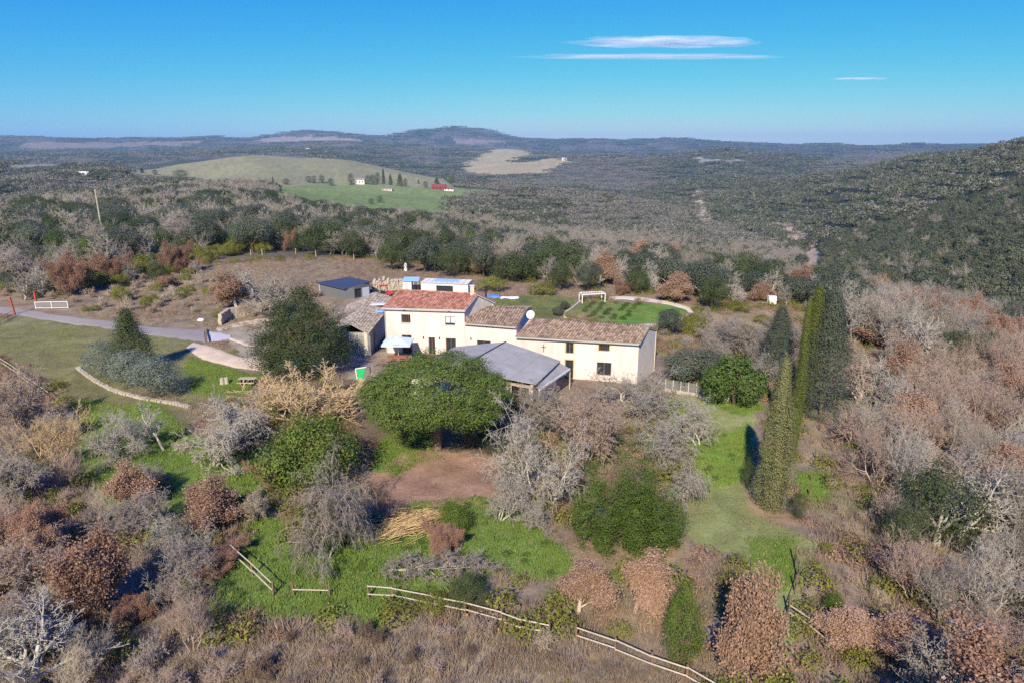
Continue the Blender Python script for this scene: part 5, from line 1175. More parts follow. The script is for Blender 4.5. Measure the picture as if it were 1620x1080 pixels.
# drain across the lane, utility pole, white things
dn = MB(); A_ = G(328, 522); B_ = G(332, 541); dn.bar((A_[0], A_[1], hz(*A_[:2]) + .09), (B_[0], B_[1], hz(*B_[:2]) + .09), .25, .06); tag(dn.build('drain_channel', M['black']), 'black drain grating across the end of the lane', 'drain')
g_ = G(165, 388); up = root('utility_pole', tuple(g_), 'pale slanting utility pole at the wood edge', 'pole'); d_ = project(*g_)[2]; hp_ = 84 * d_ / F / .97
MB().tube((g_[0], g_[1], g_[2] - .3), (g_[0] - .1, g_[1], g_[2] + hp_), .27, .2, 8).build('shaft', M['wood_pale'], up); MB().bar((g_[0] - .5, g_[1], g_[2] + hp_ - .4), (g_[0] + .5, g_[1], g_[2] + hp_ - .4), .08, .08).build('crossarm', M['wood_post'], up)
g_ = G(642, 429); st2 = root('upright_white_tank', tuple(g_), 'small white upright tank at the far edge of the rear field', 'tank'); MB().tube(tuple(g_), (g_[0], g_[1], g_[2] + 1.5), .35, .35, 10).build('body', M['white'], st2); MB().tube((g_[0], g_[1], g_[2] + 1.502), (g_[0], g_[1], g_[2] + 1.8), .33, .1, 10).build('dome', M['white'], st2)
g_ = G(1220, 484); st3 = root('white_trailer', tuple(g_), 'small white trailer half hidden behind the cypress', 'trailer'); x, y, z = g_
MB().box((x, y, z + 1.1), (1.4, 1.0, 1.5)).build('body', M['white'], st3); MB().bar((x + .7, y, z + .4), (x - 2.4, y, z + .35), .1, .1).build('drawbar', M['zinc'], st3); MB().box((x - .9, y, z + .5), (1.6, 1.2, .12)).build('bed', M['white_off'], st3)
for sy in (-.55, .55): MB().tube((x, y + sy - .08, z + .3), (x, y + sy + .08, z + .3), .3, .3, 12).build('wheel', M['rubber'], st3)
g_ = G(318, 509); wb = root('white_sack', tuple(g_), 'white sack lying on the bank above the lane', 'sack'); bm_ = MB(); nn = 10
V = []
for j in range(6):
    for k in range(nn): a = j / 5 * math.pi; b_ = k / nn * 6.283; r1_ = 1 + .15 * math.sin(3 * b_ + j); V.append((g_[0] + math.sin(a) * math.cos(b_) * .55 * r1_, g_[1] + math.sin(a) * math.sin(b_) * .35 * r1_, g_[2] + .25 + math.cos(a) * .3))
bm_.add(V, [(j * nn + k, (j + 1) * nn + k, (j + 1) * nn + (k + 1) % nn, j * nn + (k + 1) % nn) for j in range(5) for k in range(nn)]).build('body', M['white'], wb, smooth=True)

# stone-edged bank under the olives and the pale retaining bank
def stonewall(name, label, pix, n, rows, size, m, hgt=.25):
    w_ = densify([G(*p)[:2] for p in pix], n); rt_ = root(name, V3(w_[n // 2], hz(*w_[n // 2])), label, 'wall'); r_ = random.Random(n)
    for i in range(n - 1):
        c = (w_[i] + w_[i + 1]) / 2; l = np.linalg.norm(w_[i + 1] - w_[i]); a_ = math.atan2(*(w_[i + 1] - w_[i])[::-1])
        for j in range(rows): MB().box((c[0] + r_.gauss(0, .03), c[1] + .06 * j, hz(*c) + hgt * (j + .4)), (l * r_.uniform(.8, 1.0), size * r_.uniform(.85, 1.1), hgt * r_.uniform(.85, 1.1)), a_ + r_.gauss(0, .07)).build('stone', M[m], rt_)
    return rt_
stonewall('stone_edging', 'curved edging of pale stones below the olive bushes', [(123, 582), (140, 596), (152, 604), (190, 622), (234, 632), (272, 638), (300, 645)], 46, 1, .45, 'stone_pale', .26)
stonewall('retaining_wall', 'pale sand-coloured retaining wall on the bank behind the lane end', [(348, 515), (362, 505), (385, 500), (413, 495)], 26, 6, .5, 'stone_pale', .28)
# netting fence on a white kerb below the bright shrubs
a_ = G(1052, 618)[:2]; c_ = G(1152, 634)[:2]; nf = root('netting_fence', V3((a_ + c_) / 2, 0), 'white-posted netting fence on a pale kerb below the bright shrubs', 'fence')
d_ = G(1157, 615)[:2]
MB().bar(V3(a_, hz(*a_) + .12), V3(c_, hz(*c_) + .12), .25, .4).build('kerb', M['stone_pale'], nf); MB().bar(V3(c_, hz(*c_) + .12), V3(d_, hz(*d_) + .12), .25, .4).build('kerb', M['stone_pale'], nf)
for i in range(9):
    p = a_ + (c_ - a_) * i / 8; MB().bar(V3(p, hz(*p)), V3(p, hz(*p) + 1.45), .06, .06).build('post', M['white_off'], nf)
MB().add([V3(a_, hz(*a_) + .3), V3(c_, hz(*c_) + .3), V3(c_, hz(*c_) + 1.35), V3(a_, hz(*a_) + 1.35)], [(0, 1, 2, 3)]).build('netting', M['net'], nf)

# ------------------------------------------------------------------ farms far across the valley
def farhouse(name, px, py, wpx, dm, hm, m, mr_, label, roofh=2.2, nwin=3, rz=0.0, at=None, cat='house'):
    g_ = G(px, py); dp_ = project(*g_)[2]; w_ = wpx * dp_ / F; h = root(name, tuple(g_), label, cat); x, y, z = g_; x -= w_ / 2
    f0 = np.array([x, y]); f1 = np.array([x + w_, y]); ops = [(w_ * (i + .3) / nwin, w_ * (i + .6) / nwin, z + hm * .35, z + hm * .75) for i in range(nwin)]
    b, pf, _ = wall(f0, f1, z - 3, z + hm, z + hm, .3, ops); b.build('wall', M[m], h)
    for o in ops: window(pf, o, h, 'dark', 'dark')
    for p, q in ((f1, f1 + [0, dm]), (f1 + [0, dm], f0 + [0, dm]), (f0 + [0, dm], f0)): b, _, _ = wall(p, q, z - 3, z + hm - .02, z + hm - .02, .3); b.build('wall', M[m], h)
    r = MB(); k = .5; V = [(x - k, y - k, z + hm), (x + w_ + k, y - k, z + hm), (x + w_ + k, y + dm + k, z + hm), (x - k, y + dm + k, z + hm), (x - k, y + dm / 2, z + hm + roofh), (x + w_ + k, y + dm / 2, z + hm + roofh)]
    r.add(V, [(0, 1, 5, 4), (2, 3, 4, 5), (1, 2, 5), (3, 0, 4), (3, 2, 1, 0)]); r.build('roof', M[mr_], h); return h
farhouse('far_white_house', 569, 292, 16, 9, 6, 'white', 'tile_lichen', 'white house among dark trees on the far green hill')
farhouse('far_red_barn', 694, 301, 22, 12, 4.0, 'barn_red', 'barn_red', 'big red-roofed barn across the valley', 4.0, 4, cat='barn')
farhouse('far_white_annex', 710, 302.5, 16, 6, 2.6, 'white', 'barn_red', 'low white annex joined to the far red barn', 1.6, 3, cat='barn')
farhouse('far_pink_shed', 612, 302, 17, 6, 2.2, 'render_old', 'tile_lichen', 'low long shed between the far white house and the red barn', 1.0, 3, cat='shed')
farhouse('far_white_cottage', 130, 280, 17, 9, 3, 'white', 'white', 'white cottage roof among trees at the far left', 3)
farhouse('far_pale_cottage', 893, 254, 8, 14, 7, 'white', 'white_off', 'tiny pale cottage at the end of the straw-coloured far field', 3, 2)
farhouse('far_hill_farm', 486, 238, 7, 14, 7, 'white', 'tile_lichen', 'tiny pale farm in the dark trees above the green hill', 3, 2)
# ------------------------------------------------------------------ the trees one can pick out  (kind, name, foot x, foot y, width px, top y)
T('pine', 'umbrella_pine', 692, 710, 236, 551, 'great umbrella pine with a dark green dome in front of the farmhouse', rot=.4)
T('cedar', 'big_evergreen_tree', 484, 590, 146, 448, 'big dark evergreen with a ragged crown left of the farmhouse', rot=.2)
T('juniper', 'layered_conifer', 213, 590, 92, 484, 'dark layered conifer rising behind the olive bushes')
for px, py, w_, t, l in ((168, 596, 70, 534, 'leftmost of the grey-green olive bushes below the conifer'), (207, 612, 76, 548, 'middle grey-green olive bush below the conifer'), (253, 628, 82, 556, 'rightmost and nearest grey-green olive bush above the stone edging')):
    T('olive', 'olive_bush', px, py, w_, t, l, 'bush', group='olive bushes under the conifer')
T('cypress', 'broad_cypress', 1218, 802, 58, 562, 'nearest and broadest of the tall cypresses on the right lawn')
T('cypress_slim', 'slim_cypress', 1252, 722, 22, 470, 'tall slim yellow-green cypress just right of the broad one')
T('cypress_slim', 'slim_cypress', 1273, 650, 36, 452, 'cypress standing behind the slim one, in front of the grey-green conifer')
T('fir', 'grey_green_conifer', 1298, 655, 96, 455, 'wide grey-green conifer behind the cypresses')
T('fir', 'grey_green_conifer', 1226, 600, 70, 482, 'dark grey-green conifer left of the cypress tops')
T('cones', 'twin_peaked_evergreen', 987, 862, 172, 674, 'large bright green evergreen clump with two peaks at the centre of the garden', rot=0)
T('mid', 'green_bush_tree', 490, 772, 165, 648, 'broad yellowish green evergreen below the golden bare tree')
T('fan', 'golden_bare_tree', 478, 668, 190, 578, 'golden bare tree fanning out left of the umbrella pine')
T('bare_c', 'golden_bare_tree', 86, 743, 110, 640, 'tawny bare tree with arching limbs on the left slope', bark='gold')
T('gnarled', 'silver_bare_tree', 338, 735, 135, 618, 'silvery bare tree with a wide tangled crown below the picnic bench')
T('gnarled2', 'silver_bare_tree', 207, 716, 120, 625, 'grey gnarled tree leaning over the left grass below the stone edging')
T('thin', 'slender_bare_tree', 261, 712, 40, 634, 'thin white-stemmed bare tree between two gnarled ones')
T('gnarled', 'silver_bare_tree', 225, 775, 52, 728, 'small white stubby bare tree on the left grass')
T('weep', 'drooping_grey_tree', 515, 885, 165, 718, 'drooping mauve-grey bare tree below the broad evergreen', bark='mauve')
T('weep', 'drooping_grey_tree', 566, 860, 80, 750, 'small drooping silver tree on the right flank of the mauve one', bark='pale')
T('gnarled2', 'gnarled_bare_tree', 862, 800, 165, 632, 'big pale gnarled bare tree between the pine and the green clump', bark='pale')
T('gnarled', 'gnarled_bare_tree', 790, 822, 70, 745, 'white-trunked low tree at the edge of the bare soil')
T('gnarled', 'gnarled_bare_tree', 858, 835, 60, 775, 'small white twisted tree left of the green clump')
T('gnarled2', 'gnarled_bare_tree', 996, 645, 150, 562, 'wide grey bare tree against the right end of the long wing', bark='pale')
T('gnarled2', 'gnarled_bare_tree', 1040, 722, 110, 636, 'grey bare tree behind the green clump')
T('weep', 'gnarled_bare_tree', 1080, 800, 85, 722, 'arching pale bare tree on the right flank of the green clump', bark='pale')
T('gnarled', 'gnarled_bare_tree', 1105, 704, 84, 634, 'small pale apple-like tree alone on the bright lawn')
T('dense', 'brown_bare_tree', 925, 730, 110, 606, 'dense rusty brown bare tree behind the pale gnarled one', bark='pink')
T('dense', 'brown_bare_tree', 860, 690, 90, 600, 'dull grey-green bare tree at the barn corner', bark='grey')
T('oakgrey', 'grey_green_shrub', 1092, 612, 90, 545, 'grey-green tree in blossom right of the long wing')
T('bright', 'bright_green_shrub', 1160, 640, 92, 556, 'bright glossy green shrub tree behind the netting fence')
T('dense', 'purple_bare_tree', 1188, 566, 100, 506, 'purplish bare thicket tree behind the bright shrub', bark='mauve')
T('bare_b', 'purple_bare_tree', 1132, 552, 80, 508, 'purplish bare tree right of the kitchen garden', bark='mauve')
T('gnarled2', 'white_limbed_tree', 1198, 602, 60, 548, 'white-limbed bare tree left of the dark conifer')
T('round', 'small_dark_bush', 1259, 818, 34, 772, 'small dark evergreen at the foot of the broad cypress', 'bush')
T('round', 'round_dark_bush', 1180, 770, 22, 718, 'low dark bush at the left foot of the broad cypress', 'bush')
T('round', 'round_evergreen', 1428, 882, 78, 786, 'round dark evergreen in the thicket below the right-hand bare trees')
T('round', 'round_evergreen', 1604, 970, 72, 905, 'dark evergreen at the right edge low in the photograph')
T('round', 'round_evergreen', 1514, 616, 32, 578, 'small dark evergreen in the middle of the right thicket')
T('oakgrey', 'round_evergreen', 1385, 622, 42, 580, 'small grey-green bush tree right of the cypresses')
T('mid', 'green_bush', 1316, 968, 36, 930, 'small bright green bush right of the lower lawn', 'bush')
T('upright', 'upright_dark_bush', 742, 962, 66, 898, 'dark upright evergreen behind the long rail fence', 'bush', leaf='oak')
T('upright', 'upright_green_tree', 1078, 1048, 66, 908, 'dark green evergreen pressed against the big russet tree')
T('tan_a', 'russet_tree', 1158, 1062, 84, 882, 'big pinkish russet tree at the bottom of the right lawn', rot=1.)
T('tan_a', 'russet_tree', 1003, 968, 72, 872, 'pointed russet tree right of the long rail fence', rot=2.)
T('tan_a', 'russet_tree', 915, 970, 74, 896, 'low spreading russet tree left of the pointed one', rot=3.)
T('russet_a', 'russet_tree', 180, 975, 96, 836, 'tall orange-brown russet tree at the lower left')
T('russet_b', 'russet_tree', 66, 890, 84, 786, 'broad brown-leaved tree at the left edge above the orange one')
T('russet_b', 'russet_tree', 215, 985, 60, 935, 'low russet bush at the foot of the orange tree', 'bush')
T('tan_a', 'russet_tree', 315, 835, 72, 752, 'brown-leaved tree with bare twigs on the left grass')
T('gnarled2', 'bare_dark_tree', 290, 900, 120, 800, 'bare tree with white twigs over dark undergrowth, lower left')
T('russet_b', 'russet_bush', 700, 872, 62, 826, 'rusty orange bush beside the fallen grey tree', 'bush')
T('russet_b', 'russet_bush', 330, 900, 90, 862, 'low rusty bush near the top of the left rail fence', 'bush')
T('dense', 'mauve_bare_tree', 210, 850, 105, 772, 'mauve-grey leafless tree above the orange russet tree', bark='mauve')
T('dense', 'mauve_bare_tree', 25, 800, 110, 700, 'mauve-grey leafless tree at the left edge', bark='mauve')
T('dense', 'mauve_bare_tree', 25, 690, 110, 580, 'reddish leafless tree filling the left edge inside the curved fence', bark='pink')
T('dense', 'mauve_bare_tree', 95, 690, 60, 640, 'small mauve leafless tree by the curved fence end', bark='mauve')
T('dense', 'mauve_bare_tree', 20, 930, 150, 840, 'mauve-brown leafless thicket tree at the lower left edge', bark='pink')
T('bare_a', 'white_twigged_tree', 45, 1100, 190, 940, 'white-twigged bare tree in the bottom left corner', bark='pale')
T('bare_b', 'white_twigged_tree', 150, 1065, 90, 960, 'slim pale bare tree beside the corner tree at the bottom left', bark='grey')
T('mid', 'green_bush', 385, 700, 60, 660, 'green bush in the shade of the golden bare tree', 'bush')
T('mid', 'green_bush', 338, 815, 62, 762, 'deep green bush behind the brown-leaved tree', 'bush')
T('mid', 'green_bush', 720, 840, 62, 792, 'grey-green bush above the fallen grey tree', 'bush')
T('cedar', 'low_conifer', 770, 700, 95, 655, 'low grey-green evergreen under the right side of the umbrella pine', leaf='oakgrey')
# right-hand thicket, the large ones
for a in ((1220 + 100, 1000, 70, 930), ):
    pass
big = [('bare_a', 1440, 760, 110, 660, 'grey', 'grey bare tree over the round evergreen'), ('bare_b', 1385, 770, 100, 655, 'pink', 'pinkish bare tree nearest the lower lawn strip'), ('bare_a', 1520, 850, 130, 730, 'pale', 'pale bare tree with strong white limbs right of the round evergreen'), ('bare_c', 1590, 850, 120, 720, 'grey', 'grey upright bare tree at the right edge'),
       ('bare_b', 1490, 985, 130, 860, 'grey', 'grey bare tree in the lower right'), ('thin', 1485, 1060, 50, 950, 'pale', 'slender white bare stem low on the right'), ('bare_c', 1560, 1050, 120, 940, 'pink', 'pinkish bare tree near the bottom right corner'), ('bare_a', 1350, 640, 90, 555, 'pink', 'pinkish bare tree right of the grey-green conifer'),
       ('bare_b', 1345, 545, 100, 430, 'pale', 'pale bare tree rising behind the conifer'), ('bare_c', 1420, 560, 110, 440, 'pale', 'pale upright bare tree at the wood edge on the right'), ('bare_b', 1500, 560, 110, 450, 'grey', 'grey bare tree at the wood edge further right'), ('bare_a', 1460, 590, 100, 490, 'pale', 'bare tree with white limbs against dark leaves on the right'),
       ('bare_b', 1590, 620, 100, 500, 'pink', 'pink-brown bare tree at the right edge'), ('bare_c', 1560, 700, 110, 590, 'pink', 'pink-brown bare tree in the middle of the right thicket')]
for k, px, py, w_, t, bk, l in big: T(k, 'bare_tree', px, py, w_, t, l, bark=bk)
for px, py, w_, t, l in ((1400, 545, 80, 495, 'russet tree between the conifer and the right wood'), (1460, 690, 70, 625, 'russet tree in the upper right thicket'), (1590, 760, 80, 690, 'russet tree at the right edge'), (1345, 1010, 70, 945, 'brown-leaved bush tree right of the pale rails'), (1440, 1060, 90, 985, 'brown-leaved tree low on the right'), (1480, 930, 100, 870, 'tan-leaved thicket tree under the grey bare tree'), (1585, 1040, 80, 985, 'pinkish russet tree near the bottom right corner'),
                       (376, 490, 48, 432, 'pinkish russet tree on the bank left of the big evergreen'), (462, 398, 30, 364, 'small red-brown tree in the hedge behind the rear field'), (278, 432, 44, 384, 'red-brown tree at the edge of the left scrub'), (118, 466, 62, 402, 'russet tree behind the white gate'), (70, 412, 38, 388, 'small red-brown bush in the left scrub'),
                       (1068, 476, 42, 430, 'pinkish russet tree behind the kitchen garden'), (984, 466, 30, 442, 'small russet bush behind the pergola'), (1196, 476, 34, 446, 'pink-brown tree left of the white trailer')):
    T('tan_a' if px > 1000 or px == 376 else 'russet_b', 'russet_tree', px, py, w_, t, l)
for px, py, w_, t, l in ((882, 500, 18, 484, 'white-flowering bush at the left corner of the kitchen garden'), (893, 490, 16, 476, 'white-flowering bush beside the kitchen garden wall, further up')):
    T('bright', 'flowering_bush', px, py, w_, t, l, 'bush', leaf='oakgrey')
# rear hedge and left bank
for k, px, py, w_, t, l in (('oak_a', 620, 428, 56, 378, 'dark green evergreen at the left end of the rear hedge'), ('oakgrey', 672, 432, 60, 372, 'grey-green evergreen in the rear hedge beside the first'), ('oak_a', 716, 438, 62, 390, 'evergreen in the rear hedge behind the stove pipe end'), ('oakgrey', 765, 440, 48, 384, 'grey-green evergreen in the middle of the rear hedge'), ('oak_b', 812, 446, 78, 396, 'broad evergreen right of the middle of the rear hedge'),
                       ('oak_a', 886, 460, 42, 408, 'evergreen behind the kitchen garden pergola'), ('oakgrey', 930, 462, 40, 412, 'grey-green evergreen just behind the pergola'), ('oak_b', 1010, 466, 44, 420, 'evergreen behind the garden path'), ('oak_a', 1125, 490, 58, 432, 'solid dark evergreen right of the kitchen garden'), ('oak_b', 1100, 430, 84, 392, 'wide evergreen standing above the right end of the hedge'),
                       ('upright', 448, 372, 26, 336, 'dark pointed evergreen in the left wood'), ('oak_a', 344, 396, 36, 352, 'dark evergreen in the left wood edge'), ('oakgrey', 400, 400, 60, 340, 'grey-green evergreen in the left wood edge'), ('oak_b', 500, 404, 52, 352, 'dark evergreen left of the rear field corner'), ('oak_a', 560, 410, 46, 362, 'dark evergreen behind the rear field corner'), ('oakgrey', 1330, 500, 90, 430, 'grey-green evergreen behind the tall cypresses'), ('oak_a', 1290, 480, 60, 440, 'dark evergreen behind the cypress tops')):
    T(k, 'evergreen_oak', px, py, w_, t, l)
for px, py, w_, t, l in ((192, 478, 32, 450, 'yellow-green bush on the bank above the lane'), (232, 488, 22, 466, 'olive-green bush near the conifer top'), (330, 470, 24, 450, 'green bush on the bank below the mound'), (152, 492, 18, 482, 'low round bush beside the lane'), (137, 494, 18, 484, 'brown-green bush beside the lane, left of its neighbour'), (344, 502, 20, 492, 'small bush beside the retaining wall'), (780, 460, 60, 436, 'long yellow-green bush at the foot of the rear hedge'), (860, 466, 50, 446, 'yellow-green bush left of the pergola hedge'), (1165, 492, 44, 474, 'yellow-green bush left of the white trailer'), (1205, 512, 34, 497, 'yellow-green bush at the edge of the right clearing')):
    T('shrub', 'low_green_bush', px, py, w_, t, l, 'bush')
for px, py, w_, t, bk, l in ((440, 505, 90, 428, 'grey', 'tangled grey bare tree on the bank behind the big evergreen'), (545, 535, 70, 478, 'grey', 'grey bare tree against the old outbuilding'), (395, 470, 60, 420, 'pale', 'pale bare tree on the mound'), (65, 470, 50, 420, 'pale', 'pale bare tree left of the russet one behind the gate'), (40, 475, 44, 428, 'grey', 'grey bare tree at the far left above the lane'), (500, 560, 60, 505, 'grey', 'bare tree half hidden in the big evergreen')):
    T('bare_a', 'bare_tree', px, py, w_, t, l, bark=bk)

# fallen tree, straw heap
fl_ = grow(90, H=6, stems=1, levels=4, trunk_h=.6, kids=(9, 7, 7, 5), spread=.9, trunk_r=.16, up=(0, 0, 0, 0), ratio=(.55, .6, .55, .5), wob=.22)
def lay(V, sx, sy, sz): return np.stack([(V[:, 2] - 2.5) * sx, V[:, 0] * sy, np.abs(V[:, 1]) * sz + .15], 1)
g_ = G(690, 905); r0_ = root('fallen_grey_tree', tuple(g_), 'fallen dead grey tree sprawled across the grass above the rail fence', 'fallen tree')
for nm, lo, hi in (('trunk', 0, 1), ('branches', 2, 4)):
    V, Fs = skel_mesh(fl_, lo, hi, 4); V = lay(V, 1.05, .85, .55)
    o = bpy.data.objects.new(nm, fast_mesh('fallen_' + nm, V, Fs, [BARK['mauve'] if lo else BARK['pale']])); col.objects.link(o); o.parent = r0_
for dx in (-2.1, 1.9):
    V, Fs = skel_mesh(fl_, 2, 4, 4); V = lay(V, .7, .8, .5); V[:, 0] += dx
    o = bpy.data.objects.new('branches', fast_mesh('fallen_branches', V, Fs, [BARK['mauve']])); col.objects.link(o); o.parent = r0_
g_ = G(655, 835); r0_ = root('brush_heap', tuple(g_), 'heap of cut straw-coloured branches on the edge of the bare soil', 'brush heap'); r_ = np.random.default_rng(5)
for j in range(3):
    n_ = 260; A_ = np.stack([r_.normal(size=n_) * 1.0 + 1.2 - j * 1.1, r_.normal(size=n_) * .55 + 1 - j * .8, r_.uniform(.05, .7, n_)], 1); B_ = A_ + np.stack([r_.uniform(-2.4, -.4, n_), r_.uniform(-1.6, .1, n_), r_.uniform(-.5, .3, n_)], 1); B_[:, 2] = np.maximum(B_[:, 2], .03)
    V, Fc = cones(A_, B_, np.full(n_, .03)); o = bpy.data.objects.new('branches', fast_mesh('heap', V, [(Fc, 0)], [BARK['gold']])); col.objects.link(o); o.parent = r0_

# ------------------------------------------------------------------ far farm trees
for k, (px, py, w_, t, kind, l) in enumerate([(556, 293, 12, 274, 'round', 'dark tree left of the far white house'), (582, 292, 12, 276, 'round', 'dark tree right of the far white house'), (590, 293, 14, 276, 'round', 'second dark tree right of the far white house'), (598, 292, 10, 272, 'round', 'broad dark tree near the far white house'), (607, 292, 6, 267, 'cypress', 'tall dark cypress above the far white house'), (618, 293, 7, 276, 'cypress', 'grey cypress right of the far white house'),
    (633, 295, 12, 275, 'fir', 'grey conifer furthest right of the far white house'), (642, 295, 8, 282, 'round', 'small tree at the end of the far white house row'), (524, 294, 12, 282, 'round', 'round tree in front of the far white house garden'), (510, 290, 12, 276, 'round', 'round tree left on the far green hill'), (498, 290, 8, 277, 'round', 'small round tree in the row left of the far white house'), (488, 289, 14, 278, 'round', 'leftmost tree of the row before the far white house'),
    (452, 292, 14, 282, 'round', 'tree clump left of the row on the far green hill'), (432, 292, 4, 280, 'cypress', 'tiny dark cypress at the left of the far green hill'), (673, 298, 10, 286, 'round', 'tree left of the far red barn'), (691, 291, 8, 281, 'cypress', 'cone-shaped tree behind the far red barn'), (714, 291, 16, 278, 'round', 'dark tree right behind the far red barn'), (662, 291, 3, 284, 'cypress', 'thin cypress between the far farms'),
    (588, 323, 13, 313, 'round', 'left of two bushes on the green far meadow'), (601, 321, 12, 309, 'round', 'right of two bushes on the green far meadow'), (225, 274, 6, 266, 'cypress', 'cone-shaped tree on the left of the far hill'), (246, 277, 10, 268, 'round', 'small tree on the left flank of the far hill'), (285, 283, 30, 268, 'round', 'broad dark tree group below the far hill'), (700, 325, 6, 321, 'round', 'small bush on the bright far meadow')]):
    T(kind, 'far_tree', px, py, w_, t, l, leaf='farm', parts=False)

# ------------------------------------------------------------------ woods: nearest ones are objects, the rest one mass per kind
UX = []
def free(x, y, r):
    if not UX: UX.append(np.array(USED))
    U = UX[0]; return not ((np.hypot(U[:, 0] - x, U[:, 1] - y) < U[:, 2] * .55 + r)).any()
BLD = [inp for inp in ([(-27, 80), (-4, 79), (-2, 105), (-28, 106)], [(-13, 60), (7, 60), (18, 72), (20, 84), (-8, 92)], [(-32, 108), (-5, 104), (-4, 122), (-34, 126)], [(-34, 112), (-22, 112), (-22, 128), (-34, 128)])]
def clear(x, y):
    m = np.zeros(len(x), bool)
    for p in BLD: m |= inpoly(x, y, p)
    return ~m
def cand(r0, r1, s, azm=43):
    """jittered grid over a ring sector"""
    n = int(r1 * math.sin(R(azm)) / s) + 1; gx, gy = np.meshgrid(np.arange(-n, n + 1) * s, np.arange(0, int(r1 / s) + 2) * s)
    x = gx.ravel() + rng.uniform(-.5, .5, gx.size) * s * .95; y = gy.ravel() + rng.uniform(-.5, .5, gx.size) * s * .95
    d = np.hypot(x, y); a = np.arctan2(x, y); k = (d >= r0) & (d < r1) & (np.abs(a) < R(azm)); return x[k], y[k]
OPEN = [n for n in Z if n not in ('foot', 'green_a', 'green_d', 'green_e', 'soil_c', 'mound', 'verge')]
zone('thicket_r', [(1265, 540), (1330, 530), (1330, 500), (1380, 440), (1700, 440), (4500, 500), (4500, 3500), (1700, 3500), (1450, 1500), (1430, 1100), (1420, 900), (1370, 800), (1335, 700), (1350, 650), (1380, 620)], 15, 175)
zone('scrub_r', [(1270, 850), (1320, 740), (1370, 800), (1420, 900), (1440, 1300), (1240, 1300), (1250, 1000)], 15, 90)
zone('thicket_l', [(-400, 590), (0, 580), (60, 640), (110, 700), (150, 800), (260, 830), (330, 850), (360, 890), (330, 960), (330, 1020), (250, 1100), (100, 1300), (-200, 3000), (-4000, 3000), (-4000, 590)], 15, 80)
zone('scrub_c', [(130, 640), (300, 650), (400, 700), (430, 760), (400, 860), (330, 850), (180, 820), (120, 730)], 15, 90)
zone('scrub_m', [(420, 720), (600, 760), (580, 860), (440, 870), (390, 800)], 15, 90)
zone('garden_low', [(580, 800), (720, 790), (870, 830), (960, 900), (1060, 900), (1080, 1000), (1060, 1070), (600, 1000), (430, 960), (600, 940), (780, 910), (640, 880)], 15, 90)
zone('behind_right', [(1042, 530), (1100, 512), (1130, 492), (1270, 500), (1260, 580), (1180, 600), (1055, 550)], 60, 175)
zone('wood_left', [(-400, 300), (420, 300), (700, 330), (900, 400), (880, 450), (700, 428), (560, 406), (430, 398), (300, 402), (200, 425), (90, 455), (-400, 470)], 110, 420)
zone('scrub_left', [(-200, 385), (200, 375), (420, 382), (440, 398), (340, 412), (270, 440), (100, 468), (-200, 472)], 100, 260)
zone('bank_left', [(-200, 440), (100, 440), (230, 420), (330, 425), (540, 430), (530, 500), (430, 520), (350, 500), (240, 500), (60, 470), (-200, 470)], 70, 200)
zone('hedge_back', [(560, 395), (1000, 400), (1400, 420), (1350, 500), (1110, 478), (960, 462), (760, 440), (600, 425)], 100, 260)
zone('basin_far', [(1285, 262), (1350, 240), (1465, 240), (1400, 262), (1335, 284), (1290, 290)], 1700, 6000)
zone('grey_basin', [(700, 330), (770, 295), (900, 300), (1100, 335), (1290, 415), (1240, 430), (1250, 470), (800, 440), (640, 380)], 140, 1400)
zone('dark_knoll', [(705, 325), (760, 305), (850, 300), (900, 330), (880, 370), (820, 370), (740, 380), (700, 360)], 350, 1400)
def zin(n, x, y, z, px, py):
    poly, a, b = Z[n]; d = np.hypot(x, y); return inpoly(px, py, poly) & (d >= a) & (d < b)
def info(x, y):
    z = height(x, y); px, py, _ = project(x, y, z); return z, px, py
def open_mask(x, y, z, names):
    m = np.zeros(len(x), bool)
    for n in names: m |= zmask(n, x, y, z, .5)
    return m
POOL = []  # (distance, kind, x, y, z, size, zone)
def feed(zn, s, r0, r1, mix, size, avoid=.6):
    x, y = cand(r0, r1, s, 60 if r1 < 200 else 43); z, px, py = info(x, y); k = zin(zn, x, y, z, px, py) & clear(x, y) & ~open_mask(x, y, z, OPEN)
    kinds = list(mix); pr = np.array([mix[q] for q in kinds], float); pr /= pr.sum()
    for i in np.nonzero(k)[0]:
        if math.hypot(x[i], y[i]) < 175 and not free(x[i], y[i], avoid): continue
        POOL.append((math.hypot(x[i], y[i]), kinds[rng.choice(len(kinds), p=pr)], x[i], y[i], z[i], size * rng.uniform(.7, 1.25), zn))
feed('thicket_r', 2.9, 15, 175, {'bare_a': 3, 'bare_b': 5, 'bare_c': 6, 'dense': 1.5, 'tan_a': 1.1, 'russet_b': .5, 'round': .4, 'oakgrey': .3, 'brush_a': 5}, 5.0)
feed('scrub_r', 3.2, 15, 90, {'brush_a': 3, 'brush_b': 3, 'shrub': .6}, 1.5)
feed('thicket_l', 3.2, 15, 80, {'dense': 2.5, 'bare_b': 2.5, 'bare_c': 2, 'russet_b': .8, 'tan_a': .6, 'brush_a': 6, 'gnarled2': .6}, 3.0)
feed('scrub_c', 6.0, 15, 90, {'brush_a': 2, 'brush_b': 1, 'dense': 1, 'shrub': .7}, 2.2)
feed('scrub_m', 4.4, 15, 90, {'brush_a': 2, 'brush_b': 2, 'russet_b': .8, 'shrub': .5}, 2.2)
feed('garden_low', 6.0, 15, 90, {'brush_a': 2, 'brush_b': 1.5, 'shrub': .6}, 1.8)
feed('behind_right', 3.3, 60, 175, {'dense': 3, 'bare_b': 2, 'brush_a': 3, 'oakgrey': .4, 'shrub': .8}, 3.2)
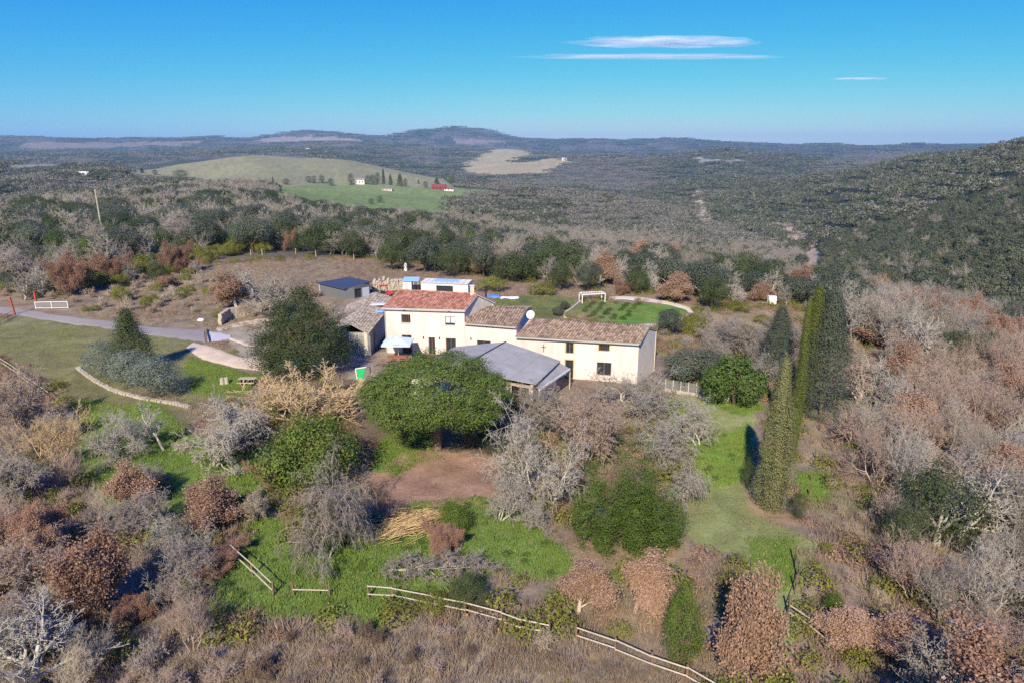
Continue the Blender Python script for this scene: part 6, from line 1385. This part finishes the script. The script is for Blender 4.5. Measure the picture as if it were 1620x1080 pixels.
feed('bank_left', 3.6, 70, 200, {'bare_b': 1, 'bare_a': .5, 'brush_a': 3, 'brush_b': 5, 'shrub': 1.5, 'russet_b': .3}, 2.6)
feed('scrub_left', 3.8, 100, 260, {'shrub': 8, 'oak_b': .6, 'russet_b': .12, 'bare_a': 1.2, 'oakgrey': .6}, 4.6)
feed('wood_left', 6.0, 110, 420, {'bare_a': 3.2, 'bare_b': 2.4, 'dense': 1.2, 'oak_a': 1.5, 'oak_b': 1.2, 'oakgrey': 2.0, 'upright': .3}, 7.0)
feed('hedge_back', 5.2, 100, 260, {'oak_a': .8, 'oak_b': .6, 'oakgrey': 1.5, 'bare_a': 3, 'bare_b': 3.4, 'brush_a': 1.5, 'tan_a': .3}, 6.0)
POOL.sort(key=lambda q: q[0])
FAM = {'bare_a': 'bare_tree', 'bare_b': 'bare_tree', 'bare_c': 'bare_tree', 'dense': 'bare_tree', 'gnarled2': 'bare_tree', 'thin': 'bare_tree', 'tan_a': 'russet_tree', 'russet_b': 'russet_tree', 'russet_a': 'russet_tree', 'brush_a': 'leafless_bush', 'brush_b': 'leafless_bush', 'shrub': 'green_bush', 'oak_a': 'evergreen_oak', 'oak_b': 'evergreen_oak', 'oakgrey': 'evergreen_oak', 'round': 'evergreen_oak', 'upright': 'evergreen_oak'}
WORDS = {'bare_tree': ('tree', 'leafless grey-brown tree'), 'russet_tree': ('tree', 'tree with dry russet leaves'), 'leafless_bush': ('bush', 'low leafless twiggy bush'), 'green_bush': ('bush', 'low olive-green bush'), 'evergreen_oak': ('tree', 'dark evergreen oak')}
WHERE = {'thicket_r': 'in the thicket right of the cypresses', 'scrub_r': 'in the low scrub right of the lower lawn', 'thicket_l': 'in the thicket of the lower left slope', 'scrub_c': 'on the grass below the stone edging', 'scrub_m': 'in the scrub below the broad evergreen', 'garden_low': 'near the rail fence at the foot of the garden', 'behind_right': 'behind the long wing, right of the kitchen garden', 'bank_left': 'on the brown bank above the lane', 'scrub_left': 'in the yellow-green scrub behind the lane', 'wood_left': 'in the wood behind the farm on the left', 'hedge_back': 'in the hedge belt behind the rear field'}
CAP = {'bare_tree': 215, 'russet_tree': 150, 'leafless_bush': 230, 'green_bush': 140, 'evergreen_oak': 170}
cnt = {}; REST = {}; OBJ = []
for d, kd, x, y, z, s, zn in POOL:
    fam = FAM[kd]; p = PR[kd]; H = s * (1 if kd not in ('brush_a', 'brush_b', 'shrub') else (.5 if kd != 'shrub' else .62)); kz = H / p.H; kx = kz * rng.uniform(.85, 1.2)
    bk = {'thicket_r': rng.choice(['pink', 'grey', 'pink', 'pink', 'pale']), 'thicket_l': rng.choice(['mauve', 'pink', 'pink', 'straw']), 'behind_right': 'mauve', 'hedge_back': rng.choice(['grey', 'pale']), 'wood_left': rng.choice(['grey', 'grey', 'pale', 'mauve'])}.get(zn, rng.choice(['straw', 'pink', 'straw']))
    out = abs(math.atan2(x, y)) > .70
    if not out: cnt[fam] = cnt.get(fam, 0) + 1
    if not out and cnt[fam] <= CAP[fam]: OBJ.append((d, kd, fam, x, y, z, s, zn, H, kz, kx, str(bk)))
    else:
        k2 = kd if d < 230 else {'bare_a': 'far_bare', 'bare_b': 'far_bare2', 'dense': 'far_bare2', 'bare_c': 'far_bare'}.get(kd, kd)
        f2 = p.H / PR[k2].H; REST.setdefault(fam, []).append((k2, x, y, z, kx * f2 * 1.1, kz * f2))
# each of them gets words of its own: colour, size, and where it stands by the nearest landmark
LMK = [(G(*q)[:2], w_) for q, w_ in (((192, 478), 'the yellow-green bank bush'), ((330, 470), 'the green bush below the mound'), ((278, 432), 'the red-brown scrub-edge tree'), ((118, 466), 'the russet tree behind the gate'), ((70, 412), 'the small red-brown scrub bush'), ((344, 396), 'the dark wood-edge oak'), ((500, 404), 'the dark oak left of the rear field'), ((448, 372), 'the pointed wood evergreen'), ((0, 440), 'the left edge of the scrub'), ((200, 400), 'the middle of the yellow-green scrub'), ((1330, 500), 'the grey-green oak behind the cypresses'), ((1450, 620), 'the white-limbed thicket tree'), ((1580, 560), 'the upper right thicket corner'),
    ((486, 588), 'the big evergreen'), ((213, 590), 'the layered conifer'), ((1217, 800), 'the broad cypress'), ((1250, 722), 'the slim cypress'), ((1288, 655), 'the grey-green conifer'), ((985, 868), 'the twin-peaked evergreen'), ((478, 668), 'the golden bare tree'), ((86, 743), 'the tawny arching tree'),
    ((515, 885), 'the drooping mauve tree'), ((692, 710), 'the umbrella pine'), ((1428, 882), 'the round dark evergreen'), ((1604, 970), 'the evergreen at the right edge'), ((1514, 616), 'the small dark thicket evergreen'), ((1385, 622), 'the grey-green bush tree'), ((1158, 1068), 'the big pinkish russet tree'), ((180, 985), 'the orange russet tree'), ((66, 900), 'the broad brown tree'),
    ((690, 905), 'the fallen grey tree'), ((300, 880), 'the dark-shaded bare tree'), ((1275, 990), 'the short pale rails'), ((400, 910), 'the upper left rail fence'), ((700, 965), 'the long rail fence'), ((980, 1037), 'the bottom rail fence'), ((80, 488), 'the white gate'), ((165, 388), 'the utility pole'), ((390, 500), 'the retaining wall'), ((642, 429), 'the upright white tank'), ((940, 478), 'the pergola'),
    ((1092, 612), 'the netting fence'), ((1220, 484), 'the white trailer'), ((1125, 490), 'the solid dark evergreen'), ((462, 398), 'the red-brown hedge tree'), ((1180, 560), 'the purple thicket'), ((765, 440), 'the rear hedge middle'), ((45, 1090), 'the white-twigged corner tree'), ((1485, 1050), 'the slender white stem'), ((24, 498), 'the leaning red gate post'), ((300, 470), 'the mound'), ((560, 470), 'the dark-roofed shed'))]
BW = {'grey': 'grey', 'pale': 'pale', 'pink': 'pinkish', 'mauve': 'mauve-grey', 'brown': 'brown', 'gold': 'golden', 'straw': 'straw-coloured'}
ORD = ['', 'second ', 'third ', 'fourth ', 'fifth ', 'sixth ', 'seventh ', 'eighth ', 'ninth ', 'tenth ']
named = {}
for q in OBJ:
    d, kd, fam, x, y, z, s, zn, H, kz, kx, bk = q
    j = min(range(len(LMK)), key=lambda i: math.hypot(LMK[i][0][0] - x, LMK[i][0][1] - y)); lx, ly = LMK[j][0]
    a0 = math.atan2(lx, ly); a1 = math.atan2(x, y); lat = (a1 - a0) * d; dep = d - math.hypot(lx, ly)
    dr = ('right of ' if lat > 0 else 'left of ') if abs(lat) > abs(dep) else ('behind ' if dep > 0 else 'in front of ')
    sz = 'tall ' if H > 5.2 else ('small ' if H < 2.2 or (H < 3.6 and fam not in ('leafless_bush', 'green_bush')) else '')
    wd = {'bare_tree': BW[bk] + ' leafless tree', 'leafless_bush': BW[bk] + ' leafless twiggy bush', 'russet_tree': ('tan' if kd == 'tan_a' else 'russet') + '-leaved tree', 'green_bush': 'olive-green bush', 'evergreen_oak': 'grey-green evergreen tree' if kd == 'oakgrey' else 'dark evergreen tree'}[fam]
    near = 'close ' if math.hypot(lat, dep) < 6 else ('' if math.hypot(lat, dep) < 16 else 'well ')
    named.setdefault((sz + wd, near + dr + LMK[j][1]), []).append((math.hypot(lat, dep), q))
for (wd, wh), L_ in named.items():
    L_.sort(key=lambda t: t[0])
    for n_, (_, q) in enumerate(L_):
        d, kd, fam, x, y, z, s, zn, H, kz, kx, bk = q
        lab = (ORD[n_] + wd + ' ' + wh) if n_ < len(ORD) else wd + ' further out, ' + wh
        place(kd, fam, (x, y, z - .03), kx, kz, rng.uniform(0, 6.28), lab, WORDS[fam][0], group=(fam.replace('_', ' ') + 's ').replace('bushs', 'bushes') + WHERE[zn], bark=bk, parts=d < 75)
# middle distance: single far trees
x, y = cand(200, 620, 6.2); z, px, py = info(x, y); dd = np.hypot(x, y)
fo = open_mask(x, y, z, FIELDS) | zin('wood_left', x, y, z, px, py) | zin('hedge_back', x, y, z, px, py) | ((py < 345) & (px > 440) & (px < 700) & (dd > 400))
nn_ = fbm(x / 45, y / 45, 71, 3); k = ~fo
gb_ = zin('grey_basin', x, y, z, px, py) & ~zin('dark_knoll', x, y, z, px, py)
right = sstep(1060, 1220, px + 60 * fbm(x / 60, y / 60, 72, 2)) * ~gb_
pd = np.clip(np.where(gb_, .06 + .4 * sstep(.15, .5, nn_), .5 + .9 * nn_), .04, .96); pd = pd * (1 - right) + .965 * right
dark = rng.random(len(x)) < pd
for i in np.nonzero(k)[0]:
    if dark[i]: REST.setdefault('evergreen_oak', []).append((('far_oak', 'far_oak2')[i % 2], x[i], y[i], z[i] - .6, rng.choice([.6, .8, 1., 1.2, 1.5]) * .95, rng.uniform(.7, 1.35)))
    else: REST.setdefault('bare_tree', []).append((('far_bare', 'far_bare2')[i % 2], x[i], y[i], z[i] - .3, rng.uniform(1.0, 1.4), rng.uniform(.95, 1.4)))
LB_ = {'bare_tree': 'mass of leafless trees covering the slopes beyond the farm', 'russet_tree': 'mass of russet-leaved trees in the thickets', 'leafless_bush': 'mass of low twiggy scrub', 'green_bush': 'mass of low green bushes at the wood edge', 'evergreen_oak': 'mass of evergreen oaks covering the slopes beyond the farm'}
for fam, L_ in REST.items():
    ks = sorted({q[0] for q in L_}); n_ = len(L_)
    scatter_stuff(fam + '_mass', LB_[fam], [q[1:4] for q in L_], ks, [ks.index(q[0]) for q in L_], [(q[4], q[4], q[5]) for q in L_], np.stack([np.zeros(n_), np.zeros(n_), rng.uniform(0, 6.28, n_)], 1))
# far woodland in patches
FW = []
for r0_, r1_, s, sc_ in ((600, 1500, 20, .8), (1500, 2600, 36, 1.3), (2600, 5000, 66, 2.2), (5000, 8200, 130, 4.2)):
    x, y = cand(r0_, r1_, s); z, px, py = info(x, y)
    if r0_ < 5000: om = open_mask(x, y, z, FIELDS)
    else: om = open_mask(x, y, z, ['far_field_c', 'far_field_d', 'far_field_f'])
    d = np.hypot(x, y); nn_ = fbm(x / 260, y / 260, 47, 4); n2 = fbm(x / 55, y / 55, 53, 3)
    left = (px < 1000) & (d > 1500); cover = fbm(x / 180, y / 180, 88, 3)
    keep = ~om & ~(left & (cover > .42)) & ~((px > 300) & (px < 720) & (d > 600) & (d < 1700) & (py < 300) & (py > 250)) & ~((py < 345) & (px > 440) & (px < 700) & (d < 1400))
    gb_ = zin('grey_basin', x, y, z, px, py) & ~zin('dark_knoll', x, y, z, px, py)
    gb_ = gb_ | zin('basin_far', x, y, z, px, py)
    right = sstep(960, 1120, px + 60 * fbm(x / 90, y / 90, 72, 2)) * ~gb_ * ~zin('basin_far', x, y, z, px, py)
    pd = np.where(gb_, .07, sstep(-.25, .2, nn_ + .35 * n2) * .8 + .1); pd = pd * (1 - right) + .95 * right; dk = rng.random(len(x)) < pd
    for i in np.nonzero(keep)[0]: FW.append((x[i], y[i], z[i] - .8 * sc_, (0 if dk[i] else 2) + i % 2, sc_ * rng.uniform(.85, 1.2), (1 + (sc_ - 1) * .35) * rng.uniform(.8, 1.15)))
n_ = len(FW); scatter_stuff('far_woods', 'far woods of evergreen oak and grey leafless trees on the hills', [q[:3] for q in FW], ['wood_dark', 'wood_dark2', 'wood_grey', 'wood_grey2'], [q[3] for q in FW], [(q[4], q[4], q[5]) for q in FW], np.stack([np.zeros(n_), np.zeros(n_), rng.uniform(0, 6.28, n_)], 1))
print('far', n_, 'rest', {k: len(v) for k, v in REST.items()}, 'cnt', cnt)

# ------------------------------------------------------------------ ground cover
def cover_(name, label, s, r1, kinds, zones, prob, size=(.7, 1.4), notz=(), r0=14, extra=None):
    x, y = cand(r0, r1, s, 60 if r1 < 200 else 43); z = height(x, y); px, py, _ = project(x, y, z)
    m = np.zeros(len(x), bool)
    if zones == 'rest': m = ~open_mask(x, y, z, [n for n in Z if n in COLS and n not in FIELDS])
    else:
        for n in zones: m |= zmask(n, x, y, z)
    for n in notz: m &= ~zmask(n, x, y, z)
    m &= clear(x, y) & (rng.random(len(x)) < prob * (.45 + .9 * sstep(-.3, .3, fbm(x / 2.5, y / 2.5, len(name), 3))))
    for poly in PATHS: m &= ~inpoly(px, py, poly)
    i = np.nonzero(m)[0]; n_ = len(i); s_ = rng.uniform(size[0], size[1], n_)
    scatter_stuff(name, label, np.stack([x[i], y[i], z[i]], 1), kinds, rng.integers(0, len(kinds), n_), np.stack([s_, s_, s_ * rng.uniform(.7, 1.3, n_)], 1), np.stack([rng.normal(0, .1, n_), rng.normal(0, .1, n_), rng.uniform(0, 6.28, n_)], 1))
    print(name, n_)
PATHS = [[(-90, 474), (0, 482), (110, 497), (235, 514), (325, 519), (368, 527), (366, 537), (345, 543), (300, 542), (170, 523), (0, 500), (-90, 491)], [(292, 540), (323, 542), (380, 562), (424, 570), (540, 573), (530, 588), (407, 590), (330, 575), (292, 553)], [(957, 467), (1030, 470), (1096, 485), (1100, 495), (1030, 519), (944, 516), (944, 508), (1028, 510), (1088, 494), (1024, 477), (970, 476)]]
GR = ['green_d', 'green_e', 'green_a', 'green_b', 'green_c', 'green_shade', 'bright_r', 'bright_r2', 'bright_r3', 'bright_r4', 'veg_bright']
cover_('green_grass', 'bright green grass in the garden', .33, 90, ['g_green'], GR, .9)
cover_('short_grass', 'short olive-green grass of the lawns', .5, 125, ['g_dull'], ['lawn_left', 'lawn_left_low', 'lawn_right', 'back_lawn', 'veg'], .8)
cover_('dry_grass', 'dry straw-coloured grass', .62, 110, ['g_dry', 'g_dry', 'g_scrub'], 'rest', .75)
cover_('dry_grass_foot', 'dry grass on the slope at the foot of the picture', .42, 60, ['g_dry', 'g_scrub'], ['foot'], .85)
cover_('brown_scrub', 'low brown heath scrub', .95, 175, ['g_scrub', 'b_russet', 'g_scrub', 'b_gorse'], 'rest', .6, (1., 2.2))
cover_('field_scrub', 'withered weeds on the rear field and bank', 1.0, 190, ['g_scrub', 'g_dry'], ['field_rear', 'mound', 'slope_r', 'right_clear'], .7, (.8, 1.5))
cover_('weeds', 'leafy green weeds among the garden grass', 1.2, 90, ['b_green'], ['green_a', 'green_b', 'bright_r'], .35, (.5, 1.1))
cover_('leaf_litter', 'fallen dry leaves on the bare soil and grass', .8, 90, ['b_litter'], ['dirt', 'shade_soil', 'soil_c', 'soil_r', 'lawn_right', 'green_b', 'slope_r'], .4, (.5, 1.2))
cover_('pebbles', 'small pale stones on the bare soil', .9, 90, ['b_stone'], ['dirt', 'soil_c', 'soil_r', 'yard', 'verge'], .5, (.5, 1.3))
cover_('heath_foot', 'brown heath at the foot of the picture', 1.1, 60, ['brush_b', 'brush_a', 'g_scrub', 'b_gorse'], ['foot'], .75, (.25, .5))

# ------------------------------------------------------------------ thin cloud streaks, beyond the haze
def cloud(px, py, wpx, hpx, label, dens, seed, dist=15000):
    r = ray(px, py); r = r / math.hypot(r[0], r[1]) * dist; ppm = F / (r[1] * cp - r[2] * sp); rx = wpx / 2 / ppm; rz = hpx / 2 / ppm
    nu, nv = 96, 24; V = []
    for j in range(nv + 1):
        for i in range(nu):
            a = math.pi * j / nv; b = 2 * math.pi * i / nu
            q = np.array([math.sin(a) * math.cos(b), math.sin(a) * math.sin(b), math.cos(a)])
            k = 1 + .25 * float(fbm(q[0] * 5 + seed, q[1] * 2 + q[2] * 2, seed, 3)); V.append((q[0] * rx, q[1] * rz * 1.3 * k, q[2] * rz * k + rz * .35 * float(fbm(q[0] * 2.4 + seed, 3, seed, 2))))
    Fq = [(j * nu + i, (j + 1) * nu + i, (j + 1) * nu + (i + 1) % nu, j * nu + (i + 1) % nu) for j in range(nv) for i in range(nu)]
    m, n, l, b = base_mat('cloud_vapour'); b.inputs['Base Color'].default_value = (1, 1, 1, 1); b.inputs['Roughness'].default_value = 1; b.inputs['Specular IOR Level'].default_value = 0
    tc = n.new('ShaderNodeTexCoord'); sp3 = n.new('ShaderNodeSeparateXYZ'); l.new(tc.outputs['Object'], sp3.inputs[0])
    def mth(op, a, b_=None):
        q = n.new('ShaderNodeMath'); q.operation = op
        for k_, v in enumerate((a, b_)):
            if v is None: continue
            if isinstance(v, (int, float)): q.inputs[k_].default_value = v
            else: l.new(v, q.inputs[k_])
        return q.outputs[0]
    X_ = mth('DIVIDE', sp3.outputs[0], rx); Z_ = mth('DIVIDE', sp3.outputs[2], rz)
    rr2 = mth('ADD', mth('POWER', mth('ABSOLUTE', X_), 2.5), mth('MULTIPLY', mth('MULTIPLY', Z_, Z_), 1.1))
    mp = n.new('ShaderNodeMapping'); mp.inputs['Scale'].default_value = (3.5 / rx, 3.5 / rx, 2.2 / rz); l.new(tc.outputs['Object'], mp.inputs[0]); nz_ = n.new('ShaderNodeTexNoise'); nz_.inputs['Scale'].default_value = 1.0; nz_.inputs['Detail'].default_value = 6; l.new(mp.outputs[0], nz_.inputs[0])
    al = mth('MULTIPLY', mth('SUBTRACT', mth('SUBTRACT', 1.55, rr2), mth('MULTIPLY', nz_.outputs[0], 1.5)), dens)
    q = n.new('ShaderNodeClamp'); l.new(al, q.inputs[0]); pass
    tr = n.new('ShaderNodeBsdfTranslucent'); tr.inputs[0].default_value = (1, 1, 1, 1); ms = n.new('ShaderNodeMixShader'); ms.inputs[0].default_value = .5; tp = n.new('ShaderNodeBsdfTransparent'); m2 = n.new('ShaderNodeMixShader'); df = n.new('ShaderNodeBsdfDiffuse'); df.inputs[0].default_value = (1, 1, 1, 1)
    l.new(df.outputs[0], ms.inputs[1]); l.new(tr.outputs[0], ms.inputs[2]); l.new(q.outputs[0], m2.inputs[0]); l.new(tp.outputs[0], m2.inputs[1]); l.new(ms.outputs[0], m2.inputs[2]); l.new(m2.outputs[0], n['Material Output'].inputs[0]); n.remove(b)
    me = MB().add(V, Fq).mesh('cloud', m); me.shade_smooth(); c = bpy.data.objects.new('cloud', me); col.objects.link(c); c.location = (r[0], r[1], CAMZ + r[2]); tag(c, label, 'cloud')
cloud(1050, 67, 340, 21, 'long white lens-shaped cloud streak high in the sky', .62, 3)
cloud(1030, 90, 480, 10, 'thinner lower cloud streak under the lens-shaped one', .5, 5)
cloud(1358, 125, 108, 5, 'faint short wisp of cloud to the right', .5, 8)
print('tris', sum(len(m.polygons) * 2 for m in bpy.data.meshes if m.users))
